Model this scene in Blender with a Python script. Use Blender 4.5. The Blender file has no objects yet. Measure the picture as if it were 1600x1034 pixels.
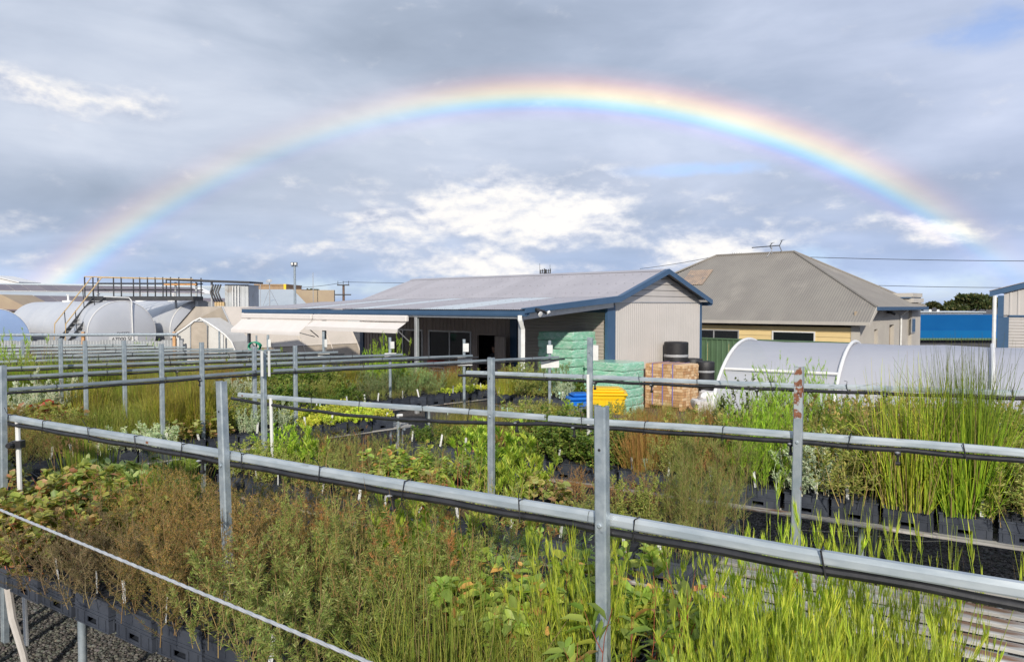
import bpy, math, random
import numpy as np
from mathutils import Vector, Matrix

SC = bpy.context.scene
COL = SC.collection
random.seed(11)
RNG = np.random.default_rng(11)

# ------------------------------------------------------------------ camera
F, CX, CY = 1130.0, 800.0, 517.0
PITCH = math.atan(39.0 / F)
CAMZ = 2.6
cam_d = bpy.data.cameras.new('camera')
cam_d.sensor_width = 36.0
cam_d.lens = F / 1600.0 * 36.0
cam_d.clip_start = 0.05
cam_d.clip_end = 40000.0
cam = bpy.data.objects.new('camera', cam_d)
COL.objects.link(cam)
cam.location = (0, 0, CAMZ)
cam.rotation_euler = (math.pi / 2 - PITCH, 0, 0)
SC.camera = cam

# ------------------------------------------------------------------ view
SC.view_settings.view_transform = 'Standard'
SC.view_settings.look = 'None'
SC.view_settings.gamma = 1.0
SC.view_settings.exposure = 0.80
SC.view_settings.use_curve_mapping = False

# ------------------------------------------------------------------ sun
SUN_AZ, SUN_EL = math.radians(1.75), math.radians(27.0)     # light travels towards this azimuth (from +Y)
sd = bpy.data.lights.new('sun', 'SUN')
sd.energy = 2.4
sd.angle = math.radians(1.6)
sd.color = (1.0, 0.92, 0.80)
sun = bpy.data.objects.new('sun', sd)
COL.objects.link(sun)
ld = Vector((math.sin(SUN_AZ) * math.cos(SUN_EL), math.cos(SUN_AZ) * math.cos(SUN_EL), -math.sin(SUN_EL)))
sun.rotation_euler = ld.to_track_quat('-Z', 'Y').to_euler()
sun.location = (0, -20, 30)


# ------------------------------------------------------------------ node helper
class NT:
    def __init__(self, nt):
        self.nt = nt
        self.n = nt.nodes
        self.l = nt.links

    def new(self, t, **kw):
        nd = self.n.new(t)
        for k, v in kw.items():
            setattr(nd, k, v)
        return nd

    def put(self, sock, v):
        if v is None:
            return
        if hasattr(v, 'is_linked') or isinstance(v, bpy.types.NodeSocket):
            self.l.new(v, sock)
        else:
            if sock.type == 'RGBA' and len(v) == 3:
                v = (*v, 1.0)
            sock.default_value = v

    def math(self, op, a, b=None, c=None, clamp=False):
        nd = self.new('ShaderNodeMath', operation=op, use_clamp=clamp)
        self.put(nd.inputs[0], a); self.put(nd.inputs[1], b); self.put(nd.inputs[2], c)
        return nd.outputs[0]

    def vmath(self, op, a, b=None, s=None):
        nd = self.new('ShaderNodeVectorMath', operation=op)
        self.put(nd.inputs[0], a); self.put(nd.inputs[1], b)
        if s is not None:
            self.put(nd.inputs['Scale'], s)
        return nd.outputs['Value'] if op in ('DOT_PRODUCT', 'LENGTH') else nd.outputs[0]

    def noise(self, vec, scale, detail=4, rough=0.55, dist=0.0):
        nd = self.new('ShaderNodeTexNoise')
        self.put(nd.inputs['Vector'], vec)
        nd.inputs['Scale'].default_value = scale
        nd.inputs['Detail'].default_value = detail
        nd.inputs['Roughness'].default_value = rough
        nd.inputs['Distortion'].default_value = dist
        return nd.outputs[0]

    def ramp(self, fac, stops, interp='LINEAR'):
        nd = self.new('ShaderNodeValToRGB')
        cr = nd.color_ramp
        cr.interpolation = interp
        while len(cr.elements) > 1:
            cr.elements.remove(cr.elements[-1])
        first = True
        for p, c in stops:
            if not hasattr(c, '__len__'):
                c = (c, c, c)
            e = cr.elements[0] if first else cr.elements.new(p)
            e.position = p
            e.color = (*c, 1.0) if len(c) == 3 else c
            first = False
        self.put(nd.inputs[0], fac)
        return nd.outputs[0]

    def mix(self, fac, a, b, mode='MIX'):
        nd = self.new('ShaderNodeMix', data_type='RGBA', blend_type=mode)
        self.put(nd.inputs[0], fac); self.put(nd.inputs[6], a); self.put(nd.inputs[7], b)
        return nd.outputs[2]

    def maprange(self, v, a, b, c=0.0, d=1.0, smooth=True):
        nd = self.new('ShaderNodeMapRange')
        nd.interpolation_type = 'SMOOTHSTEP' if smooth else 'LINEAR'
        nd.clamp = True if not smooth else nd.clamp
        self.put(nd.inputs[0], v)
        for i, x in enumerate((a, b, c, d)):
            nd.inputs[i + 1].default_value = x
        return nd.outputs[0]

    def comb(self, x, y, z):
        nd = self.new('ShaderNodeCombineXYZ')
        self.put(nd.inputs[0], x); self.put(nd.inputs[1], y); self.put(nd.inputs[2], z)
        return nd.outputs[0]

    def sep(self, v):
        nd = self.new('ShaderNodeSeparateXYZ')
        self.put(nd.inputs[0], v)
        return nd.outputs


# ------------------------------------------------------------------ world: sky, clouds, rainbow (all functions of direction)
wd = bpy.data.worlds.new('World')
SC.world = wd
wd.use_nodes = True
w = NT(wd.node_tree)
w.n.clear()
tc = w.new('ShaderNodeTexCoord')
D = tc.outputs['Generated']
dx, dy, dz = w.sep(D)
sky = w.new('ShaderNodeTexSky', sky_type='NISHITA')
sky.sun_disc = False
sky.sun_elevation = SUN_EL
sky.sun_rotation = math.radians(180 + 1.75)
sky.air_density = 1.0
sky.dust_density = 0.6
bg_sky = w.new('ShaderNodeBackground')
w.put(bg_sky.inputs[0], w.mix(1.0, sky.outputs[0], (0.72, 0.83, 1.12), 'MULTIPLY'))
bg_sky.inputs[1].default_value = 0.09

az = w.math('MULTIPLY', w.math('ARCTAN2', dx, dy), 57.29578)       # degrees, 0 = ahead
el = w.math('MULTIPLY', w.math('ARCSINE', dz), 57.29578)
zz = w.math('ADD', w.math('MAXIMUM', dz, 0.0), 0.16)
q = w.comb(w.math('DIVIDE', dx, zz), w.math('DIVIDE', dy, zz), 0.0)    # cloud-deck plane
nbig = w.noise(w.vmath('ADD', q, (3.1, 1.7, 0.0)), 0.62, 5, 0.5, 0.5)
nmed = w.noise(w.vmath('ADD', q, (9.3, 4.1, 2.0)), 1.5, 5, 0.52, 0.3)
ae = w.comb(w.math('MULTIPLY', az, 0.10), w.math('MULTIPLY', el, 0.24), 0.0)
nfine = w.noise(w.vmath('ADD', ae, (2.0, 5.0, 1.0)), 1.2, 9, 0.6, 0.3)
nband = w.noise(w.comb(w.math('MULTIPLY', az, 0.035), w.math('MULTIPLY', el, 0.20), 0.7), 1.3, 5, 0.55, 0.4)


def pxdir(px, py):
    u, v = (px - CX) / F, (CY - py) / F
    d = Vector((u, math.cos(PITCH) + v * math.sin(PITCH), -math.sin(PITCH) + v * math.cos(PITCH))).normalized()
    return math.degrees(math.atan2(d.x, d.y)), math.degrees(math.asin(d.z))


def blob(px, py, sa, se, amp):
    a, e = pxdir(px, py)
    qa = w.math('POWER', w.math('DIVIDE', w.math('SUBTRACT', az, a), sa), 2.0)
    qe = w.math('POWER', w.math('DIVIDE', w.math('SUBTRACT', el, e), se), 2.0)
    return w.math('MULTIPLY', w.math('EXPONENT', w.math('MULTIPLY', w.math('ADD', qa, qe), -1.0)), amp)


def total(bl):
    s = bl[0]
    for b in bl[1:]:
        s = w.math('ADD', s, b)
    return s


nmot = w.noise(w.vmath('ADD', w.comb(w.math('MULTIPLY', az, 0.055), w.math('MULTIPLY', el, 0.13), 0.0), (1.0, 8.0, 3.0)), 1.15, 5, 0.52, 0.3)
tone = w.math('ADD', w.math('MULTIPLY', nbig, 0.30), w.math('ADD', w.math('MULTIPLY', nmed, 0.25), w.math('ADD', w.math('MULTIPLY', nband, 0.25), w.math('MULTIPLY', nmot, 0.55))))
light = total([blob(230, 195, 17, 4.5, 0.13), blob(80, 30, 16, 4, 0.06), blob(860, 235, 22, 3.0, 0.12),
               blob(520, 60, 12, 6, -0.03), blob(880, 70, 15, 5, -0.13), blob(230, 305, 15, 3.0, -0.13),
               blob(1240, 320, 16, 3.5, -0.09), blob(650, 290, 12, 3.0, -0.05), blob(1450, 150, 14, 7, 0.06),
               blob(1330, 160, 10, 3, -0.08), blob(640, 385, 14, 2.0, 0.02), blob(420, 250, 9, 3, -0.04)])
tone = w.math('ADD', tone, light)
deck = w.ramp(w.maprange(tone, 0.42, 0.96, 0, 1, False),
              [(0.0, (0.196, 0.234, 0.300)), (0.33, (0.255, 0.297, 0.372)), (0.60, (0.335, 0.374, 0.45)), (1.0, (0.465, 0.495, 0.555))])
# lavender towards the right, blue towards the horizon
lav = w.maprange(az, -10, 38, 0, 1, False)
deck = w.mix(w.math('MULTIPLY', lav, 0.30), deck, w.mix(1.0, deck, (0.93, 0.98, 1.24), 'MULTIPLY'))
low = w.maprange(el, 0.0, 9.0, 1.0, 0.0)
deck = w.mix(w.math('MULTIPLY', low, 0.75), deck, w.mix(1.0, deck, (0.90, 1.03, 1.22), 'MULTIPLY'))
# white cumulus: billowing tops, greyer undersides
ncu = w.noise(w.vmath('ADD', w.comb(w.math('MULTIPLY', az, 0.19), w.math('MULTIPLY', el, 0.36), 0.0), (7.0, 2.0, 4.0)), 1.25, 12, 0.58, 0.1)
ncu2 = w.noise(w.vmath('ADD', w.comb(w.math('MULTIPLY', az, 0.19), w.math('MULTIPLY', w.math('ADD', el, 0.5), 0.36), 0.0), (7.0, 2.0, 4.0)), 1.25, 12, 0.58, 0.1)
wh = total([blob(820, 345, 15, 3.8, 0.20), blob(860, 400, 12, 1.6, 0.08), blob(1120, 395, 4, 1.6, .10), blob(80, 150, 7, 2, .06), blob(840, 325, 10, 2.1, 0.25), blob(690, 338, 6, 1.5, 0.15), blob(860, 352, 7, 1.3, 0.16), blob(1110, 388, 3.0, 1.0, 0.30),
            blob(1150, 420, 4, 1.3, 0.20), blob(85, 140, 6.0, 1.5, 0.22), blob(1478, 363, 2.6, 0.8, 0.26), blob(1360, 352, 7, 1.0, 0.15),
            blob(720, 415, 4, 0.8, 0.20), blob(35, 350, 5, 1.1, 0.14), blob(565, 343, 2.5, 0.8, 0.18), blob(60, 405, 9, 0.9, 0.10),
            blob(790, 418, 5, .9, .20), blob(400, 418, 4, .8, .14), blob(1310, 425, 4, 1.2, 0.06), blob(990, 470, 14, 2.0, 0.08), blob(1120, 320, 10, 1.2, .06), blob(470, 390, 8, .7, .08)])
dark = total([blob(760, 372, 4, .7, .12), blob(900, 405, 6, .6, .14), blob(880, 374, 3.2, 0.8, 0.15), blob(1010, 335, 6, 1.1, 0.26), blob(965, 392, 3.5, 0.7, 0.14), blob(620, 318, 4.5, 0.6, 0.10), blob(700, 300, 6, .7, .06)])
hump = w.math('SUBTRACT', w.math('ADD', w.math('ADD', w.math('MULTIPLY', ncu, 0.72), 0.125), w.math('MULTIPLY', wh, 1.12)), dark)
relief = w.math('MULTIPLY', w.math('SUBTRACT', ncu, ncu2), 3.4)
wmask = w.maprange(hump, 0.52, 0.86, 0, 1)
wsh = w.math('ADD', w.maprange(hump, 0.58, 1.0, 0.1, 1, False), relief)
wcol = w.ramp(wsh, [(0, (0.29, 0.32, 0.395)), (0.3, (0.385, 0.405, 0.465)), (0.62, (0.48, 0.485, 0.51)), (1, (0.575, 0.56, 0.545))])
cloud = w.mix(wmask, deck, wcol)
bg_c = w.new('ShaderNodeBackground')
w.put(bg_c.inputs[0], cloud)
bg_c.inputs[1].default_value = 1.0
# gaps where blue sky shows
gap = total([blob(1040, 268, 5.0, 0.75, 0.30), blob(1150, 262, 3.5, .7, .25), blob(1520, 55, 9, 1.4, 0.20), blob(1450, 445, 6, 1.7, 0.34), blob(1260, 405, 3, 1.3, 0.28),
             blob(150, 440, 9, 1.6, 0.16), blob(560, 455, 10, 1.0, 0.24), blob(1590, 20, 5, 2, 0.18), blob(490, 430, 8, 1.4, 0.10), blob(740, 290, 2.5, .6, .2)])
gmask = w.maprange(w.math('ADD', gap, w.math('MULTIPLY', ncu, 0.55)), 0.40, 0.72, 0.0, 0.62)
gmask = w.math('MULTIPLY', gmask, w.math('SUBTRACT', 1.0, wmask, None, True))
mixs = w.new('ShaderNodeMixShader')
w.put(mixs.inputs[0], gmask)
w.l.new(bg_c.outputs[0], mixs.inputs[1])
w.l.new(bg_sky.outputs[0], mixs.inputs[2])
# rainbow: rings about the antisolar point
ba, be = math.radians(1.75), math.radians(-28.0)
anti = (math.sin(ba) * math.cos(be), math.cos(ba) * math.cos(be), math.sin(be))
ang = w.math('MULTIPLY', w.math('ARCCOSINE', w.vmath('DOT_PRODUCT', D, anti)), 57.29578)
bow = w.ramp(w.maprange(ang, 40.0, 47.0, 0, 1, False),
             [(0.0, (0.02, 0.022, 0.025)), (0.30, (0.03, 0.034, 0.04)), (0.40, (0.06, 0.036, 0.10)), (0.445, (0.02, 0.05, 0.19)), (0.485, (0.00, 0.14, 0.235)),
              (0.525, (0.08, 0.215, 0.20)), (0.565, (0.23, 0.25, 0.09)), (0.61, (0.33, 0.235, 0.03)), (0.67, (0.30, 0.145, -0.02)), (0.74, (0.16, 0.045, -0.03)), (0.82, (0.045, 0.01, -0.01)), (0.93, (0.0, 0.0, 0.0))])
along = w.ramp(w.maprange(az, -40, 40, 0, 1, False),
               [(0.05, 0.32), (0.11, 0.52), (0.18, 0.29), (0.28, 0.20), (0.37, 0.32), (0.48, 0.82), (0.58, 1.0), (0.72, 1.0), (0.80, 0.90), (0.86, 0.50), (0.91, 0.20), (0.97, 0.05)])
bg_b = w.new('ShaderNodeBackground')
w.put(bg_b.inputs[0], w.mix(1.0, bow, along, 'MULTIPLY'))
w.put(bg_b.inputs[1], w.math('ADD', 0.62, w.math('MULTIPLY', nmot, 0.55)))
adds = w.new('ShaderNodeAddShader')
w.l.new(mixs.outputs[0], adds.inputs[0])
w.l.new(bg_b.outputs[0], adds.inputs[1])
wo = w.new('ShaderNodeOutputWorld')
w.l.new(adds.outputs[0], wo.inputs[0])


# ------------------------------------------------------------------ pixel <-> world
def ray(px, py):
    u, v = (px - CX) / F, (CY - py) / F
    return Vector((u, math.cos(PITCH) + v * math.sin(PITCH), -math.sin(PITCH) + v * math.cos(PITCH)))


def at_z(px, py, z):
    r = ray(px, py)
    t = (z - CAMZ) / r.z
    return Vector((0, 0, CAMZ)) + r * t


def at_d(px, py, d):
    r = ray(px, py)
    return Vector((0, 0, CAMZ)) + r * (d / r.y)


def to_px(p):
    p = Vector(p) - Vector((0, 0, CAMZ))
    c, s = math.cos(PITCH), math.sin(PITCH)
    f = p.y * c - p.z * s
    u = p.y * s + p.z * c
    return CX + F * p.x / f, CY - F * u / f


# ------------------------------------------------------------------ tagging
def tag(o, label=None, cat=None, group=None, kind=None):
    if label: o['label'] = label
    if cat: o['category'] = cat
    if group: o['group'] = group
    if kind: o['kind'] = kind
    return o


def empty(name, loc=(0, 0, 0), rz=0.0, label=None, cat=None, group=None):
    o = bpy.data.objects.new(name, None)
    o.empty_display_size = 0.1
    COL.objects.link(o)
    o.location = loc
    o.rotation_euler = (0, 0, rz)
    return tag(o, label, cat, group)


def put(name, me, parent=None, loc=None, rot=None):
    o = bpy.data.objects.new(name, me)
    COL.objects.link(o)
    if parent is not None:
        o.parent = parent
    if loc is not None: o.location = loc
    if rot is not None: o.rotation_euler = rot
    return o


def copy_obj(o, parent=None):
    c = o.copy()
    COL.objects.link(c)
    if parent is not None:
        c.parent = parent
    return c


def copy_tree(o, parent=None):
    c = copy_obj(o, parent)
    for ch in list(o.children):
        copy_tree(ch, c)
    return c


# ------------------------------------------------------------------ mesh builder
class MB:
    def __init__(self):
        self.v, self.f, self.c, self.fm = [], [], [], []
        self.cur = 0

    def face(self, idx):
        self.f.append(tuple(idx)); self.fm.append(self.cur)

    def box(self, x0, x1, y0, y1, z0, z1, M=None):
        i = len(self.v)
        for z in (z0, z1):
            for (x, y) in ((x0, y0), (x1, y0), (x1, y1), (x0, y1)):
                p = Vector((x, y, z))
                self.v.append(M @ p if M is not None else p)
        for q_ in ((3, 2, 1, 0), (4, 5, 6, 7), (0, 1, 5, 4), (1, 2, 6, 5), (2, 3, 7, 6), (3, 0, 4, 7)):
            self.face([i + k for k in q_])
        return self

    def cbox(self, c, s, rz=0.0):
        M = Matrix.Translation(c) @ Matrix.Rotation(rz, 4, 'Z')
        return self.box(-s[0] / 2, s[0] / 2, -s[1] / 2, s[1] / 2, -s[2] / 2, s[2] / 2, M)

    def bbox(self, x0, x1, y0, y1, z0, z1, b=0.01, M=None):
        """box with chamfered vertical and horizontal edges"""
        i = len(self.v)
        rings = [(z0, b), (z0 + b, 0), (z1 - b, 0), (z1, b)]
        for z, d in rings:
            for (x, y) in ((x0 + b, y0 + d), (x1 - b, y0 + d), (x1 - d, y0 + b), (x1 - d, y1 - b),
                           (x1 - b, y1 - d), (x0 + b, y1 - d), (x0 + d, y1 - b), (x0 + d, y0 + b)):
                p = Vector((x, y, z))
                self.v.append(M @ p if M is not None else p)
        for r in range(3):
            for k in range(8):
                self.face([i + r * 8 + k, i + r * 8 + (k + 1) % 8, i + (r + 1) * 8 + (k + 1) % 8, i + (r + 1) * 8 + k])
        self.face([i + k for k in range(7, -1, -1)])
        self.face([i + 24 + k for k in range(8)])
        return self

    def tube(self, pts, r, n=8, cap=True):
        pts = [Vector(p) for p in pts]
        rs = r if hasattr(r, '__len__') else [r] * len(pts)
        i = len(self.v)
        for k, p in enumerate(pts):
            t = (pts[min(k + 1, len(pts) - 1)] - pts[max(k - 1, 0)]).normalized()
            a = t.cross(Vector((0, 0, 1)))
            if a.length < 1e-3:
                a = t.cross(Vector((1, 0, 0)))
            a.normalize()
            b = t.cross(a)
            for j in range(n):
                th = 2 * math.pi * j / n
                self.v.append(p + (a * math.cos(th) + b * math.sin(th)) * rs[k])
        for k in range(len(pts) - 1):
            for j in range(n):
                self.face([i + k * n + j, i + (k + 1) * n + j, i + (k + 1) * n + (j + 1) % n, i + k * n + (j + 1) % n])
        if cap:
            self.face([i + j for j in range(n)])
            self.face([i + (len(pts) - 1) * n + j for j in range(n - 1, -1, -1)])
        return self

    def lathe(self, prof, n=24, M=None, cap=True):
        """prof: list of (r, z)"""
        i = len(self.v)
        for (r, z) in prof:
            for j in range(n):
                th = 2 * math.pi * j / n
                p = Vector((r * math.cos(th), r * math.sin(th), z))
                self.v.append(M @ p if M is not None else p)
        for k in range(len(prof) - 1):
            for j in range(n):
                self.face([i + k * n + j, i + k * n + (j + 1) % n, i + (k + 1) * n + (j + 1) % n, i + (k + 1) * n + j])
        if cap:
            self.face([i + j for j in range(n - 1, -1, -1)])
            self.face([i + (len(prof) - 1) * n + j for j in range(n)])
        return self

    def poly(self, pts):
        i = len(self.v)
        self.v += [Vector(p) for p in pts]
        self.face(range(i, i + len(pts)))
        return self

    def slab(self, pts, off):
        """polygon pts extruded by vector off"""
        n = len(pts)
        i = len(self.v)
        off = Vector(off)
        self.v += [Vector(p) for p in pts] + [Vector(p) + off for p in pts]
        self.face([i + k for k in range(n)])
        self.face([i + n + k for k in range(n - 1, -1, -1)])
        for k in range(n):
            self.face([i + k, i + n + k, i + n + (k + 1) % n, i + (k + 1) % n])
        return self

    def sweep(self, prof, p0, p1, up=(0, 0, 1), closed=True, segs=1, wob=None):
        """2D profile (side, up) swept from p0 to p1; side = dir x up"""
        p0, p1 = Vector(p0), Vector(p1)
        t = (p1 - p0).normalized()
        up = Vector(up)
        sd_ = t.cross(up).normalized()
        u2 = sd_.cross(t).normalized()
        n = len(prof)
        i = len(self.v)
        for k in range(segs + 1):
            c = p0.lerp(p1, k / segs)
            if wob: c = c + wob(k / segs)
            for (a, b) in prof:
                self.v.append(c + sd_ * a + u2 * b)
        m = n if closed else n - 1
        for k in range(segs):
            for j in range(m):
                self.face([i + k * n + j, i + k * n + (j + 1) % n, i + (k + 1) * n + (j + 1) % n, i + (k + 1) * n + j])
        if closed:
            self.face([i + j for j in range(n - 1, -1, -1)])
            self.face([i + segs * n + j for j in range(n)])
        return self

    def corr(self, o, ud, vd, ulen, v0, v1, pitch=0.1, amp=0.012, style='sine', u0=0.0, vseg=1, thick=0.0):
        """corrugated sheet; v0 / v1 are numbers or functions of u"""
        o, ud, vd = Vector(o), Vector(ud).normalized(), Vector(vd).normalized()
        nm = ud.cross(vd).normalized()
        us = []
        if style == 'sine':
            k = max(2, int(round(ulen / pitch * 6)))
            us = [(ulen * j / k, amp * math.sin(2 * math.pi * (u0 + ulen * j / k) / pitch)) for j in range(k + 1)]
        else:            # trapezoidal rib: flat pan with a narrow rib
            x = 0.0
            while x < ulen - 1e-6:
                for fx, h in ((0.0, 0), (0.62, 0), (0.70, 1), (0.88, 1), (0.96, 0)):
                    if x + fx * pitch <= ulen: us.append((x + fx * pitch, h * amp))
                x += pitch
            us.append((ulen, 0))
        f0 = v0 if callable(v0) else (lambda u: v0)
        f1 = v1 if callable(v1) else (lambda u: v1)
        i = len(self.v)
        nv = vseg + 1
        for (u, h) in us:
            for s_ in range(nv):
                vv = f0(u0 + u) + (f1(u0 + u) - f0(u0 + u)) * s_ / vseg
                self.v.append(o + ud * (u0 + u) + vd * vv + nm * h)
        for k in range(len(us) - 1):
            for s_ in range(vseg):
                a = i + k * nv + s_
                self.face([a, a + nv, a + nv + 1, a + 1])
        return self

    def mesh(self, name, mats, smooth=False):
        me = bpy.data.meshes.new(name)
        me.from_pydata([tuple(p) for p in self.v], [], self.f)
        if not isinstance(mats, (list, tuple)): mats = [mats]
        for m in mats: me.materials.append(m)
        if len(mats) > 1:
            me.polygons.foreach_set('material_index', self.fm)
        if smooth:
            me.polygons.foreach_set('use_smooth', [True] * len(me.polygons))
            try:
                me.set_sharp_from_angle(angle=math.radians(40))
            except Exception:
                pass
        me.update()
        return me

    def build(self, name, mats, parent=None, loc=None, smooth=False):
        return put(name, self.mesh(name, mats, smooth), parent, loc)


# ------------------------------------------------------------------ materials
def mk(name, c1, c2=None, scale=4.0, rough=0.6, metal=0.0, bump=0.0, bscale=30.0, c3=None, s3=1.2, t3=0.62, stretch=None,
       rvar=0.12, trans=0.0, spec=0.5, alpha=None, coat=0.0, w3=0.05, objvar=0.0):
    m = bpy.data.materials.new(name)
    m.use_nodes = True
    t = NT(m.node_tree)
    t.n.clear()
    out = t.new('ShaderNodeOutputMaterial')
    bs = t.new('ShaderNodeBsdfPrincipled')
    t.l.new(bs.outputs[0], out.inputs[0])
    tcn = t.new('ShaderNodeTexCoord')
    co = tcn.outputs['Object']
    if stretch: co = t.vmath('MULTIPLY', co, stretch)
    col = c1
    n1 = t.noise(co, scale, 6, 0.6)
    if c2 is not None:
        col = t.mix(t.maprange(n1, 0.35, 0.65), c1, c2)
    if c3 is not None:
        n3 = t.noise(co, s3, 7, 0.62)
        col = t.mix(t.maprange(n3, t3, t3 + w3), col, c3)
    if objvar:
        oi = t.new('ShaderNodeObjectInfo')
        f = t.math('ADD', t.math('MULTIPLY', oi.outputs['Random'], objvar * 2), 1 - objvar)
        col = t.mix(1.0, col, t.comb(f, f, f), 'MULTIPLY')
    t.put(bs.inputs['Base Color'], col)
    nr = t.noise(co, scale * 2.3, 3, 0.5)
    t.put(bs.inputs['Roughness'], t.math('ADD', rough - rvar / 2, t.math('MULTIPLY', nr, rvar)))
    bs.inputs['Metallic'].default_value = metal
    bs.inputs['Specular IOR Level'].default_value = spec
    bs.inputs['Coat Weight'].default_value = coat
    if trans: bs.inputs['Transmission Weight'].default_value = trans
    if alpha: bs.inputs['Alpha'].default_value = alpha
    if bump:
        b = t.new('ShaderNodeBump')
        b.inputs['Strength'].default_value = 1.0
        b.inputs['Distance'].default_value = bump
        t.put(b.inputs['Height'], t.noise(co, bscale, 5, 0.6))
        t.l.new(b.outputs[0], bs.inputs['Normal'])
    return m


M = {}
M['galv'] = mk('galvanised_steel', (0.27, 0.325, 0.37), (0.40, 0.455, 0.49), 14, 0.42, 0.35, 0.0006, 60, (0.20, 0.24, 0.275), 22, 0.60, rvar=0.25, w3=0.12)
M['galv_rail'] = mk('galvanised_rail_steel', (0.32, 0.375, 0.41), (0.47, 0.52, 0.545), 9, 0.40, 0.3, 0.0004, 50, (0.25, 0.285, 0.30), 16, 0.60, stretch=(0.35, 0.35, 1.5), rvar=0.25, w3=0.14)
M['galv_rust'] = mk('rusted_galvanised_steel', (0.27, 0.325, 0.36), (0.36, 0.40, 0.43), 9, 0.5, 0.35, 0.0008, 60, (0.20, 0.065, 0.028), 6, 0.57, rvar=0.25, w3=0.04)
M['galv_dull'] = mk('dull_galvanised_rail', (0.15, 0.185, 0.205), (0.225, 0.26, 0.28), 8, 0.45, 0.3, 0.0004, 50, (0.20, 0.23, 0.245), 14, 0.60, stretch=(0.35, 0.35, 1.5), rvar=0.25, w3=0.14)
M['rust'] = mk('rust', (0.14, 0.055, 0.03), (0.22, 0.10, 0.055), 30, 0.85, 0.0, 0.001, 80)
M['rust_mix'] = mk('patchy_rust', (0.15, 0.055, 0.03), (0.24, 0.10, 0.05), 30, 0.85, 0.0, 0.001, 80, (0.36, 0.40, 0.42), 16, 0.49, w3=0.05)
M['slat'] = mk('weathered_bench_slat', (0.50, 0.485, 0.45), (0.27, 0.26, 0.245), 3, 0.6, 0.15, 0.0012, 40, (0.20, 0.11, 0.065), 2.2, 0.50, stretch=(0.6, 3.0, 3.0), rvar=0.3, w3=0.12, objvar=0.25)
M['pipe'] = mk('black_poly_pipe', (0.016, 0.017, 0.02), (0.03, 0.03, 0.034), 12, 0.42, 0, 0.0005, 40)
M['black'] = mk('black_plastic', (0.014, 0.014, 0.016), (0.025, 0.025, 0.028), 10, 0.45)
M['crate'] = mk('black_crate_plastic', (0.030, 0.036, 0.050), (0.052, 0.060, 0.078), 6, 0.42, 0, 0.0008, 25, (0.085, 0.088, 0.09), 5, 0.64, rvar=0.2, objvar=0.3, w3=0.2)
M['pot'] = mk('black_pot_plastic', (0.02, 0.023, 0.03), (0.035, 0.04, 0.05), 12, 0.4, objvar=0.2)
M['soil'] = mk('potting_mix', (0.035, 0.024, 0.016), (0.07, 0.05, 0.033), 70, 0.95, 0, 0.004, 90)
M['tag'] = mk('white_tag_plastic', (0.72, 0.72, 0.70), (0.62, 0.63, 0.62), 8, 0.45, objvar=0.08)
M['tag_green'] = mk('pale_green_tag_plastic', (0.42, 0.68, 0.60), (0.50, 0.72, 0.66), 8, 0.5)
M['pvc'] = mk('white_pvc', (0.76, 0.77, 0.76), (0.66, 0.66, 0.64), 4, 0.4)
M['roof'] = mk('shed_roof_steel', (0.375, 0.36, 0.385), (0.405, 0.39, 0.415), 0.8, 0.42, 0.15, 0, 20, (0.335, 0.32, 0.34), 1.5, 0.58, rvar=0.15, w3=0.2, objvar=0.05)
M['rooflight'] = mk('translucent_roof_sheet', (0.50, 0.55, 0.585), (0.46, 0.51, 0.555), 1.5, 0.4)
M['blue'] = mk('blue_trim_paint', (0.042, 0.095, 0.18), (0.05, 0.106, 0.198), 2, 0.45, 0.0)
M['wall_grey'] = mk('grey_wall_steel', (0.50, 0.475, 0.45), (0.54, 0.51, 0.485), 1.0, 0.5, 0.1, c3=(0.45, 0.42, 0.39), s3=.9, t3=.6, w3=.25)
M['wall_brown'] = mk('brown_wall_steel', (0.34, 0.28, 0.255), (0.37, 0.305, 0.28), 1.0, 0.55, 0.0)
M['cream'] = mk('cream_awning_fabric', (0.68, 0.64, 0.61), (0.71, 0.67, 0.64), 2, 0.8, c3=(0.66, 0.62, 0.585), s3=1.5, t3=.58, w3=.2)
M['glass'] = mk('dark_window_glass', (0.012, 0.015, 0.018), None, 4, 0.06, 0.0, rvar=0.02, spec=0.6)
M['alu'] = mk('aluminium_frame', (0.52, 0.53, 0.54), (0.46, 0.47, 0.48), 6, 0.4, 0.5)
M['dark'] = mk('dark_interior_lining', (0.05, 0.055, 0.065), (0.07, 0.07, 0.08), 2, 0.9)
M['silver'] = mk('tank_silver_paint', (0.56, 0.58, 0.62), (0.62, 0.635, 0.66), 0.7, 0.36, 0.25, c3=(0.50, 0.515, 0.54), s3=0.9, t3=0.58, w3=0.2, rvar=.1)
M['sky_tint_cap'] = mk('tank_paint_sky_reflection', (0.30, 0.42, 0.66), (0.34, 0.46, 0.68), 0.7, 0.35, 0.1)  # blue sky reflection painted into the end cap's base colour
M['white'] = mk('white_paint', (0.74, 0.74, 0.73), (0.68, 0.68, 0.67), 3, 0.5)
M['gantry'] = mk('black_gantry_steel', (0.028, 0.03, 0.036), (0.045, 0.047, 0.052), 5, 0.5)
M['yellow'] = mk('yellow_handrail_paint', (0.58, 0.42, 0.22), (0.50, 0.36, 0.18), 5, 0.5)
M['orange'] = mk('orange_paint', (0.62, 0.33, 0.13), (0.56, 0.30, 0.12), 5, 0.5)
M['fence'] = mk('corrugated_fence_steel', (0.50, 0.52, 0.54), (0.42, 0.44, 0.45), 1.5, 0.5, 0.3, c3=(0.33, 0.31, 0.29), s3=1.5, t3=.62, w3=.1)
M['solar'] = mk('solar_panel', (0.14, 0.115, 0.135), (0.17, 0.14, 0.155), 0.6, 0.35, 0.0, spec=0.4, objvar=0.12)
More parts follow.
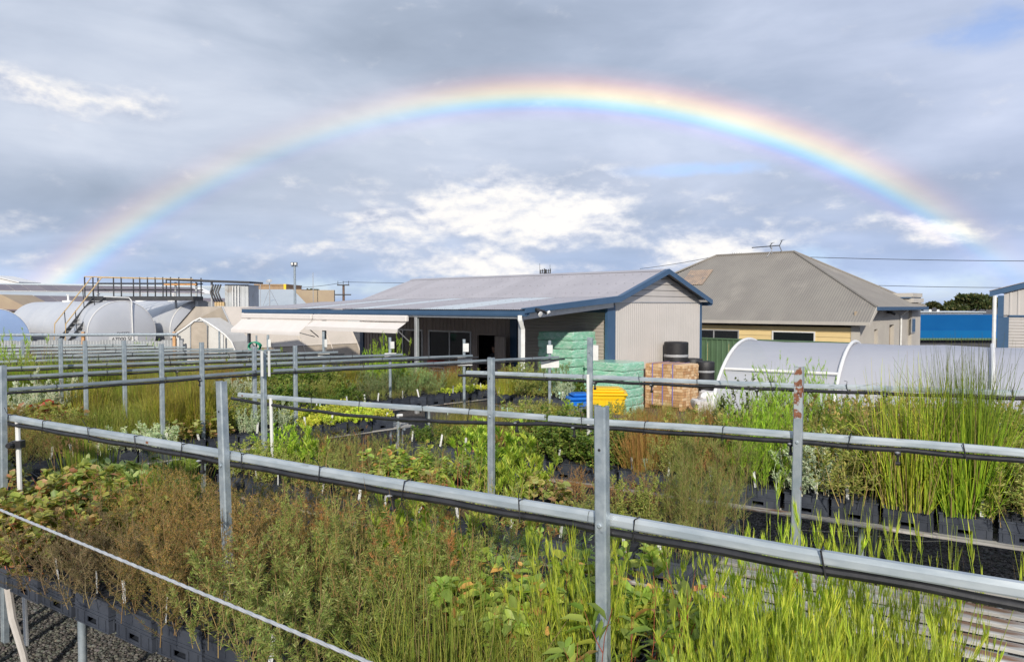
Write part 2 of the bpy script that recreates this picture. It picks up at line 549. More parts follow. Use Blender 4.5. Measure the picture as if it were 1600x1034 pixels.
M['tin'] = mk('pale_tin_roof', (0.50, 0.55, 0.58), (0.44, 0.49, 0.53), 0.3, 0.45, 0.2)
M['brick'] = mk('brown_brick_wall', (0.36, 0.25, 0.15), (0.30, 0.20, 0.12), 3.0, 0.9, 0, 0.01, 12)
M['tan'] = mk('tan_wall', (0.40, 0.32, 0.22), (0.36, 0.28, 0.20), 1, 0.8)
M['yel_sign'] = mk('yellow_sign_paint', (0.85, 0.55, 0.02), (0.80, 0.50, 0.02), 2, 0.5)
M['film'] = mk('tunnel_film_grey', (0.60, 0.59, 0.56), (0.54, 0.53, 0.50), 1.2, 0.4, 0, 0.012, 5, rvar=.15)
M['film_tan'] = mk('tunnel_film_tan', (0.44, 0.38, 0.31), (0.37, 0.32, 0.26), 1.5, 0.45, 0, 0.02, 4, c3=(0.54, 0.48, 0.41), s3=2.5, t3=.62, w3=.12)
M['film_cream'] = mk('tunnel_film_cream', (0.66, 0.60, 0.54), (0.60, 0.55, 0.49), 1.0, 0.6, 0, 0.01, 5)
M['house_roof'] = mk('old_house_roof', (0.265, 0.245, 0.215), (0.235, 0.216, 0.192), 0.9, 0.62, 0.1, c3=(0.30, 0.275, 0.24), s3=0.8, t3=0.55, w3=0.2)
M['patch'] = mk('rusty_roof_patch', (0.36, 0.27, 0.20), (0.27, 0.21, 0.17), 3, 0.75, c3=(0.22, 0.19, 0.17), s3=2.4, t3=.55)
M['board'] = mk('yellow_weatherboard_paint', (0.72, 0.55, 0.27), (0.68, 0.52, 0.25), 1.5, 0.6, objvar=0.04)
M['render'] = mk('grey_render', (0.50, 0.47, 0.42), (0.45, 0.42, 0.38), 1.2, 0.85, c3=(0.40, 0.36, 0.31), s3=.8, t3=.6, w3=.2)
M['greenfence'] = mk('green_steel_fence', (0.085, 0.15, 0.08), (0.10, 0.17, 0.095), 1.5, 0.5)
M['bluewall'] = mk('bright_blue_wall', (0.002, 0.080, 0.255), (0.003, 0.090, 0.275), 0.6, 0.8, spec=0.15)
M['bluewall2'] = mk('lighter_blue_band', (0.004, 0.105, 0.29), (0.004, 0.115, 0.31), 0.6, 0.8, spec=0.15)
M['bark'] = mk('bark', (0.12, 0.09, 0.07), (0.18, 0.14, 0.11), 3, 0.9, 0, 0.02, 10)
M['wood'] = mk('sawn_timber', (0.50, 0.28, 0.13), (0.60, 0.36, 0.18), 8, 0.7, 0, 0.002, 40, stretch=(1, 1, 1), c3=(0.36, 0.18, 0.08), s3=6, t3=.58, w3=.1)
M['wood_end'] = mk('timber_ends', (0.62, 0.40, 0.20), (0.50, 0.27, 0.11), 9, 0.7, 0, 0.002, 40, c3=(0.33, 0.15, 0.06), s3=7, t3=.58, w3=.06)
M['strap'] = mk('violet_strap', (0.22, 0.20, 0.55), None, 4, 0.4)
M['yellow_bin'] = mk('yellow_bin_plastic', (0.86, 0.55, 0.008), (0.82, 0.51, 0.008), 3, 0.38)
M['blue_bin'] = mk('blue_bin_plastic', (0.006, 0.15, 0.60), (0.006, 0.13, 0.52), 3, 0.4)
M['roll'] = mk('black_mulch_mat_roll', (0.014, 0.014, 0.017), (0.022, 0.022, 0.025), 6, 0.5, 0, 0.003, 60, stretch=(1, 1, 6))
M['tape'] = mk('grey_tape', (0.35, 0.36, 0.38), None, 4, 0.4)
M['sack'] = mk('white_sack', (0.72, 0.71, 0.70), (0.62, 0.61, 0.62), 6, 0.6, 0, 0.03, 6)
M['skin'] = mk('skin', (0.36, 0.21, 0.15), None, 5, 0.6)
M['cloth'] = mk('dark_navy_cloth', (0.02, 0.022, 0.035), (0.028, 0.03, 0.045), 12, 0.9)
M['hair'] = mk('dark_hair', (0.012, 0.009, 0.008), (0.03, 0.022, 0.018), 30, 0.6)
M['red'] = mk('red_plastic', (0.50, 0.04, 0.02), None, 4, 0.4)
M['hose'] = mk('green_hose', (0.01, 0.22, 0.13), (0.015, 0.28, 0.17), 8, 0.4)


def wrap_material():
    """stretch-wrapped green bales: crumpled translucent film, streaky and shiny"""
    m = bpy.data.materials.new('green_stretch_wrap')
    m.use_nodes = True
    t = NT(m.node_tree)
    bs = t.n['Principled BSDF']
    co = t.new('ShaderNodeTexCoord').outputs['Object']
    st = t.vmath('MULTIPLY', co, (2.2, 2.2, 9.0))
    n1 = t.noise(st, 2.2, 9, 0.66, 1.5)
    n2 = t.noise(t.vmath('MULTIPLY', co, (3.0, 3.0, 2.0)), 2.5, 7, 0.6, 0.8)
    col = t.mix(t.maprange(n1, 0.38, 0.68), (0.20, 0.52, 0.345), (0.52, 0.70, 0.60))
    col = t.mix(t.maprange(n2, 0.58, 0.70, 0, 0.6), col, (0.68, 0.79, 0.72))
    t.put(bs.inputs['Base Color'], col)
    bs.inputs['Roughness'].default_value = 0.28
    bs.inputs['Coat Weight'].default_value = 0.3
    b = t.new('ShaderNodeBump')
    b.inputs['Distance'].default_value = 0.016
    b.inputs['Strength'].default_value = 0.8
    t.put(b.inputs['Height'], n1)
    t.l.new(b.outputs[0], bs.inputs['Normal'])
    return m


M['wrap'] = wrap_material()


def poly_material():
    m = bpy.data.materials.new('milky_tunnel_film')
    m.use_nodes = True
    t = NT(m.node_tree)
    t.n.clear()
    out = t.new('ShaderNodeOutputMaterial')
    bs = t.new('ShaderNodeBsdfPrincipled')
    co = t.new('ShaderNodeTexCoord').outputs['Object']
    n1 = t.noise(co, 0.7, 5, 0.6)
    t.put(bs.inputs['Base Color'], t.mix(t.maprange(n1, 0.3, 0.7), (0.61, 0.62, 0.69), (0.67, 0.68, 0.73)))
    bs.inputs['Roughness'].default_value = 0.22
    tl = t.new('ShaderNodeBsdfTranslucent')
    tl.inputs[0].default_value = (0.75, 0.75, 0.80, 1)
    tr = t.new('ShaderNodeBsdfTransparent')
    tr.inputs[0].default_value = (0.85, 0.86, 0.90, 1)
    m1 = t.new('ShaderNodeMixShader'); m1.inputs[0].default_value = 0.30
    t.l.new(bs.outputs[0], m1.inputs[1]); t.l.new(tl.outputs[0], m1.inputs[2])
    m2 = t.new('ShaderNodeMixShader'); m2.inputs[0].default_value = 0.17
    t.l.new(m1.outputs[0], m2.inputs[1]); t.l.new(tr.outputs[0], m2.inputs[2])
    b = t.new('ShaderNodeBump'); b.inputs['Distance'].default_value = 0.02; b.inputs['Strength'].default_value = 0.5
    t.put(b.inputs['Height'], t.noise(t.vmath('MULTIPLY', co, (0.6, 1.5, 1.5)), 1.6, 3, 0.5))
    t.l.new(b.outputs[0], bs.inputs['Normal'])
    t.l.new(m2.outputs[0], out.inputs[0])
    return m


M['poly'] = poly_material()


def leaf_material(name, trans=0.36, rough=0.45, var=0.16, spec=0.35):
    m = bpy.data.materials.new(name)
    m.use_nodes = True
    t = NT(m.node_tree)
    t.n.clear()
    out = t.new('ShaderNodeOutputMaterial')
    at = t.new('ShaderNodeAttribute', attribute_name='col')
    oi = t.new('ShaderNodeObjectInfo')
    r = oi.outputs['Random']
    f = t.math('ADD', t.math('MULTIPLY', r, var * 2), 1 - var)
    r2 = t.math('FRACT', t.math('MULTIPLY', r, 7.31))
    g = t.math('ADD', t.math('MULTIPLY', r2, 0.16), 0.92)
    col = t.mix(1.0, at.outputs['Color'], t.comb(f, t.math('MULTIPLY', f, g), f), 'MULTIPLY')
    bs = t.new('ShaderNodeBsdfPrincipled')
    t.put(bs.inputs['Base Color'], col)
    bs.inputs['Roughness'].default_value = rough
    bs.inputs['Specular IOR Level'].default_value = spec
    tl = t.new('ShaderNodeBsdfTranslucent')
    t.put(tl.inputs[0], t.mix(1.0, col, (1.15, 1.25, 0.7), 'MULTIPLY'))
    mx = t.new('ShaderNodeMixShader'); mx.inputs[0].default_value = trans
    t.l.new(bs.outputs[0], mx.inputs[1]); t.l.new(tl.outputs[0], mx.inputs[2])
    t.l.new(mx.outputs[0], out.inputs[0])
    return m


M['leaf'] = leaf_material('leaf')
M['stem'] = leaf_material('stem', 0.0, 0.6)


def gravel_material():
    m = bpy.data.materials.new('dark_gravel')
    m.use_nodes = True
    t = NT(m.node_tree)
    bs = t.n['Principled BSDF']
    co = t.new('ShaderNodeTexCoord').outputs['Object']
    vo = t.new('ShaderNodeTexVoronoi'); vo.inputs['Scale'].default_value = 34.0
    t.put(vo.inputs['Vector'], co)
    n1 = t.noise(co, 0.6, 5, 0.6)
    c = t.mix(t.sep(vo.outputs['Color'])[0], (0.045, 0.042, 0.042), (0.12, 0.11, 0.105))
    c = t.mix(t.maprange(n1, 0.45, 0.7, 0, 0.5), c, (0.15, 0.125, 0.10))
    t.put(bs.inputs['Base Color'], c)
    bs.inputs['Roughness'].default_value = 0.8
    b = t.new('ShaderNodeBump'); b.inputs['Distance'].default_value = 0.03
    t.put(b.inputs['Height'], vo.outputs['Distance'])
    t.l.new(b.outputs[0], bs.inputs['Normal'])
    return m


M['gravel'] = gravel_material()
M['stone'] = mk('gravel_stone', (0.10, 0.092, 0.088), (0.17, 0.155, 0.145), 14, 0.8, c3=(0.055, 0.053, 0.055), s3=17, t3=.5, w3=.06)
M['sea'] = mk('sea_water', (0.03, 0.10, 0.20), (0.04, 0.12, 0.22), 0.01, 0.3)
# =================================================================== GROUND
def gz(y):
    s = min(max((y - 11.0) / 5.0, 0.0), 1.0)
    return -0.35 * s * s * (3 - 2 * s)


mb = MB()
xs = [-3000, -600, -150, -60, -30, -20, -12, -6, -2, 2, 6, 12, 20, 30, 60, 150, 600, 3000]
ys = [-300, -60, -20, -6, 0, 4, 8, 11, 12, 13, 14, 15, 16, 20, 30, 60, 150, 600, 2500]
for y in ys:
    for x in xs:
        mb.v.append(Vector((x, y, gz(y))))
nx = len(xs)
for j in range(len(ys) - 1):
    for i in range(nx - 1):
        mb.face([j * nx + i, j * nx + i + 1, (j + 1) * nx + i + 1, (j + 1) * nx + i])
tag(mb.build('ground', M['gravel'], smooth=True), kind='structure')
mb = MB()
mb.poly([(-20000, 2400, -6), (20000, 2400, -6), (20000, 30000, -6), (-20000, 30000, -6)])
tag(mb.build('sea', M['sea']), kind='structure')

# =================================================================== SHED  (local x = gable direction, y = ridge direction)
TH = math.atan2(0.737, 0.676)
A = Vector((2.78, 20.0, 0))
shed = empty('shed', A, TH, 'long grey steel shed with blue trim, pinkish grey roof and open veranda', 'shed')
WD, LN, VX, VL = 5.05, 11.6, -3.89, 13.5      # width, length, veranda edge, veranda length
ZE, ZR, ZV, ZB = 2.80, 3.63, 2.47, -0.45
XR = 2.52


def roof_z(x):
    return ZV + (ZE - ZV) * (x - VX) / (-VX) if x < 0 else (ZE + (ZR - ZE) * x / XR if x < XR else ZR - (ZR - ZE) * (x - XR) / (WD - XR))


# roof sheets: each sheet a part, corrugations run down the slope
proto = {}
sl_n = 0
sheet_w = 0.762
y = -0.26
while y < LN - 0.02:
    wdt = min(sheet_w, LN - y)
    for nm, xa, xb in (('front', 0.0, XR), ('back', XR, WD + 0.2)):
        za, zb = roof_z(xa), (roof_z(xb) if xb <= WD else ZE - 0.06)
        m_ = MB()
        ln = math.hypot(xb - xa, zb - za)
        m_.corr((xa, y, za + 0.05), (0, 1, 0), (xb - xa, 0, zb - za), wdt, 0, ln, 0.0762, 0.009)
        m_.build('roof_sheet', M['roof'], shed, smooth=True)
    y += sheet_w
y = -0.26
k = 0
while y < VL - 0.02:
    wdt = min(sheet_w, VL - y)
    xa, xb = VX - 0.06, 0.03
    za, zb = ZV, ZE
    if y > LN:                     # outer end is cut on the skew
        f = (y - LN) / (VL - LN)
        xb = xa + (xb - xa) * max(0.02, 1 - f - 0.1)
        zb = ZV + (ZE - ZV) * (xb - VX) / (-VX)
    m_ = MB()
    ln = math.hypot(xb - xa, zb - za)
    m_.corr((xa, y, za + 0.045), (0, 1, 0), (xb - xa, 0, zb - za), wdt, 0, ln, 0.0762, 0.009)
    light = k in (3, 4, 8, 12)
    o = m_.build('roof_sheet', M['rooflight'] if light else M['roof'], shed, smooth=True)
    if light: o['label'] = 'pale translucent veranda roof sheet'
    y += sheet_w
    k += 1
m_ = MB()
m_.sweep([(-0.16, -0.05), (0, 0.012), (0.16, -0.05), (0.16, -0.058), (0, 0.0), (-0.16, -0.058)], (XR, -0.27, ZR + 0.068), (XR, LN, ZR + 0.068))
m_.build('ridge_cap', M['roof'], shed)
m_ = MB()
for xs_ in (VX + 0.25, VX * 0.66, VX * 0.33, -0.12, 0.35, 1.2, 2.1):
    y = -0.2
    while y < LN - 0.1:
        z = roof_z(xs_) + (0.056 if xs_ < 0 else 0.062)
        m_.box(xs_ - 0.014, xs_ + 0.014, y - 0.014, y + 0.014, z, z + 0.012)
        y += 0.3048
m_.build('roof_screws', M['alu'], shed)['kind'] = 'stuff'
# gutter along veranda edge and barge boards
m_ = MB()
m_.sweep([(0, 0), (0.10, 0), (0.11, 0.115), (0.10, 0.115), (0.09, 0.012), (0.0, 0.012)], (VX - 0.02, -0.28, ZV - 0.10), (VX - 0.02, VL, ZV - 0.10), segs=8)
g = [Vector((VX + 0.03, y_, ZV - 0.115)) for y_ in (-0.28, VL)]
m_.box(VX - 0.02, VX + 0.03, -0.26, VL - 0.01, ZV - 0.115, ZV + 0.02)
m_.build('gutter', M['blue'], shed)
for pts in ([(VX - 0.08, ZV), (0, ZE)], [(0, ZE), (XR, ZR)], [(XR, ZR), (WD + 0.24, ZE - 0.08)]):
    (x0, z0), (x1, z1) = pts
    m_ = MB()
    h = 0.15 if x0 >= 0 else 0.165
    e0 = 0.10 if x0 < 0 else 0
    m_.slab([(x0, -0.27, z0 + 0.075), (x1, -0.27, z1 + 0.075), (x1, -0.27, z1 + 0.075 - h), (x0, -0.27, z0 + 0.075 - h + e0 * 0.5)], (0, -0.03, 0))
    m_.slab([(x0, -0.302, z0 + 0.079), (x1, -0.302, z1 + 0.079), (x1, -0.302, z1 + 0.055), (x0, -0.302, z0 + 0.055)], (0, 0.14, 0))
    m_.build('barge_board', M['blue'], shed)
m_ = MB()
m_.box(WD + 0.16, WD + 0.26, -0.26, LN, ZE - 0.19, ZE - 0.07)
m_.build('gutter', M['blue'], shed)
# pale steel beam under the veranda end
m_ = MB()
m_.slab([(VX + 0.10, -0.05, ZV - 0.06), (-0.02, -0.05, ZE - 0.10), (-0.02, -0.05, ZE - 0.24), (VX + 0.10, -0.05, ZV - 0.20)], (0, 0.05, 0))
m_.slab([(VX + 0.10, -0.09, ZV - 0.06), (-0.02, -0.09, ZE - 0.10), (-0.02, -0.09, ZE - 0.115), (VX + 0.10, -0.09, ZV - 0.075)], (0, 0.13, 0))
m_.build('veranda_beam', M['alu'], shed)
for yy in (3.84, 8.35, 11.55):
    m_ = MB()
    m_.slab([(VX + 0.10, yy, ZV - 0.06), (-0.02, yy, ZE - 0.10), (-0.02, yy, ZE - 0.22), (VX + 0.10, yy, ZV - 0.18)], (0, 0.06, 0))
    m_.build('rafter', M['alu'], shed)
m_ = MB()
m_.box(VX + 0.04, VX + 0.10, 0, VL - 0.05, ZV - 0.17, ZV - 0.02)
m_.box(VX / 2 - 0.03, VX / 2 + 0.03, 0, LN, (ZV + ZE) / 2 - 0.10, (ZV + ZE) / 2 - 0.0)
m_.build('purlin', M['alu'], shed)
# gable wall: vertical ribbed sheet below, broad boards above
m_ = MB()
m_.corr((0.10, 0, ZB), (1, 0, 0), (0, 0, 1), WD - 0.20, 0, 2.70 - ZB, 0.105, 0.014)
m_.build('wall_cladding', M['wall_grey'], shed, smooth=True)
nb = 5
for kx in range(nb):
    z0, z1 = 2.715 + kx * 0.178, 2.715 + (kx + 1) * 0.178
    def xr(z):
        if z <= ZE: return 0.05, WD - 0.05
        f = (z - ZE) / (ZR - ZE)
        return XR * f + 0.02, WD - (WD - XR) * f - 0.02
    a0, b0 = xr(z0); a1, b1 = xr(min(z1, ZR - 0.01))
    m_ = MB()
    m_.slab([(a0, -0.012, z0), (b0, -0.012, z0), (b1, 0.006, z1 - 0.012), (a1, 0.006, z1 - 0.012)], (0, 0.03, 0))
    m_.build('gable_board', M['wall_grey'], shed)
m_ = MB()
m_.box(0.0, WD, -0.022, 0.0, 2.695, 2.722)
m_.build('flashing', M['alu'], shed)
for xa, xb in ((-0.27, 0.10), (WD - 0.10, WD + 0.02)):
    m_ = MB()
    m_.box(xa, xb, -0.03, 0.06, ZB, 2.70 if xa > 0 else 2.62)
    m_.build('corner_post', M['blue'], shed)
m_ = MB(); m_.box(-0.16, 0.02, 0.06, 0.14, ZB, 2.66); m_.build('corner_post', M['blue'], shed)
# right-hand and back walls, interior lining, floor
m_ = MB()
m_.corr((WD, 0.03, ZB), (0, 1, 0), (0, 0, 1), LN - 0.06, 0, ZE - ZB - 0.05, 0.105, 0.012)
m_.corr((0.0, LN, ZB), (1, 0, 0), (0, 0, 1), WD, 0, lambda u: roof_z(u) - ZB - 0.01, 0.105, 0.012)
m_.build('back_wall', M['wall_grey'], shed, smooth=True)
m_ = MB()
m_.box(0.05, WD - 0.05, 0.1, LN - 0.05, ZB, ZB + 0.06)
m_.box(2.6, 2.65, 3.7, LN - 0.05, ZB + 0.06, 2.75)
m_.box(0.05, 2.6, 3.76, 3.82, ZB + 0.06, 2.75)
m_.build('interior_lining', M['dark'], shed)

# front wall (x = 0) with openings; y from 0 to LN
DR = (4.46, 5.30, ZB, 1.66)
W1 = (8.02, 10.25, 0.35, 1.77)
W2 = (5.58, 7.70, 0.35, 1.77)
RD = (0.16, 3.52, ZB, 2.40)


def clad(ya, yb, za, zb):
    m_ = MB()
    m_.corr((0.0, yb, za), (0, -1, 0), (0, 0, 1), yb - ya, 0, zb - za, 0.19, 0.022, 'trap')
    m_.build('wall_cladding', M['wall_brown'], shed)


ZT = 2.74
clad(3.80, DR[0] - 0.05, ZB, ZT)
clad(DR[0] - 0.05, DR[1] + 0.05, DR[3] + 0.05, ZT)
clad(DR[1] + 0.05, W2[0], ZB, ZT)
for wv in (W2, W1):
    clad(wv[0], wv[1], wv[3], ZT)
    clad(wv[0], wv[1], ZB, wv[2])
clad(W2[1], W1[0], ZB, ZT)
clad(W1[1], LN - 0.1, ZB, ZT)
for ya, yb in ((3.54, 3.80), (LN - 0.12, LN + 0.08)):
    m_ = MB(); m_.box(-0.06, 0.05, ya, yb, ZB, ZT); m_.build('corner_post', M['blue'], shed)
m_ = MB(); m_.box(-0.05, 0.04, 0.14, 3.54, 2.42, 2.56); m_.build('door_header', M['blue'], shed)
m_ = MB(); m_.corr((0.0, 3.54, 2.56), (0, -1, 0), (0, 0, 1), 3.4, 0, 0.18, 0.19, 0.022, 'trap'); m_.build('wall_cladding', M['wall_brown'], shed)
# roller door with curved slats
rd = MB()
z = ZB
prof = []
while z < RD[3]:
    prof += [(0.0, z), (-0.012, z + 0.02), (-0.012, z + 0.075), (0.0, z + 0.095)]
    z += 0.1
for (ya, yb) in ((RD[0], RD[1]),):
    i = len(rd.v)
    for (x_, z_) in prof:
        rd.v += [Vector((x_, ya, z_)), Vector((x_, yb, z_))]
    for k in range(len(prof) - 1):
        rd.face([i + 2 * k, i + 2 * k + 2, i + 2 * k + 3, i + 2 * k + 1])
rd.build('roller_door', mk('roller_door_steel', (0.42, 0.37, 0.33), (0.45, 0.40, 0.36), 1, 0.5), shed)


def window(par, x, ya, yb, za, zb, n=2, glass=M['glass'], frame=M['alu']):
    """window in a plane x = const of the parent, outward -x"""
    f = MB()
    fw = 0.05
    f.box(x - 0.03, x + 0.05, ya, yb, za, za + fw); f.box(x - 0.03, x + 0.05, ya, yb, zb - fw, zb)
    f.box(x - 0.03, x + 0.05, ya, ya + fw, za + fw, zb - fw); f.box(x - 0.03, x + 0.05, yb - fw, yb, za + fw, zb - fw)
    for k in range(1, n):
        ym = ya + (yb - ya) * k / n
        f.box(x - 0.02, x + 0.04, ym - 0.025, ym + 0.025, za + fw, zb - fw)
    fo = f.build('window', frame, par)
    for k in range(n):
        a = ya + fw + 0.0 if k == 0 else ya + (yb - ya) * k / n + 0.025
        b = yb - fw if k == n - 1 else ya + (yb - ya) * (k + 1) / n - 0.025
        p = MB(); p.box(x + 0.0, x + 0.012, a, b, za + fw, zb - fw)
        p.build('pane', glass, fo)
    return fo


window(shed, 0.0, *W1)
window(shed, 0.0, *W2)
m_ = MB()
m_.box(-0.03, 0.06, DR[0] - 0.05, DR[0], ZB, DR[3] + 0.05); m_.box(-0.03, 0.06, DR[1], DR[1] + 0.05, ZB, DR[3] + 0.05)
m_.box(-0.03, 0.06, DR[0], DR[1], DR[3], DR[3] + 0.05)
m_.build('door_frame', M['wall_brown'], shed)
hinge = Matrix.Translation((-0.04, DR[0] - 0.02, 0)) @ Matrix.Rotation(math.radians(-24), 4, 'Z')
m_ = MB()
m_.box(-0.035, 0.0, -0.82, 0.0, ZB + 0.02, DR[3] - 0.02, hinge)
for k in range(6):
    m_.box(-0.05, -0.035, -0.80 + k * 0.14, -0.80 + k * 0.14 + 0.05, ZB + 0.03, DR[3] - 0.03, hinge)
m_.build('door', mk('door_steel', (0.36, 0.31, 0.29), (0.40, 0.35, 0.33), 2, 0.5), shed)
# posts
for yy in (3.84, 8.35, 13.2):
    m_ = MB(); m_.bbox(VX + 0.05, VX + 0.15, yy - 0.05, yy + 0.05, ZB, ZV - 0.17, 0.008); m_.build('veranda_post', M['alu'], shed)
m_ = MB(); m_.bbox(VX + 0.10, VX + 0.20, 0.0, 0.10, ZB, ZV - 0.06, 0.008); m_.build('veranda_post', M['alu'], shed)
m_ = MB()
m_.tube([(VX - 0.06, -0.10, ZV - 0.09), (VX - 0.06, -0.10, ZV - 0.20), (VX + 0.06, -0.08, ZV - 0.42), (VX + 0.06, -0.08, ZB)], 0.068, 4)
m_.build('downpipe', M['pvc'], shed)
# flood light / camera on the fascia corner
m_ = MB()
c = Vector((VX + 0.30, -0.36, ZV - 0.02))
m_.tube([c + Vector((0, 0.06, 0.06)), c + Vector((-0.02, -0.03, 0.05)), c + Vector((-0.06, -0.08, -0.01))], 0.05, 8)
m_.tube([c + Vector((0, 0.04, 0.05)), c + Vector((0.18, -0.04, 0.02)), c + Vector((0.24, -0.04, -0.02))], 0.035, 8)
fl = m_.build('floodlight', M['black'], shed)
m_ = MB()
m_.lathe([(0.03, 0), (0.065, 0.03), (0.065, 0.05), (0.02, 0.055)], 12, Matrix.Translation(c + Vector((-0.08, -0.10, -0.03))) @ Matrix.Rotation(math.radians(110), 4, 'X'))
m_.build('lamp_lens', M['white'], fl)
m_ = MB()
m_.lathe([(0.035, 0), (0.035, 0.09)], 8, Matrix.Translation(c + Vector((0.26, -0.06, -0.02))) @ Matrix.Rotation(math.radians(70), 4, 'Y'))
m_.build('lamp_head', M['white'], fl)

# awnings (hang from the veranda edge: things of their own)
for ya, yb, zb, off, lab in ((4.0, 8.62, 1.83, 0.30, 'cream fabric awning rolled out below the shed gutter, right of the pair'),
                             (8.72, 13.3, 1.64, 0.42, 'cream fabric awning hanging lower below the shed gutter, left of the pair')):
    aw = empty('awning', shed.matrix_basis @ Vector((VX, ya, 2.2)) if False else (0, 0, 0), 0, lab, 'awning', 'cream awnings under the shed gutter')
    aw.location = A; aw.rotation_euler = (0, 0, TH)
    m_ = MB()
    m_.bbox(VX - 0.15, VX - 0.02, ya, yb, ZV - 0.31, ZV - 0.13, 0.03)
    m_.build('awning_box', M['cream'], aw)
    m_ = MB()
    n = 16
    i0 = len(m_.v)
    for k in range(n + 1):
        yy = ya + 0.02 + (yb - ya - 0.04) * k / n
        sag = 0.004 * math.sin(k * 0.9)
        for (fx, fz) in ((0, 1), (0.5, 0.48 + sag), (0.96, 0.06), (1.0, 0.0), (1.0, -0.16 + sag * 0.6)):
            m_.v.append(Vector((VX - 0.12 - off * fx, yy, zb + 0.14 + (ZV - 0.33 - zb - 0.14) * fz if fz >= 0 else zb + 0.14 + fz * 0.7)))
    for k in range(n):
        for j in range(4):
            a = i0 + k * 5 + j
            m_.face([a, a + 5, a + 6, a + 1])
    m_.build('awning_fabric', M['cream'], aw, smooth=True)
    for yy in (ya + 0.06, yb - 0.06):
        m_ = MB(); m_.tube([(VX + 0.02, yy, 1.62), (VX - 0.10 - off, yy, zb + 0.12)], 0.016, 6); m_.build('awning_arm', M['alu'], aw)

# things under the veranda
red = empty('table', A, TH, 'small dark table with a red box under the shed veranda', 'table')
m_ = MB(); m_.box(-1.1, -0.5, 5.7, 6.9, 0.60, 0.64); m_.build('table_top', M['alu'], red)
for xx, yy in ((-1.06, 5.75), (-0.54, 5.75), (-1.06, 6.85), (-0.54, 6.85)):
    m_ = MB(); m_.box(xx - 0.02, xx + 0.02, yy - 0.02, yy + 0.02, -0.35, 0.60); m_.build('leg', M['alu'], red)
rb = empty('toolbox', A, TH, 'red box on the table beside the shed window', 'box')
m_ = MB(); m_.bbox(-1.05, -0.7, 6.1, 6.6, 0.641, 0.84, 0.02); m_.build('body', M['red'], rb)
m_ = MB(); m_.bbox(-1.06, -0.69, 6.09, 6.61, 0.842, 0.87, 0.008); m_.build('lid', M['black'], rb)

# =================================================================== HOUSE (same axes as the shed)
HF = Vector((12.5, 26.0, 0))
house = empty('house', HF, TH, 'old house with large grey hipped iron roof and pale yellow weatherboards', 'house')
HL = 9.5                                            # visible length along local y


def P3(x, y_, z): return Vector((x, y_, z))


ev = P3(-0.35, -0.42, 1.98); ev2 = P3(-0.35, HL + 0.4, 1.98)
hc = P3(0.50, -0.42, 2.56); hb = P3(7.5, -0.42, 2.56)
r0 = P3(4.0, 3.95, 4.95); r1 = P3(4.0, 7.6, 4.95)
hl0 = P3(0.50, 12.0, 2.56)
HPITCH = 0.10


def roof_plane(bl, br, apexes, name, mat, par, pitch=HPITCH, amp=0.007):
    """corrugated plane: bottom edge bl->br, apexes = list of (u, v) top outline in plane coordinates computed from 3D points"""
    ud = (br - bl).normalized()
    nrm = ud.cross((apexes[0] - bl)).normalized()
    vd = nrm.cross(ud).normalized()
    out = [(0.0, 0.0)] + [((p - bl).dot(ud), (p - bl).dot(vd)) for p in apexes] + [((br - bl).length, 0.0)]
    def top(u):
        for (u0, v0), (u1, v1) in zip(out[:-1], out[1:]):
            if u0 - 1e-9 <= u <= u1 + 1e-9:
                return v0 if u1 - u0 < 1e-9 else v0 + (v1 - v0) * (u - u0) / (u1 - u0)
        return 0.0
    m_ = MB()
    m_.corr(bl, ud, vd, (br - bl).length, 0.0, top, pitch, amp)
    return m_.build(name, mat, par, smooth=True)


up = (r0 - ev).normalized()
# front plane from the low eave up to the ridge
fb0, fb1 = P3(-0.35, 12.4, 1.98), ev
roof_plane(fb0, fb1, [P3(4.0, 7.6, 4.95), P3(4.0, 3.95, 4.95), P3(0.50, -0.42, 2.56) + Vector((0, 0.001, 0))], 'roof', M['house_roof'], house)
roof_plane(hc, hb, [r0], 'roof', M['house_roof'], house)
m_ = MB(); m_.poly([hb, P3(7.5, 12, 2.56), r1, r0]); m_.build('roof', M['house_roof'], house)
m_ = MB(); m_.poly([P3(7.5, 12.2, 2.56), P3(0.5, 12.2, 2.56), r1]); m_.build('roof', M['house_roof'], house)
m_ = MB()
for a, b in ((r0, hc), (r0, hb), (r0, r1), (r1, hl0)):
    m_.tube([a + Vector((0, 0, 0.02)), b + Vector((0, 0, 0.02))], 0.05, 6)
m_.build('ridge_cap', M['house_roof'], house)
m_ = MB()
m_.sweep([(0, -0.07), (0.10, -0.07), (0.11, 0.05), (0.0, 0.05)], ev2 + Vector((0.05, 0, 0)), ev + Vector((0.05, 0, 0)))
m_.build('gutter', M['render'], house)
m_ = MB()
m_.sweep([(-0.02, -0.10), (0.10, -0.10), (0.11, 0.03), (-0.02, 0.03)], hc + Vector((0, 0.0, -0.02)), hb + Vector((0, 0, -0.02)))
m_.build('gutter', M['blue'], house)
m_ = MB()
m_.slab([hc + Vector((0, 0.02, -0.01)), ev + Vector((0, 0.02, -0.01)), ev + Vector((0, 0.02, -0.13)), hc + Vector((0.12, 0.02, -0.13))], (0, -0.03, 0))
m_.build('barge_board', M['render'], house)
# patch of rusty sheet on the roof
fu = (P3(4.0, 5, 4.95) - P3(-0.35, 5, 1.98)).normalized()
base = P3(-0.35, 8.35, 1.98) + fu * 2.75
nrm = Vector((0, -1, 0)).cross(fu).normalized()
m_ = MB(); m_.corr(base + nrm * 0.035, Vector((0, -1, 0)), fu, 1.15, 0, 1.25, HPITCH, 0.012)
m_.build('roof_patch', M['patch'], house, smooth=True)
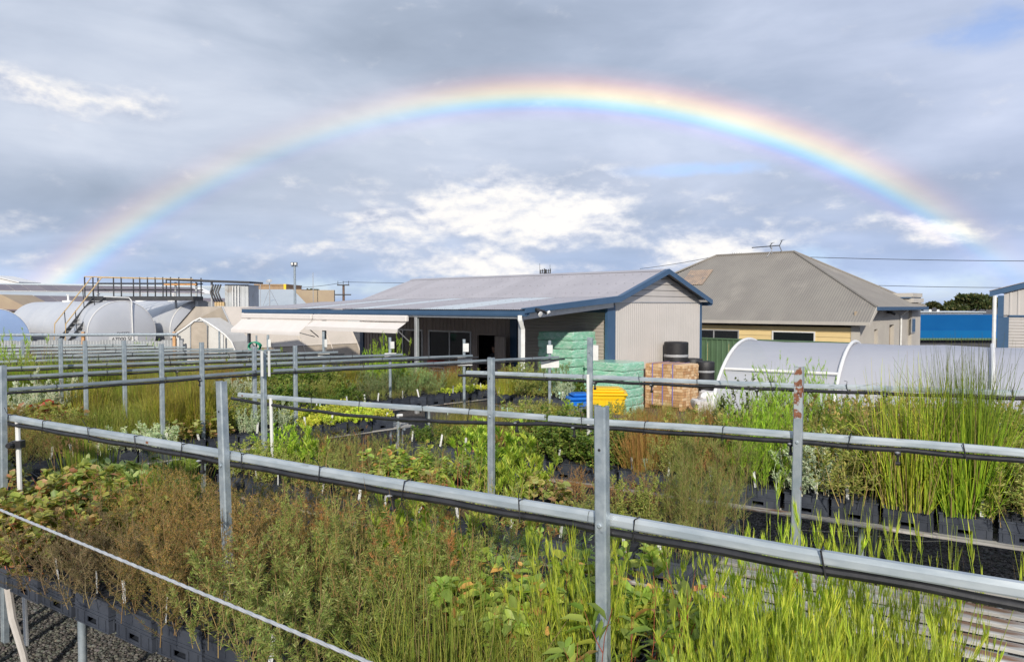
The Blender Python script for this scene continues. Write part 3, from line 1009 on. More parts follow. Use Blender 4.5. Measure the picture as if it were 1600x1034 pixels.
# front wall of weatherboards with two windows
FW = [(4.55, 6.75, 1.085, 1.63), (1.55, 3.2, 1.085, 1.63)]
zb_ = 1.82
k = 0
while zb_ > -0.4:
    z0 = zb_ - 0.185
    segs_ = [(0.28, HL + 2)]
    for (a, b, c_, d) in FW:
        if z0 < d and zb_ > c_ + 0.02:
            ns = []
            for (s0, s1) in segs_:
                if b <= s0 or a >= s1: ns.append((s0, s1)); continue
                if a > s0: ns.append((s0, a))
                if b < s1: ns.append((b, s1))
            segs_ = ns
    for (s0, s1) in segs_:
        m_ = MB(); m_.slab([(-0.018, s0, z0 + 0.004), (-0.018, s1, z0 + 0.004), (0.004, s1, zb_ - 0.002), (0.004, s0, zb_ - 0.002)], (0.025, 0, 0))
        m_.build('weatherboard', M['board'], house)
    zb_ -= 0.185
    k += 1
window(house, -0.01, FW[0][0], FW[0][1], FW[0][2], FW[0][3] + 0.01, 2)
window(house, -0.01, FW[1][0], FW[1][1], FW[1][2], FW[1][3] + 0.01, 1, frame=M['white'])
m_ = MB(); m_.box(-0.03, 0.05, -0.02, 0.28, -0.4, 1.88); m_.build('corner_post', M['render'], house)
# side wall, grey render, two door recesses, downpipe, small blue window
m_ = MB()
SW = [(1.75, 2.20, -0.4, 1.72), (3.7, 4.35, -0.4, 1.85)]
xprev = 0.0
for (a, b, c_, d) in SW:
    
    if xprev == 0.0:
        m_.slab([(0.0, 0.0, -0.4), (a, 0.0, -0.4), (a, 0.0, 2.5), (0.52, 0.0, 2.5), (0.0, 0.0, 2.14)], (0, 0.15, 0))
    else:
        m_.box(xprev, a, 0.0, 0.15, -0.4, 2.50)
    m_.box(a, b, 0.0, 0.15, d, 2.50); xprev = b
m_.box(xprev, 6.5, 0.0, 0.15, -0.4, 2.50)
m_.build('side_wall', M['render'], house)
m_ = MB(); m_.box(0.05, 6.4, 0.16, 0.2, -0.4, 2.4); m_.build('interior_lining', M['tan'], house)
m_ = MB(); m_.box(0.02, 6.45, HL + 2, HL + 2.1, -0.4, 2.5); m_.box(6.45, 6.6, 0.2, HL + 2, -0.4, 2.5); m_.build('back_wall', M['render'], house)
m_ = MB(); m_.tube([(5.1, -0.3, 2.42), (5.1, -0.06, 2.2), (5.1, -0.06, -0.4)], 0.04, 6); m_.build('downpipe', M['pvc'], house)
m_ = MB(); m_.box(6.5, 7.9, -0.12, 1.0, -0.4, 2.75); m_.box(6.4, 8.05, -0.2, 1.1, 2.75, 2.93); m_.box(6.42, 7.98, -0.16, 1.1, 2.98, 3.15); m_.build('parapet_wall', M['render'], house)
m_ = MB(); m_.box(6.3, 8.0, -0.1, 1.0, 2.931, 2.979); m_.build('parapet_cap', M['blue'], house)
m_ = MB(); m_.box(6.35, 6.9, -0.16, -0.125, 1.45, 2.10); wf = m_.build('window', M['alu'], house)
m_ = MB(); m_.box(6.41, 6.84, -0.175, -0.162, 1.51, 2.04); m_.build('pane', M['blue'], wf)
m_ = MB(); m_.tube([(3.2, -0.04, 2.36), (3.2, -0.2, 2.34), (3.35, -0.26, 2.28)], 0.06, 6); m_.build('floodlight', M['black'], house)
# television aerial on the ridge
ant = empty('television_aerial', HF + Matrix.Rotation(TH, 3, 'Z') @ Vector((3.9, 4.9, 4.9)), TH, 'long dark television aerial on the ridge of the grey roof', 'aerial')
m_ = MB(); m_.tube([(0, 0, 0), (0, 0, 0.34)], 0.018, 6); m_.tube([(-0.25, 0.1, -0.12), (0, 0, 0.2)], 0.012, 6); m_.build('mast', M['alu'], ant)
m_ = MB(); m_.tube([(0.0, 0.92, 0.33), (0.0, -0.34, 0.36)], 0.022, 6); m_.build('boom', M['gantry'], ant)
for yy, h in ((0.1, 0.14), (-0.34, 0.24)):
    m_ = MB()
    m_.tube([(0, yy, 0.35), (0, yy - 0.12, 0.35 + h)], 0.018, 6); m_.tube([(0, yy, 0.35), (0, yy - 0.10, 0.35 - h)], 0.018, 6)
    m_.tube([(-0.2, yy - 0.30, 0.35 + h), (0.2, yy + 0.06, 0.35 + h)], 0.008, 5)
    m_.build('reflector', M['gantry'], ant)
for k in range(10):
    yy = 0.88 - k * 0.075
    m_ = MB(); m_.tube([(-0.06, yy, 0.335), (0.06, yy, 0.335)], 0.006, 4); m_.build('element', M['gantry'], ant)

# green steel fence between shed and house
fn = empty('steel_fence', at_d(1097, 478, 25.5) * 1, TH - math.pi / 2 - 0.02, 'green ribbed steel fence between the grey shed and the yellow house', 'fence')
fn.location = (fn.location.x - 1.0, fn.location.y + 0.9, 0)
ZF = CAMZ - 50.5 * 25.2 / F
for k in range(8):
    m_ = MB(); m_.corr((k * 0.80, 0, -0.45), (1, 0, 0), (0, 0, 1), 0.79, 0, ZF + 0.43, 0.198, 0.03, 'trap'); m_.build('fence_panel', M['greenfence'], fn)
m_ = MB(); m_.box(0, 6.4, -0.045, 0.02, ZF - 0.03, ZF + 0.02); m_.build('top_rail', M['greenfence'], fn)

# =================================================================== POLY TUNNEL, right
PT_AZ = math.radians(-57.0)
ax = Vector((-math.sin(PT_AZ), -math.cos(PT_AZ), 0))       # towards the right and the camera
px_ = Vector((-ax.y, ax.x, 0))                              # away from camera
if px_.y < 0: px_ = -px_
c0 = at_d(1168, 527, 13.8)
tun = empty('poly_tunnel', (c0.x, c0.y, 0), math.atan2(ax.y, ax.x), 'long low tunnel of milky white plastic film over white hoops', 'tunnel')
TR, THT, TLN = 2.35, c0.z, 13.0


def arch(th, r=TR, h=THT): return (-r * math.cos(th), h * (abs(math.sin(th)) ** 0.86))


NA = 28
m_ = MB()
NSEG = 20
for k in range(NSEG + 1):
    x = TLN * k / NSEG
    sagk = 0.025 * math.sin(math.pi * ((x / 1.6) % 1.0))
    for j in range(NA + 1):
        th = math.pi * j / NA
        yy, zz_ = arch(th)
        m_.v.append(Vector((x, yy * (1 - sagk * 0.4), gz(13) * 0.4 + zz_ - sagk * math.sin(th))))
for k in range(NSEG):
    for j in range(NA):
        a = k * (NA + 1) + j
        m_.face([a, a + NA + 1, a + NA + 2, a + 1])
m_.build('film', M['poly'], tun, smooth=True)
m_ = MB()
endp = [Vector((TLN, *arch(math.pi * j / NA))) for j in range(NA + 1)]
m_.poly([p - Vector((0, 0, 0.14)) for p in endp])
m_.build('end_film', M['poly'], tun)
for x in (0.0, 1.86, 3.9, 6.0, 8.1, 10.2, 12.95):
    m_ = MB()
    m_.tube([(x, arch(math.pi * j / 30)[0] * 1.01, gz(13) * 0.4 + arch(math.pi * j / 30)[1] + 0.02) for j in range(31)], 0.028, 8)
    m_.build('hoop', M['white'], tun, smooth=True)
th_ = math.radians(48)
yy, zz_ = arch(th_)
m_ = MB(); m_.tube([(0.0, yy * 1.012, gz(13) * 0.4 + zz_ + 0.02), (1.86, yy * 1.012, gz(13) * 0.4 + zz_ + 0.02)], 0.024, 8); m_.build('side_rail', M['white'], tun)
m_ = MB(); m_.box(0.75, 1.05, 0.4, 0.6, -0.1, 1.35); m_.build('inner_post', M['tan'], tun)

# =================================================================== right background: blue building, grey shed, wires, trees
o_ = at_d(1404, 478, 40.0)
bb = empty('blue_building', (o_.x, o_.y, 0), 0.0, 'low building with bright blue wall behind the white tunnel', 'building')
wd_ = (1560 - 1404) / F * 40.0
zt = CAMZ - 14 * 40 / F; zm = CAMZ - 38 * 40 / F; zb2 = CAMZ - 50 * 40 / F
m_ = MB(); m_.box(0, wd_, 0, 5, zm, zt); m_.build('wall', M['bluewall'], bb)
m_ = MB(); m_.box(0, wd_, -0.06, 4, zb2, zm - 0.003); m_.build('wall_band', M['bluewall2'], bb)
m_ = MB(); m_.box(0, wd_, 0.3, 4, -0.4, zb2 - 0.06); m_.build('recess_wall', M['dark'], bb)
m_ = MB(); m_.corr((0, -0.06, zb2 - 0.11), (1, 0, 0), (0, 0, 1), wd_, 0, 0.11, 0.16, 0.03, 'trap'); m_.build('awning_edge', M['greenfence'], bb)
m_ = MB(); m_.box(-0.25, -0.08, -0.15, 0.0, -0.4, zt + 0.08); m_.build('downpipe', M['pvc'], bb)
m_ = MB(); m_.box(0.0, wd_, 0.02, 0.2, zt, zt + 0.05); m_.build('parapet_cap', M['blue'], bb)
o_ = at_d(1436, 478, 52.0)
wb = empty('flat_roofed_building', (o_.x, o_.y, 0), 0, 'white flat roofed building with rooftop air unit above the blue wall', 'building')
m_ = MB(); m_.box(0, 4.6, 0, 4, -0.4, CAMZ - 9 * 52 / F); m_.build('wall', M['white'], wb)
m_ = MB(); m_.box(0.9, 1.65, 0.3, 1.0, CAMZ - 9 * 52 / F, CAMZ - 5.5 * 52 / F); au = m_.build('air_unit', M['white'], wb)
m_ = MB(); m_.lathe([(0.2, 0), (0.2, 0.02)], 14, Matrix.Translation((1.27, 0.30, CAMZ - 9 * 52 / F + 0.12)) @ Matrix.Rotation(math.pi / 2, 4, 'X')); m_.build('fan_grille', M['dark'], au)
m_ = MB(); m_.slab([(-0.2, -0.2, CAMZ - 9 * 52 / F + 0.002), (4.7, -0.2, CAMZ - 9 * 52 / F + 0.002), (4.7, 2.0, CAMZ - 8.0 * 52 / F), (-0.2, 2.0, CAMZ - 8.0 * 52 / F)], (0, 0, -0.05))
m_.build('roof', M['tin'], wb)

s0 = at_d(1552, 478, 23.0)
rs = empty('garage_shed', (s0.x, s0.y, 0), -0.66, 'grey steel shed with blue trim and roller door at right edge', 'shed')
zl = CAMZ + 21 * 23 / F
rdw = 4.0
slope = math.tan(math.radians(16))
m_ = MB(); m_.slab([(-0.1, -0.06, zl + 0.03), (rdw + 0.2, -0.06, zl + 0.03 + (rdw + 0.3) * slope), (rdw + 0.2, -0.06, zl - 0.13 + (rdw + 0.3) * slope), (-0.1, -0.06, zl - 0.13)], (0, -0.04, 0)); m_.build('barge_board', M['blue'], rs)
m_ = MB(); m_.slab([(-0.12, -0.1, zl + 0.04), (rdw + 0.2, -0.1, zl + 0.04 + (rdw + 0.32) * slope), (rdw + 0.2, -0.1, zl + 0.06 + (rdw + 0.32) * slope), (-0.12, -0.1, zl + 0.06)], (0, 7, 0)); m_.build('roof', M['roof'], rs)
m_ = MB(); m_.corr((0.28, 0, CAMZ - 14 * 23 / F), (1, 0, 0), (0, 0, 1), rdw - 0.3, 0, lambda u: zl - (CAMZ - 14 * 23 / F) - 0.1 + (u + 0.28) * slope, 0.21, 0.02, 'trap'); m_.build('wall_cladding', M['wall_grey'], rs)
m_ = MB(); m_.box(0.12, 0.42, -0.02, 0.04, -0.4, CAMZ - 14 * 23 / F - 0.06); m_.box(0.12, 0.28, -0.03, 0.04, CAMZ - 14 * 23 / F - 0.06, zl - 0.1); m_.box(0.42, rdw, -0.02, 0.04, CAMZ - 14 * 23 / F - 0.06, CAMZ - 14 * 23 / F); m_.build('corner_post', M['blue'], rs)
m_ = MB(); i0 = 0
z = -0.4; prof = []
zt_ = CAMZ - 14 * 23 / F - 0.06
while z < zt_:
    prof += [(0.02, z), (0.0, z + 0.02), (0.0, z + 0.07), (0.02, z + 0.09)]
    z += 0.095
prof = [p for p in prof if p[1] < zt_] + [(0.02, zt_)]
for (yv, zv) in prof: m_.v += [Vector((0.42, yv, zv)), Vector((rdw, yv, zv))]
for k in range(len(prof) - 1): m_.face([2 * k, 2 * k + 1, 2 * k + 3, 2 * k + 2])
m_.build('roller_door', M['wall_grey'], rs)
m_ = MB(); m_.tube([(0.04, -0.08, zl - 0.1), (0.04, -0.08, -0.4)], 0.055, 8); m_.build('downpipe', M['pvc'], rs)
m_ = MB(); m_.box(0.14, rdw, 0.05, 5, -0.4, zl - 0.12); m_.build('side_wall', M['wall_grey'], rs)

# =================================================================== left background
# big building with solar panels
SB = math.radians(24)
o_ = at_d(-60, 478, 60.0)
sb = empty('solar_roofed_building', (o_.x, o_.y, 0), 0.0, 'long low building with rows of solar panels on its pale roof', 'building')
zr_ = CAMZ + 37 * 60 / F
zlow = CAMZ - 12 * 52 / F
XL = 26.5
dn = Vector((9.0, -8.0, zlow - zr_))       # direction of the roof fall
m_ = MB()
m_.slab([(-8, 0, zr_), (XL, 0, zr_ - 0.5), (XL + dn.x, dn.y, zlow - 0.5), (-8 + dn.x, dn.y, zlow)], (0, 0, -0.12))
m_.build('roof', M['tin'], sb)
m_ = MB(); m_.box(-8, XL, 0.1, 0.4, -0.4, zr_ - 0.75); m_.box(-6.2, XL + 1.4, dn.y + 0.4, dn.y + 0.7, -0.4, zlow - 0.45); m_.build('wall', M['tan'], sb)
m_ = MB(); m_.tube([(-8, 0.0, zr_ + 0.03), (XL, 0.0, zr_ - 0.47)], 0.09, 6); m_.build('ridge_cap', M['tin'], sb)
ur = Vector((XL + 8, 0, -0.5)).normalized()
dl = dn.normalized()
nr_ = ur.cross(dl)
nr_ = nr_ if nr_.z > 0 else -nr_
for row, (v0, v1) in enumerate(((0.55, 3.0), (5.1, 7.6))):
    for k in range(21):
        a = 0.2 + k * 1.27 + (3.4 if row else 0.0)
        if a + 1.3 > XL + 7.5: continue
        p = Vector((-8, 0, zr_)) + ur * (a + (0.0)) + nr_ * 0.12
        q_ = [p + dl * v0, p + ur * 1.21 + dl * v0, p + ur * 1.21 + dl * v1, p + dl * v1]
        m_ = MB(); m_.slab(q_, -nr_ * 0.04)
        pn = m_.build('solar_panel', M['solar'], sb)
    p = Vector((-8, 0, zr_)) + ur * (0.1 + (3.3 if row else 0)) + nr_ * 0.07
    m_ = MB(); m_.slab([p + dl * (v0 - 0.1), p + ur * 27.6 + dl * (v0 - 0.1), p + ur * 27.6 + dl * (v1 + 0.12), p + dl * (v1 + 0.12)], -nr_ * 0.03)
    m_.build('panel_frame', M['white'], sb)
# tan end wall in front at the far left
o_ = at_d(-30, 478, 46.0)
tw = empty('low_building', (o_.x, o_.y, 0), 0, 'tan walled low building at the left edge behind the tanks', 'building')
m_ = MB(); m_.slab([(-2, 0, -0.4), (3.6, 0, -0.4), (3.0, 0, CAMZ - 3 * 46 / F), (1.3, 0, CAMZ + 18 * 46 / F), (-2, 0, CAMZ + 19 * 46 / F)], (0, 3, 0)); m_.build('wall', M['tan'], tw)
m_ = MB(); m_.slab([(-2.2, -0.2, CAMZ - 2 * 46 / F), (3.2, -0.2, CAMZ - 6 * 46 / F), (3.4, 0.2, CAMZ - 8 * 46 / F), (-2.2, 0.2, CAMZ - 4 * 46 / F)], (0, 0, -0.1)); m_.build('roof', M['solar'], tw)
o_ = at_d(-12, 478, 90.0)
wr = empty('white_roofed_building', (o_.x, o_.y, 0), 0, 'distant building whose white roof peak shows above the solar roof', 'building')
m_ = MB(); m_.slab([(-4, 0, -0.4), (3.2, 0, -0.4), (3.2, 0, CAMZ + 36 * 90 / F), (0, 0, CAMZ + 46 * 90 / F), (-4, 0, CAMZ + 33 * 90 / F)], (0, 4, 0)); m_.build('wall', M['white'], wr)
m_ = MB(); m_.slab([(0, -0.2, CAMZ + 46.6 * 90 / F), (3.5, -0.2, CAMZ + 36 * 90 / F), (3.5, 4, CAMZ + 36 * 90 / F), (0, 4, CAMZ + 46.6 * 90 / F)], (0, 0, 0.12)); m_.build('roof', M['white'], wr)

# pale tin roofed building and brown brick building
o_ = at_d(375, 478, 48.0)
tr_ = empty('tin_roofed_building', (o_.x, o_.y, 0), 0, 'building with broad pale blue grey tin roof behind the cream tunnel', 'building')
m_ = MB()
z1 = CAMZ + 27.5 * 48 / F
m_.corr((0, 3.0, z1), (1, 0, 0), (0, -6, -(z1 - 2.1)), 5.6, lambda u: 0 if u < 2.6 else (u - 2.6) * 1.9, 6.2, 0.12, 0.01)
m_.build('roof', M['tin'], tr_, smooth=True)
m_ = MB(); m_.box(0, 5.5, 3.02, 3.3, -0.4, z1 - 0.05); m_.box(0, 5.5, -2.5, -2.3, -0.4, 2.05); m_.build('wall', M['tan'], tr_)
o_ = at_d(398, 478, 56.0)
bk = empty('brick_building', (o_.x, o_.y, 0), 0, 'brown brick building with stepped parapet and yellow panels', 'building')
k56 = 56 / F
for (xa, xb, yt) in ((0, 50, 32), (50, 73, 24), (73, 98, 13)):
    m_ = MB(); m_.box(xa * k56 + (0.003 if xa else 0), xb * k56, 0, 4, -0.4, CAMZ + yt * k56); m_.build('wall', M['brick'], bk)
    m_ = MB(); m_.box(xa * k56 - 0.02, xb * k56 + 0.02, -0.06, 4.06, CAMZ + yt * k56 + 0.002, CAMZ + yt * k56 + 0.1); m_.build('parapet_cap', M['brick'], bk)
for xa, yt in ((46.5, 34), (71, 24.5)):
    m_ = MB(); m_.box(xa * k56, (xa + 3.6) * k56, -0.16, -0.07, CAMZ + (yt - 11) * k56, CAMZ + yt * k56); m_.build('yellow_panel', M['yel_sign'], bk)
m_ = MB(); m_.tube([(0.75 * 98 * k56, -0.05, CAMZ + 14 * k56), (98 * k56, -0.05, CAMZ + 14 * k56)], 0.05, 5); m_.build('parapet_rail', M['gantry'], bk)

# poles and aerials
def pole(name, px, ytop, ybot, d, r, label, cat, mat=M['alu'], head=None):
    b = at_d(px, 478, d)
    zt_ = CAMZ + (478 - ytop) * d / F
    e = empty(name, (b.x, b.y, gz(b.y)), 0, label, cat)
    m_ = MB(); m_.tube([(0, 0, 0), (0, 0, zt_ - gz(b.y))], [r, r * 0.75], 8); m_.build('pole', mat, e)
    if head: head(e, zt_ - gz(b.y), d)
    return e


def fl_head(e, h, d):
    for k in range(2):
        m_ = MB(); m_.cbox((0.0 + (k - 0.5) * 0.19, -0.1, h + 0.05), (0.16, 0.15, 0.17)); lf = m_.build('floodlight', M['gantry'], e)
        m_ = MB(); m_.cbox((0.0 + (k - 0.5) * 0.19, -0.18, h + 0.05), (0.12, 0.01, 0.12)); m_.build('lamp_lens', M['white'], lf)
    m_ = MB(); m_.tube([(-0.2, 0, h - 0.08), (0.2, 0, h - 0.08)], 0.03, 6); m_.build('crossbar', M['alu'], e)


pole('floodlight_pole', 461, 414, 480, 42, 0.09, 'tall pale pole with twin floodlights behind the shed roof', 'light pole', M['galv'], fl_head)
pole('whip_aerial', 489.5, 426, 470, 50, 0.03, 'thin whip aerial standing above the brick building', 'aerial', M['alu'])


def yagi(e, h, d):
    m_ = MB(); m_.tube([(-0.32, 0, h - 0.05), (0.2, 0, h - 0.05)], 0.02, 5)
    for k in range(4): m_.tube([(-0.28 + k * 0.14, 0, h - 0.14), (-0.28 + k * 0.14, 0, h + 0.02)], 0.012, 4)
    m_.build('boom', M['alu'], e)


pole('mast_aerial', 407, 440, 480, 46, 0.03, 'thin mast with small aerial on the pale tin roof', 'aerial', M['alu'], yagi)


def dish(e, h, d):
    m_ = MB(); m_.lathe([(0.02, 0.0), (0.11, 0.02), (0.17, 0.06), (0.19, 0.08), (0.17, 0.075), (0.02, 0.015)], 16, Matrix.Translation((0, -0.05, h)) @ Matrix.Rotation(math.radians(40), 4, 'X')); m_.build('dish', M['alu'], e)
    m_ = MB()
    for sx in (-1, 1): m_.tube([(0, 0, h - 0.4), (sx * 0.5, 0.2, h - 1.5)], 0.012, 4)
    m_.build('stay', M['alu'], e)


pole('satellite_dish', 421.5, 441, 480, 44, 0.035, 'round white dish on a stayed mast above the tin roof', 'dish', M['alu'], dish)

b = at_d(537, 478, 75.0)
up_ = empty('utility_pole', (b.x, b.y, 0), 0, 'brown power pole with two crossarms behind the left end of the shed', 'power pole')
k75 = 75 / F
m_ = MB(); m_.tube([(0, 0, -0.4), (0, 0, CAMZ + 33 * k75)], [0.16, 0.12], 8); m_.build('pole', mk('pole_timber', (0.14, 0.09, 0.07), (0.18, 0.12, 0.09), 3, 0.9), up_)
for yt, wd2 in ((32.5, 0.62), (17.5, 0.8)):
    m_ = MB(); m_.box(-wd2 if yt > 20 else -wd2 - 0.1, wd2, -0.2, -0.08, CAMZ + yt * k75 - 0.06, CAMZ + yt * k75 + 0.06); ca = m_.build('crossarm', M['gantry'], up_)
    if yt > 20:
        for xx in (-0.55, 0, 0.55):
            m_ = MB(); m_.tube([(xx, -0.14, CAMZ + yt * k75 + 0.06), (xx, -0.14, CAMZ + yt * k75 + 0.42)], 0.03, 5); m_.build('insulator', M['gantry'], ca)


def wire(p0, p1, label, r=0.012, sag=0.0, n=14):
    pts = []
    for k in range(n + 1):
        f = k / n
        p = p0.lerp(p1, f); p.z -= sag * 4 * f * (1 - f)
        pts.append(p)
    m_ = MB(); m_.tube(pts, r, 5)
    tag(m_.build('power_line', M['gantry']), label, 'power line', 'power lines across the sky')


wire(at_d(537, 440.5, 75), at_d(1020, 430, 75) + Vector((0, 10, 0.0)), 'thin power line running right from the power pole behind the shed', 0.022, 0.3)
wire(at_d(440, 449, 78), at_d(537, 441, 75), 'thin power line arriving at the power pole from the left', 0.022, 0.2)
wire(at_d(1000, 420, 70), at_d(1130, 398, 62), 'thin power line rising behind the shed ridge towards the house', 0.022, 0.1)
wire(at_d(1240, 401, 62), at_d(1680, 408, 58), 'upper power line across the sky right of the grey hipped roof', 0.026, 0.1)
wire(at_d(1340, 445, 62), at_d(1680, 449, 60), 'lower power line across the sky above the blue wall', 0.024, 0.1)

b = at_d(852, 478, 110)
k11 = 110 / F
cm = empty('phone_mast', (b.x, b.y, 0), 0, 'phone mast antennas just showing above the shed ridge', 'phone mast')
m_ = MB(); m_.tube([(0, 0, -0.4), (0, 0, CAMZ + 57 * k11)], 0.22, 8); m_.build('pole', M['gantry'], cm)
for k in range(6):
    m_ = MB(); xx = -0.75 + k * 0.3
    m_.cbox((xx, -0.3 + 0.2 * (k % 2), CAMZ + (53 + (k % 3)) * k11), (0.16, 0.12, 0.62)); m_.build('antenna', M['gantry'], cm)
m_ = MB(); m_.tube([(-0.85, -0.2, CAMZ + 51 * k11), (0.85, -0.2, CAMZ + 51 * k11)], 0.05, 5); m_.tube([(-0.85, -0.2, CAMZ + 55 * k11), (0.85, -0.2, CAMZ + 55 * k11)], 0.05, 5)
m_.tube([(-0.85, -0.2, CAMZ + 50 * k11), (-0.85, -0.2, CAMZ + 66 * k11)], 0.03, 5); m_.tube([(0.7, -0.2, CAMZ + 50 * k11), (0.7, -0.2, CAMZ + 64 * k11)], 0.03, 5)
m_.build('antenna_frame', M['gantry'], cm)
b = at_d(1150, 478, 90)
pi_ = empty('power_pole_top', (b.x, b.y, 0), 0, 'far pole top with small insulators behind the left of the hipped roof', 'power pole')
m_ = MB(); m_.tube([(0, 0, -0.4), (0, 0, CAMZ + 80 * 90 / F)], 0.12, 6); m_.build('pole', M['gantry'], pi_)
m_ = MB(); m_.box(-0.6, 0.6, -0.2, -0.1, CAMZ + 78 * 90 / F, CAMZ + 79.5 * 90 / F)
for xx in (-0.55, -0.3, 0, 0.3, 0.55): m_.tube([(xx, -0.15, CAMZ + 79 * 90 / F), (xx, -0.15, CAMZ + 82.5 * 90 / F)], 0.03, 5)
m_.build('crossarm', M['gantry'], pi_)

# ------------------------------------------------------------------ fuel tanks
def tank(px, d, r, zc, az_deg, L, label, lettered=False):
    b = at_d(px, 478, d)
    a = math.radians(az_deg)                     # direction the body runs (away)
    e = empty('fuel_tank', (b.x, b.y, gz(b.y)), math.pi / 2 - a, label, 'tank', 'silver fuel tanks behind the corrugated fence')
    Mx = Matrix.Translation((0, 0, zc - gz(b.y))) @ Matrix.Rotation(math.pi / 2, 4, 'Y')
    m_ = MB(); m_.lathe([(r, 0.0), (r, L * 0.33), (r * 1.004, L * 0.33), (r * 1.004, L * 0.34), (r, L * 0.34), (r, L)], 56, Mx, cap=False); m_.build('shell', M['silver'], e, smooth=True)
    m_ = MB(); m_.lathe([(0.0, -0.10), (r * 0.35, -0.09), (r * 0.7, -0.06), (r * 0.94, -0.015), (r * 1.0, 0.01)], 56, Mx, cap=False); m_.build('end_cap', M['sky_tint_cap'] if px < 0 else M['silver'], e, smooth=True)
    m_ = MB(); m_.lathe([(r * 1.003, -0.01), (r * 1.02, -0.005), (r * 1.02, 0.07), (r * 1.003, 0.075)], 56, Mx, cap=False); m_.build('rim', M['white'], e, smooth=True)
    m_ = MB(); m_.lathe([(r, 0.0), (0.0, 0.02)], 40, Matrix.Translation((L, 0, zc - gz(b.y))) @ Matrix.Rotation(math.pi / 2, 4, 'Y'), cap=False); m_.build('end_cap', M['silver'], e, smooth=True)
    for x in (L * 0.14, L * 0.52, L * 0.72, L * 0.9):
        m_ = MB(); m_.lathe([(r * 1.001, x - 0.02), (r * 1.006, x - 0.01), (r * 1.006, x + 0.01), (r * 1.001, x + 0.02)], 56, Mx, cap=False); m_.build('weld_seam', M['silver'], e, smooth=True)
    for x in (L * 0.2, L * 0.8):
        m_ = MB(); m_.box(x - 0.15, x + 0.15, -r * 0.7, r * 0.7, 0, zc - gz(b.y) - r * 0.75); m_.build('saddle', M['render'], e)
    for k, x in enumerate((L * 0.25, L * 0.6)):
        m_ = MB(); m_.lathe([(0.28, 0), (0.28, 0.08), (0.1, 0.08), (0.05, 0.1), (0.05, 0.35), (0.09, 0.36), (0.09, 0.40)], 12, Matrix.Translation((x, 0, zc - gz(b.y) + r - 0.02))); m_.build('hatch', M['white'], e)
    if lettered:
        for txt, zz_, sz in (('DIESEL', -0.08, 0.20), ('67000 SFL', -0.34, 0.24)):
            cu = bpy.data.curves.new('lettering', 'FONT')
            cu.body = txt; cu.size = sz; cu.align_x = 'CENTER'; cu.extrude = 0.004
            cu.materials.append(M['gantry'])
            tmp = bpy.data.objects.new('lettering', cu); COL.objects.link(tmp)
            me_ = bpy.data.meshes.new_from_object(tmp.evaluated_get(bpy.context.evaluated_depsgraph_get()))
            bpy.data.objects.remove(tmp); me_.name = 'lettering'
            t_ = put('lettering', me_, e)
            t_.matrix_local = Matrix.Translation((-0.105, 0.0, zc - gz(b.y) + zz_)) @ Matrix.Rotation(-math.pi / 2, 4, 'Z') @ Matrix.Rotation(math.pi / 2, 4, 'X')
        m_ = MB(); m_.box(-0.100, -0.096, -0.62, 0.62, zc - gz(b.y) - 0.40, zc - gz(b.y) - 0.13); m_.build('name_plate', M['white'], e)
        m_ = MB(); m_.tube([(-0.12, -0.42, zc - gz(b.y) - 1.4), (-0.12, -0.36, zc - gz(b.y) + r + 0.02), (0.15, -0.36, zc - gz(b.y) + r + 0.16), (0.2, 0.7, zc - gz(b.y) + r + 0.2)], 0.03, 6); m_.build('vent_pipe', M['white'], e)
    return e


tank(-10, 33.0, 1.42, 1.05, -50, 9, 'silver horizontal tank with sky reflection coloured onto its end cap at the left edge')
tank(191, 33.0, 1.46, 1.36, -50, 11.0, 'silver horizontal tank with white rim and DIESEL lettering', True)
tank(312, 35.5, 1.44, 1.42, -50, 11.0, 'silver horizontal tank partly hidden by the cream tunnel end')

# ------------------------------------------------------------------ gantry with stair over the tanks
gd = 34.2
kk = gd / F
g0 = at_d(133, 478, gd)
gan = empty('gantry', (g0.x, g0.y, gz(g0.y)), 0, 'black steel walkway with yellow handrails and stair above the tanks', 'walkway')
zg = -gz(g0.y)
zd = CAMZ + 9.5 * kk + zg
Lg = (302 - 133) * kk
m_ = MB(); m_.box(0, Lg, 0, 1.1, zd - 0.02, zd + 0.17); m_.build('deck', M['gantry'], gan)
zh = CAMZ + 45 * kk + zg
for yy in (0.0, 1.1):
    for x in np.array([0, 13, 45, 57, 86, 98, 110, 122, 134, 147, 166] if yy == 0 else [0, 57, 110, 166]) * kk:
        m_ = MB(); m_.box(x - 0.022, x + 0.022, yy - 0.022, yy + 0.022, zd + 0.17, zh); m_.build('handrail_post', M['gantry'], gan)
    for f in (0.35, 0.68):
        m_ = MB(); m_.tube([(0, yy, zd + 0.17 + (zh - zd - 0.17) * f), (Lg, yy, zd + 0.17 + (zh - zd - 0.17) * f)], 0.025, 6); m_.build('mid_rail', M['gantry'], gan)
    m_ = MB(); m_.tube([(0, yy, zh + 0.02), (Lg, yy, zh - 0.10)], 0.026, 6); m_.build('handrail', M['yellow'], gan)
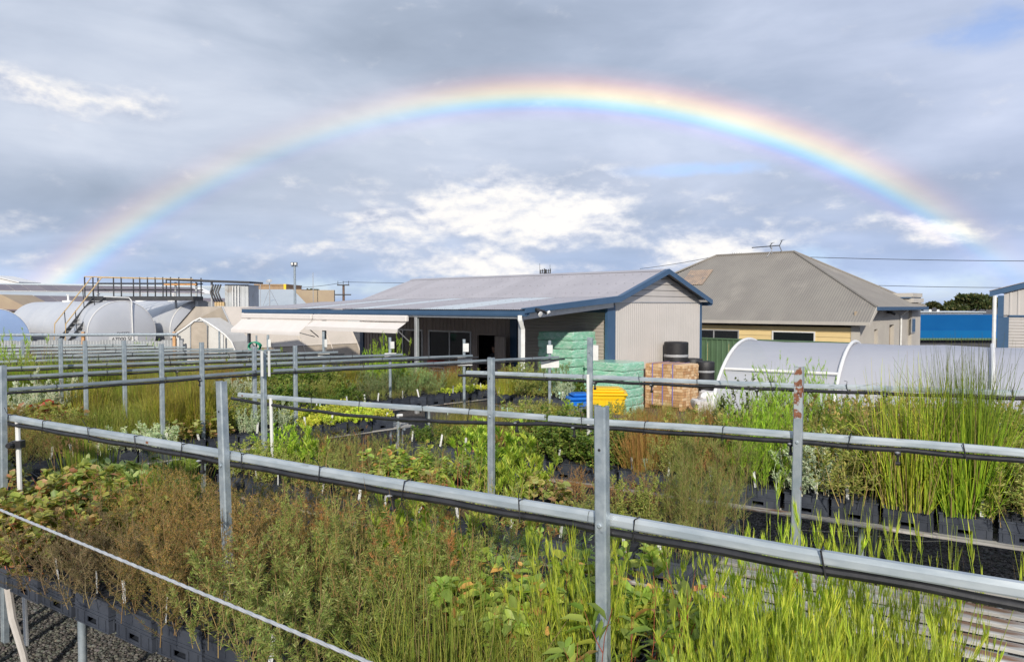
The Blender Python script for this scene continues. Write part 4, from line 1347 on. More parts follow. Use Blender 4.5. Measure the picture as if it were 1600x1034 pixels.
# stair: from deck left end down towards the left/front
st0 = Vector((0.10, -0.05, zd + 0.05)); st1 = Vector(tuple(at_d(76, 478, 31.6) - g0)[:2] + (CAMZ - 58 * 31.6 / F + zg,))
sdv = Vector((0.62, -0.22, 0))
for off in (Vector((0, 0, 0)), sdv):
    m_ = MB(); d_ = (st1 - st0).normalized()
    m_.slab([st0 + off + Vector((0.3, 0, 0.1)), st1 + off + Vector((0.3, 0, 0.1)), st1 + off + Vector((0.3, 0, -0.14)), st0 + off + Vector((0.3, 0, -0.14))], (0.05, 0, 0)); m_.build('stringer', M['gantry'], gan)
    m_ = MB(); m_.tube([st0 + off + Vector((0.25, 0, 1.0)), st1 + off + Vector((0.25, 0, 0.85)), st1 + off + Vector((0.2, 0, 0.0))], 0.026, 6); m_.build('handrail', M['yellow'], gan)
    for f in (0.25, 0.75):
        m_ = MB(); p = st0.lerp(st1, f) + off + Vector((0.3, 0, 0)); m_.tube([p, p + Vector((-0.05, 0, 0.93))], 0.02, 5); m_.build('handrail_post', M['gantry'], gan)
for k in range(11):
    p = st0.lerp(st1, (k + 0.7) / 11.5) + Vector((0.3, 0, 0))
    m_ = MB(); m_.slab([p, p + sdv, p + sdv + Vector((0.2, 0.1, 0)), p + Vector((0.2, 0.1, 0))], (0, 0, 0.03)); m_.build('tread', M['alu'], gan)
# canopy and control cabinet at the right end
cn = empty('canopy', (g0.x, g0.y + 1.0, gz(g0.y)), 0, 'flat canopy roof with orange beams at the end of the black walkway', 'canopy')
x0, x1 = (252 - 133) * kk, (384 - 133) * kk
m_ = MB(); m_.slab([(x0, -0.5, CAMZ + 40.5 * kk + zg), (x1, -0.5, CAMZ + 36 * kk + zg), (x1, 1.4, CAMZ + 36.4 * kk + zg), (x0, 1.4, CAMZ + 41 * kk + zg)], (0, 0, 0.09)); m_.build('canopy_roof', M['gantry'], cn)
m_ = MB(); m_.box(x0 - 0.2, x0 + 1.35, -0.3, -0.1, CAMZ + 33 * kk + zg, CAMZ + 36 * kk + zg); m_.build('beam', M['orange'], cn)
for x in (x0 + 0.3, x0 + 1.3, x0 + 2.05):
    m_ = MB(); m_.box(x - 0.04, x + 0.04, -0.2, -0.12, 0, CAMZ + 38 * kk + zg); m_.build('canopy_post', M['alu'], cn)
wbx0, wbx1 = (341 - 133) * kk, (379 - 133) * kk
m_ = MB(); m_.corr((wbx0, -0.2, 0), (1, 0, 0), (0, 0, 1), wbx1 - wbx0, 0, CAMZ + 34.5 * kk + zg, 0.2, 0.02, 'trap'); m_.box(wbx0, wbx1, -0.15, 1.2, 0, CAMZ + 34 * kk + zg); m_.build('cabinet_wall', M['fence'], cn)
for k in range(3):
    m_ = MB(); m_.tube([(wbx0 + 0.42 + k * 0.14, -0.3, 0), (wbx0 + 0.42 + k * 0.14, -0.3, CAMZ + 32 * kk + zg)], 0.028, 6); m_.build('conduit', M['white'], cn)
for k in range(4):
    m_ = MB(); xx = x0 + 2.1 + k * 0.12; zq = CAMZ + zg
    m_.tube([(xx + 0.05, -0.2, zq + 34 * kk), (xx - 0.05, -0.32, zq + 22 * kk), (xx + 0.1, -0.36, zq + 10 * kk), (xx + 0.2, -0.3, zq + 4 * kk)], 0.04, 6); m_.build('loading_hose', M['black'], cn)
    m_ = MB(); m_.cbox((xx + 0.2, -0.3, zq + 3 * kk), (0.1, 0.12, 0.2)); m_.build('hose_nozzle', M['yellow'], cn)

# ------------------------------------------------------------------ corrugated fence in front of the tanks
fd = 26.5
f0 = at_d(-40, 478, fd)
cf = empty('corrugated_fence', (f0.x, f0.y, gz(f0.y)), 0, 'low corrugated iron fence in front of the silver tanks', 'fence')
zt_ = CAMZ - 53 * fd / F - gz(f0.y)
for k in range(10):
    m_ = MB(); m_.corr((k * 0.76, 0, 0), (1, 0, 0), (0, 0, 1), 0.775, 0, zt_ - 0.02 * (k % 3), 0.108, 0.026); m_.build('fence_sheet', M['fence'], cf, smooth=True)
for px in (-20, 131, 273):
    x = (px + 40) * fd / F
    m_ = MB(); m_.box(x - 0.05, x + 0.05, -0.12, -0.03, 0, zt_ + 0.30); m_.build('fence_post', M['wood'], cf)
pz = CAMZ - 45.5 * fd / F - gz(f0.y)
m_ = MB(); m_.tube([(-1, -0.16, pz), (320 * fd / F, -0.16, pz + 0.03)], 0.055, 8); m_.build('top_pipe', M['galv'], cf)

# ------------------------------------------------------------------ cream tunnel greenhouse, left of the shed
GD = 28.0
b0 = at_d(380, 478, GD); a0 = at_d(258, 478, GD + 1.0)
ct = empty('cream_tunnel', (0, 0, 0), 0, 'cream film greenhouse with sloping sides and a zipped end door', 'greenhouse')
gd_ = Vector((0.676, 0.737, 0))
kz = GD / F
zt_ = CAMZ - 0.5 * kz
zg_ = -0.4
Lt = 5.4
BL, BR = Vector((a0.x, a0.y, zg_)), Vector((b0.x + 0.35, b0.y, zg_))
SL = Vector((a0.x + 0.35, a0.y, CAMZ - 40 * kz)); SR = Vector((b0.x - 0.1, b0.y, CAMZ - 66 * kz))
TL_, TR_ = at_d(305, 479, GD + 1.0), at_d(347, 479, GD)
ends = [BL, SL, TL_, TR_, SR, BR]
far = [p + gd_ * Lt for p in ends]
m_ = MB(); m_.slab(ends, (0.002, 0.02, 0)); m_.build('end_wall', M['film_tan'], ct)
names = [('side_film', M['film_cream'], 3, 4), ('skirt', M['film_tan'], 4, 5), ('roof_film', M['film_cream'], 2, 3), ('side_film', M['film_cream'], 1, 2), ('skirt', M['film_tan'], 0, 1)]
for nm, mt, i_, j_ in names:
    m_ = MB(); m_.poly([ends[i_], far[i_], far[j_], ends[j_]]); m_.build(nm, mt, ct)
m_ = MB(); m_.slab(far, (0.01, 0.01, 0)); m_.build('end_wall', M['film_tan'], ct)
for p_, q_ in ((TR_, SR), (TL_, SL), (SR, BR)):
    m_ = MB(); m_.tube([p_, q_], 0.035, 6); m_.build('frame_tube', M['alu'] if p_ is not TL_ else M['black'], ct)
for f in (0.25, 0.5, 0.75, 1.0):
    m_ = MB(); m_.tube([TR_ + gd_ * Lt * f, SR + gd_ * Lt * f, BR + gd_ * Lt * f], 0.03, 5); m_.build('frame_tube', M['film_cream'], ct)
m_ = MB(); m_.tube([SR + gd_ * 0, SR + gd_ * Lt], 0.03, 6); m_.build('frame_tube', M['film_cream'], ct)
# smaller grey porch with arched white pipe and door
po = empty('tunnel_porch', (0, 0, 0), 0, 'pale grey arched film porch with a door on the cream greenhouse', 'porch')
pc = [at_d(262, 541, GD - 1.2), at_d(272, 524, GD - 1.2), at_d(290, 512, GD - 1.2), at_d(303, 502, GD - 1.2), at_d(313, 497, GD - 1.2), at_d(325, 504, GD - 1.2), at_d(340, 514, GD - 1.2), at_d(352, 523, GD - 1.2), at_d(362, 534, GD - 1.2), at_d(368, 548, GD - 1.2)]
bot = [Vector((pc[0].x - 0.05, pc[0].y, zg_)), Vector((pc[-1].x + 0.05, pc[-1].y, zg_))]
m_ = MB(); m_.slab([bot[0]] + pc + [bot[1]], (0, 0.02, 0)); m_.build('end_wall', M['film'], po)
m_ = MB()
for p_, q_ in zip(pc[:-1], pc[1:]):
    m_.poly([p_, q_, q_ + Vector((0.3, 1.1, 0)), p_ + Vector((0.3, 1.1, 0))])
m_.build('roof_film', M['film'], po)
m_ = MB(); m_.tube([bot[0] - Vector((0, .03, 0))] + [p - Vector((0, 0.03, 0)) for p in pc] + [bot[1] - Vector((0, .03, 0))], 0.035, 8); m_.build('arch_pipe', M['white'], po, smooth=True)
dp = [at_d(x, y_, GD - 1.26) for x, y_ in ((298, 560), (298, 508), (304, 502), (318, 502), (324, 508), (324, 560))]
m_ = MB(); m_.slab(dp, (0, 0.02, 0)); pd_ = m_.build('door', M['film_tan'], po)
m_ = MB(); m_.tube([p - Vector((0, 0.02, 0)) for p in dp], 0.02, 6); m_.build('door_frame', M['alu'], pd_)
for px, yt in ((273, 519), (342, 517)):
    p = at_d(px, 478, GD - 1.5)
    e = empty('tunnel_stake', (p.x, p.y, zg_), 0, 'grey steel stake with white pipe %s of the porch door' % ('left' if px < 300 else 'right'), 'stake')
    zz_ = CAMZ - (yt - 478) * (GD - 1.5) / F - zg_
    m_ = MB(); m_.tube([(0, 0, 0), (0, 0, zz_)], 0.035, 6); m_.build('stake', M['galv'], e)
    m_ = MB(); m_.tube([(0.12, -0.02, 0), (0.12, -0.02, zz_ - 0.12)], 0.035, 6); m_.build('pipe', M['pvc'], e)
# hose reel by the veranda's left end
p = at_d(400, 541, 24.5)
hr = empty('hose_reel', (p.x, p.y, p.z - 0.25), 0, 'coiled green hose hung on a steel post by the left awning', 'hose')
m_ = MB()
m_.tube([(0.20 * math.cos(t * 0.35), -0.02 - 0.004 * t, 0.25 + 0.15 * math.sin(t * 0.35)) for t in range(60)], 0.022, 6); m_.build('hose', M['hose'], hr, smooth=True)
m_ = MB(); m_.tube([(0, 0.05, -1.4), (0, 0.05, 0.62)], 0.03, 6); m_.build('post', M['galv'], hr)
# =================================================================== stacked goods by the shed
def shed_local(x, y, z=0.0):
    return A + Matrix.Rotation(TH, 3, 'Z') @ Vector((x, y, z))


def pallet(par, lx, ly):
    m_ = MB()
    for k in range(3): m_.box(0, lx, k * (ly - 0.1) / 2, k * (ly - 0.1) / 2 + 0.1, 0.0, 0.09)
    m_.build('bearer', M['wood'], par)
    for k in range(6):
        m_ = MB(); xx = k * (lx - 0.12) / 5; m_.box(xx, xx + 0.12, 0, ly, 0.091, 0.112); m_.build('deck_board', M['wood'], par)


def wrinkled_block(x0, x1, y0, y1, z0, z1, seed, amp=0.02, n=10):
    """soft-edged bale: subdivided box with noise-pushed faces"""
    rr = random.Random(seed)
    ph = [rr.uniform(0, 6.28) for _ in range(9)]
    m_ = MB()
    def P_(u, v, w_):
        x = x0 + (x1 - x0) * u; y = y0 + (y1 - y0) * v; z = z0 + (z1 - z0) * w_
        ed = lambda t: min(t, 1 - t)
        rx = 0.012 * max(0, 1 - ed(v) * 14) + 0.012 * max(0, 1 - ed(w_) * 10)
        ry = 0.012 * max(0, 1 - ed(u) * 14) + 0.012 * max(0, 1 - ed(w_) * 10)
        rz = 0.005 * max(0, 1 - ed(u) * 12) + 0.005 * max(0, 1 - ed(v) * 12)
        b = amp * (math.sin(9 * y + 13 * z + ph[0]) + math.sin(17 * x - 11 * z + ph[1]) + 0.7 * math.sin(31 * (x + y) + 23 * z + ph[2])) * 0.5
        x += (0.5 - u) * 2 * rx + (u - 0.5) * 2 * b
        y += (0.5 - v) * 2 * ry + (v - 0.5) * 2 * b
        z += (0.5 - w_) * 2 * rz + (w_ - 0.5) * 1.0 * b
        return Vector((x, y, z))
    def grid(fn):
        i = len(m_.v)
        for a in range(n + 1):
            for b in range(n + 1): m_.v.append(fn(a / n, b / n))
        for a in range(n):
            for b in range(n):
                q_ = i + a * (n + 1) + b
                m_.face([q_, q_ + n + 1, q_ + n + 2, q_ + 1])
    grid(lambda a, b: P_(a, 0, b)); grid(lambda a, b: P_(1, a, b)); grid(lambda a, b: P_(1 - a, 1, b)); grid(lambda a, b: P_(0, 1 - a, b)); grid(lambda a, b: P_(a, b, 1))
    return m_


def green_stack(lx, ly, x, y, zbot, ztop, rows, label):
    p = shed_local(x, y, zbot)
    e = empty('wrapped_stack', p, TH, label, 'pallet stack', 'green plastic wrapped stacks by the shed')
    pallet(e, lx, ly)
    z0 = 0.115
    h = (ztop - zbot - z0) / rows
    for r in range(rows):
        for s in range(1):
            dj = 0.008 * math.sin(r * 2.3 + lx)
            ya, yb = dj, ly + dj * 0.6
            wrinkled_block(0.0, lx, ya, yb, z0 + r * h, z0 + (r + 1) * h - 0.0015, r * 7 + s + int(lx * 100) + rows, 0.014, 8).build('bale', M['wrap'], e, smooth=True)
    return e


green_stack(1.08, 1.235, -1.25, 0.42, -0.35, 1.90, 9, 'tall stack of green plastic wrapped bales in front of the roller door')
green_stack(1.0, 1.265, -1.06, -1.07, -0.35, 1.13, 6, 'shorter stack of green wrapped bales right of the tall one, behind yellow bin')
# loose green boxes by the downpipe
p = at_d(783, 600, 16.6)
for k in range(3):
    bx = empty('green_box', (p.x, p.y, -0.35 + k * 0.415), TH * 0 - 0.05, ['bottom', 'middle', 'topmost'][k] + ' green cardboard box in the stack beside the white downpipe', 'box', 'green boxes stacked by the downpipe')
    m_ = MB(); m_.bbox(0, 0.38, 0, 0.4, 0.0, 0.40, 0.012); m_.build('box_body', M['wrap'] if k < 2 else mk('green_card', (0.05, 0.44, 0.20), (0.10, 0.52, 0.28), 5, 0.5), bx)
    m_ = MB(); m_.box(0.0, 0.375, -0.006, 0.0, 0.30, 0.325); m_.build('label_strip', mk('pale_green_print_%d' % k, (0.35, 0.62, 0.45), None, 5, 0.5), bx)
# pile of bright green bags behind the downpipe
for k in range(3):
    p = at_d(826 + k * 2, 600, 17.4)
    sk = wrinkled_block(-0.22, 0.22, -0.16, 0.16, 0, 0.30, 50 + k, 0.02, 8).build('green_bag', M['wrap'], None, (p.x, p.y, -0.35 + k * 0.30), True)
    tag(sk, ['lowest', 'middle', 'top'][k] + ' green bag in the pile between white downpipe and tall green stack', 'bag', 'green bags piled by the downpipe')

# timber stack: every visible face is rows of sawn blocks
p = shed_local(1.32, -1.437, -0.32)
ts = empty('timber_stack', p, TH, 'square stack of sawn timber blocks strapped with violet bands on a pallet', 'timber stack')
LXT, LYT, HT = 0.9, 1.2, 1.25
pallet(ts, LXT, LYT)
rr = random.Random(4)
m_ = MB(); m_.box(0.03, LXT - 0.03, 0.03, LYT - 0.03, 0.113, HT - 0.03); m_.build('core', M['wood'], ts)
blk = [MB().bbox(-0.5, 0.5, -0.5, 0.5, -0.5, 0.5, 0.06).mesh('timber_block', m) for m in (M['wood_end'], M['wood'])]
mat_c = [mk('timber_block_%d' % k, c1, c2, 9, 0.75, c3=c3, s3=7, t3=.6, w3=.1) for k, (c1, c2, c3) in enumerate([
    ((0.66, 0.47, 0.28), (0.57, 0.37, 0.20), (0.40, 0.23, 0.11)), ((0.56, 0.35, 0.18), (0.48, 0.29, 0.14), (0.34, 0.18, 0.08)),
    ((0.74, 0.56, 0.36), (0.66, 0.46, 0.27), (0.48, 0.30, 0.16)), ((0.42, 0.23, 0.11), (0.50, 0.29, 0.14), (0.27, 0.14, 0.06))])]
bms = [MB().bbox(-0.5, 0.5, -0.5, 0.5, -0.5, 0.5, 0.05).mesh('timber_block', m) for m in mat_c]
nz = 14
hz_ = (HT - 0.115) / nz
for r in range(nz):
    z = 0.115 + hz_ * (r + 0.5)
    y = 0.0
    while y < LYT - 0.01:
        ln = min(rr.choice([0.08, 0.10, 0.14, 0.20, 0.26]), LYT - y)
        o = put('timber_block', rr.choice(bms), ts, (0.02 + rr.uniform(-0.012, 0.008), y + ln / 2, z)); o.scale = (0.05, ln - 0.006, hz_ - 0.006)
        y += ln
    x = 0.0
    while x < LXT - 0.01:
        ln = min(rr.choice([0.07, 0.09, 0.12, 0.18]), LXT - x)
        o = put('timber_block', rr.choice(bms), ts, (x + ln / 2, 0.02 + rr.uniform(-0.012, 0.008), z)); o.scale = (ln - 0.006, 0.05, hz_ - 0.006)
        x += ln
for k in range(9):
    o = put('top_board', rr.choice(bms), ts, (LXT / 2, (k + 0.5) * LYT / 9, HT + 0.005 + rr.uniform(0, 0.012))); o.scale = (LXT * rr.uniform(0.94, 1.02), LYT / 9 - 0.008, 0.03)
for yy in (0.3, 0.62, 0.95):
    m_ = MB(); m_.box(-0.027, -0.018, yy - 0.012, yy + 0.012, 0.11, HT + 0.04); m_.box(-0.02, LXT + 0.02, yy - 0.012, yy + 0.012, HT + 0.036, HT + 0.042); m_.build('strap', M['strap'], ts)

# black rolls
for (px, d, r, zt_, lab) in ((1057, 21.7, 0.36, 1.53, 'tall black roll with grey tape standing behind the timber stack'),
                             (1103, 21.2, 0.265, 0.98, 'black roll standing right of the timber stack, wrapped tight'),
                             (1083, 21.95, 0.30, 1.01, 'lower black roll between the tall roll and the right hand roll')):
    q_ = at_d(px, 478, d)
    e = empty('mat_roll', (q_.x, q_.y, -0.35), 0, lab, 'roll', 'black rolls behind the timber stack')
    h = zt_ + 0.35
    pr = [(r * 0.25, h - 0.02), (r * 0.3, h), (r * 0.55, h - 0.012), (r * 0.6, h), (r * 0.93, h - 0.004), (r, h - 0.03)]
    body = [(r * 0.98, 0.0), (r, 0.03)] + [(r * (1 - 0.015 * (k % 2)), 0.03 + (h - 0.08) * k / 9) for k in range(1, 9)] + pr[::-1]
    m_ = MB(); m_.lathe(body, 26, cap=True); m_.build('roll_body', M['roll'], e, smooth=True)
    m_ = MB(); m_.lathe([(r * 1.004, h * 0.76), (r * 1.012, h * 0.765), (r * 1.012, h * 0.795), (r * 1.004, h * 0.80)], 26, cap=False); m_.build('tape_band', M['tape'], e, smooth=True)
# white sacks
for k, (px, py, d) in enumerate(((1098, 640, 19.4), (1106, 634, 19.9))):
    q_ = at_d(px, py, d)
    o = wrinkled_block(-0.24, 0.24, -0.2, 0.2, 0, 0.42 if k == 0 else 0.6, 80 + k, 0.05, 8).build('sack', M['sack'], None, (q_.x, q_.y, -0.35), True)
    tag(o, ['front', 'rear'][k] + ' white sack slumped beside the timber stack', 'sack', 'white sacks beside the timber')

# yellow wheelie bin and blue bin
q_ = at_d(948, 478, 14.0)
yb = empty('wheelie_bin', (q_.x, q_.y, gz(q_.y)), math.radians(-6), 'bright yellow wheelie bin with closed lid in front of green stack', 'bin')
zt_ = CAMZ - 134 * 14 / F - gz(q_.y)
m_ = MB()
i0 = len(m_.v)
rings = [(0.27, 0.24, 0.06), (0.30, 0.27, 0.3), (0.345, 0.30, zt_ - 0.12), (0.365, 0.32, zt_ - 0.11), (0.37, 0.325, zt_ - 0.05)]
for (a, b, z) in rings:
    c = 0.05
    for (x, y) in ((-a + c, -b), (a - c, -b), (a, -b + c), (a, b - c), (a - c, b), (-a + c, b), (-a, b - c), (-a, -b + c)):
        m_.v.append(Vector((x, y, z)))
for r in range(len(rings) - 1):
    for k in range(8): m_.face([i0 + r * 8 + k, i0 + r * 8 + (k + 1) % 8, i0 + (r + 1) * 8 + (k + 1) % 8, i0 + (r + 1) * 8 + k])
m_.face([i0 + k for k in range(7, -1, -1)])
for k in range(5): m_.box(-0.28 + k * 0.13, -0.26 + k * 0.13, -0.318, -0.29, zt_ - 0.25, zt_ - 0.12)
m_.build('body', M['yellow_bin'], yb)
m_ = MB()
m_.bbox(-0.42, 0.40, -0.35, 0.35, zt_ - 0.048, zt_ + 0.0, 0.02)
m_.bbox(-0.36, 0.34, -0.30, 0.30, zt_ + 0.001, zt_ + 0.055, 0.03)
m_.bbox(-0.28, 0.26, -0.22, 0.22, zt_ + 0.056, zt_ + 0.085, 0.02)
m_.build('lid', M['yellow_bin'], yb)
m_ = MB(); m_.tube([(-0.37, -0.28, zt_ - 0.10), (-0.49, -0.26, zt_ - 0.03), (-0.49, 0.26, zt_ - 0.03), (-0.37, 0.28, zt_ - 0.10)], 0.02, 8); m_.build('handle', M['yellow_bin'], yb)
for yy in (-0.27, 0.27):
    m_ = MB(); m_.lathe([(0.1, -0.025), (0.1, 0.025)], 16, Matrix.Translation((-0.27, yy, 0.1)) @ Matrix.Rotation(math.pi / 2, 4, 'X')); m_.build('wheel', M['black'], yb)
q_ = at_d(903, 478, 12.9)
bb2 = empty('blue_bin', (q_.x, q_.y, gz(q_.y)), math.radians(12), 'small blue lidded bin left of the yellow bin', 'bin')
zt_ = CAMZ - 136 * 12.9 / F - gz(q_.y)
m_ = MB(); m_.bbox(-0.19, 0.19, -0.2, 0.2, 0.0, zt_ - 0.12, 0.03); m_.build('body', M['blue_bin'], bb2)
m_ = MB(); m_.bbox(-0.21, 0.21, -0.22, 0.22, zt_ - 0.118, zt_ - 0.06, 0.02); m_.bbox(-0.13, 0.2, -0.18, 0.18, zt_ - 0.059, zt_, 0.03); m_.build('lid', M['blue_bin'], bb2)
m_ = MB(); m_.tube([(-0.15, -0.21, zt_ - 0.22), (-0.15, -0.25, zt_ - 0.2), (0.15, -0.25, zt_ - 0.2), (0.15, -0.21, zt_ - 0.22)], 0.015, 6); m_.build('handle', M['blue_bin'], bb2)


# ------------------------------------------------------------------ person in the dark doorway
def skin_mesh(name, verts, edges, radii, root, sub=1):
    me = bpy.data.meshes.new(name)
    me.from_pydata([tuple(v) for v in verts], edges, [])
    o = bpy.data.objects.new(name, me)
    COL.objects.link(o)
    o.modifiers.new('skin', 'SKIN')
    if not me.skin_vertices: pass
    sv = me.skin_vertices[0].data
    for i, r in enumerate(radii):
        sv[i].radius = (r, r) if not hasattr(r, '__len__') else r
        sv[i].use_root = (i == root)
    s = o.modifiers.new('sub', 'SUBSURF'); s.levels = sub; s.render_levels = sub
    dg = bpy.context.evaluated_depsgraph_get()
    ev_ = o.evaluated_get(dg)
    m2 = bpy.data.meshes.new_from_object(ev_)
    bpy.data.objects.remove(o)
    bpy.data.meshes.remove(me)
    m2.name = name
    m2.polygons.foreach_set('use_smooth', [True] * len(m2.polygons))
    return m2


p = shed_local(0.42, 4.93, -0.385)
per = empty('person', p, TH + math.radians(-65), 'person with dark hair in dark clothes standing inside the shed doorway, looking down', 'person')
# faces local -y ; height about 1.68
V_ = [(0, 0, .93), (0, 0, 1.08), (0, 0.01, 1.24), (0, 0.01, 1.38), (0, -0.005, 1.45),
      (.10, 0, .88), (.11, -.01, .48), (.11, .02, .08), (.115, -.14, .03),
      (-.10, 0, .88), (-.12, -.03, .48), (-.12, 0.0, .08), (-.125, -.16, .03),
      (.19, .01, 1.36), (.24, -.01, 1.08), (.16, -.22, .98),
      (-.19, .01, 1.36), (-.25, -.01, 1.08), (-.17, -.22, 1.0)]
E_ = [(0, 1), (1, 2), (2, 3), (3, 4), (0, 5), (5, 6), (6, 7), (7, 8), (0, 9), (9, 10), (10, 11), (11, 12), (3, 13), (13, 14), (14, 15), (3, 16), (16, 17), (17, 18)]
R_ = [(.15, .11), (.14, .10), (.16, .11), (.13, .09), (.055, .055), .085, .06, .045, .04, .085, .06, .045, .04, .06, .048, .036, .06, .048, .036]
body = skin_mesh('body', V_, E_, R_, 0, 1)
body.materials.append(M['cloth'])
put('body', body, per)
hm = MB()
Mh = Matrix.Translation((0, -0.045, 1.575)) @ Matrix.Rotation(math.radians(18), 4, 'X')
hm.lathe([(0.0, -0.125), (0.04, -0.115), (0.062, -0.08), (0.076, -0.03), (0.082, 0.03), (0.074, 0.085), (0.045, 0.118), (0.0, 0.13)], 16, Mh @ Matrix.Scale(1.18, 4, (0, 1, 0)))
hm.lathe([(0.0, -0.05), (0.012, -0.03), (0.008, 0.0), (0.0, 0.01)], 8, Mh @ Matrix.Translation((0, -0.10, 0.0)))
for sx in (-1, 1): hm.lathe([(0.0, -0.03), (0.014, 0.0), (0.0, 0.03)], 8, Mh @ Matrix.Translation((sx * 0.084, 0.01, 0.0)))
head = hm.build('head', M['skin'], per, smooth=True)
for sx in (-1, 1):
    m_ = MB(); m_.lathe([(0, -0.008), (0.011, 0), (0, 0.008)], 8, Mh @ Matrix.Translation((sx * 0.03, -0.088, 0.02))); m_.build('eye', M['black'], head)
m_ = MB(); m_.box(-0.024, 0.024, -0.098, -0.088, -0.065, -0.058, Mh); m_.build('mouth', M['red'], head)
m_ = MB()
m_.lathe([(0.086, -0.06), (0.10, 0.0), (0.097, 0.06), (0.08, 0.11), (0.045, 0.14), (0.0, 0.148)], 16, Mh @ Matrix.Translation((0, 0.022, 0.0)) @ Matrix.Scale(1.15, 4, (0, 1, 0)), cap=False)
m_.lathe([(0.03, -0.2), (0.07, -0.1), (0.085, 0.0), (0.0, 0.05)], 12, Mh @ Matrix.Translation((0, 0.06, -0.02)), cap=True)
m_.build('hair', M['hair'], per, smooth=True)
for hx, hy, hz2, sx in ((.16, -.25, .975, 1), (-.17, -.25, .995, -1)):
    hv, he, hr_ = [(0, 0.03, 0), (0, -0.045, 0)], [(0, 1)], [.026, .03]
    for k in range(4):
        bx_ = (k - 1.5) * 0.019
        i = len(hv); L_ = (0.055, 0.068, 0.064, 0.05)[k]
        hv += [(bx_, -0.075, 0), (bx_ * 1.1, -0.075 - L_ * 0.5, -0.012), (bx_ * 1.1, -0.075 - L_ * 0.85, -0.035)]
        he += [(1, i), (i, i + 1), (i + 1, i + 2)]; hr_ += [.010, .009, .007]
    i = len(hv)
    hv += [(-sx * 0.035, -0.02, -0.005), (-sx * 0.05, -0.055, -0.02)]; he += [(0, i), (i, i + 1)]; hr_ += [.011, .009]
    hm_ = skin_mesh('hand', hv, he, hr_, 0, 1); hm_.materials.append(M['skin'])
    put('hand', hm_, per, (hx, hy, hz2))
# =================================================================== PLANT MESHES
class PB:
    """collects leaf and stem triangles with a colour per vertex"""
    def __init__(self):
        self.V, self.T, self.C, self.n = [], [], [], 0

    def add(self, v, t, c):
        self.V.append(v.reshape(-1, 3)); self.T.append(t.reshape(-1, 3) + self.n); self.C.append(c.reshape(-1, 3))
        self.n += len(self.V[-1])

    def mesh(self, name, mat, smooth=False):
        v = np.concatenate(self.V).astype(np.float32); t = np.concatenate(self.T).astype(np.int32); c = np.concatenate(self.C).astype(np.float32)
        me = bpy.data.meshes.new(name)
        me.vertices.add(len(v)); me.vertices.foreach_set('co', v.ravel())
        me.loops.add(len(t) * 3); me.loops.foreach_set('vertex_index', t.ravel())
        me.polygons.add(len(t)); me.polygons.foreach_set('loop_start', np.arange(len(t), dtype=np.int32) * 3)
        try: me.polygons.foreach_set('loop_total', np.full(len(t), 3, dtype=np.int32))
        except Exception: pass
        if smooth: me.polygons.foreach_set('use_smooth', np.ones(len(t), dtype=bool))
        a = me.attributes.new('col', 'FLOAT_COLOR', 'POINT')
        a.data.foreach_set('color', np.concatenate([c, np.ones((len(c), 1), np.float32)], 1).ravel())
        me.materials.append(mat)
        me.update(calc_edges=True)
        me.validate()
        return me


def unit(a): return a / np.maximum(np.linalg.norm(a, axis=-1, keepdims=True), 1e-9)


def perp(d, rng):
    r = rng.normal(size=d.shape)
    return unit(np.cross(d, r))


def tubes(pb, P_, R_, C_, sides=3):
    """P_: (N,K,3) paths, R_: (N,K) radii, C_: (N,3) or (N,K,3) colours"""
    N, K = P_.shape[:2]
    if N == 0: return
    d = np.gradient(P_, axis=1); d = unit(d)
    ref = np.zeros_like(d); ref[..., 0] = 1
    a = unit(np.cross(d, ref)); b = np.cross(d, a)
    th = np.arange(sides) * 2 * np.pi / sides
    ring = P_[:, :, None, :] + (a[:, :, None, :] * np.cos(th)[None, None, :, None] + b[:, :, None, :] * np.sin(th)[None, None, :, None]) * R_[:, :, None, None]
    idx = np.arange(N * K * sides).reshape(N, K, sides)
    i0, i1 = idx[:, :-1], idx[:, 1:]
    j0, j1 = np.roll(i0, -1, 2), np.roll(i1, -1, 2)
    t = np.concatenate([np.stack([i0, i1, j1], -1).reshape(-1, 3), np.stack([i0, j1, j0], -1).reshape(-1, 3)])
    C_ = np.broadcast_to(C_[:, None, :] if C_.ndim == 2 else C_, (N, K, 3))
    pb.add(ring, t, np.broadcast_to(C_[:, :, None, :], (N, K, sides, 3)))


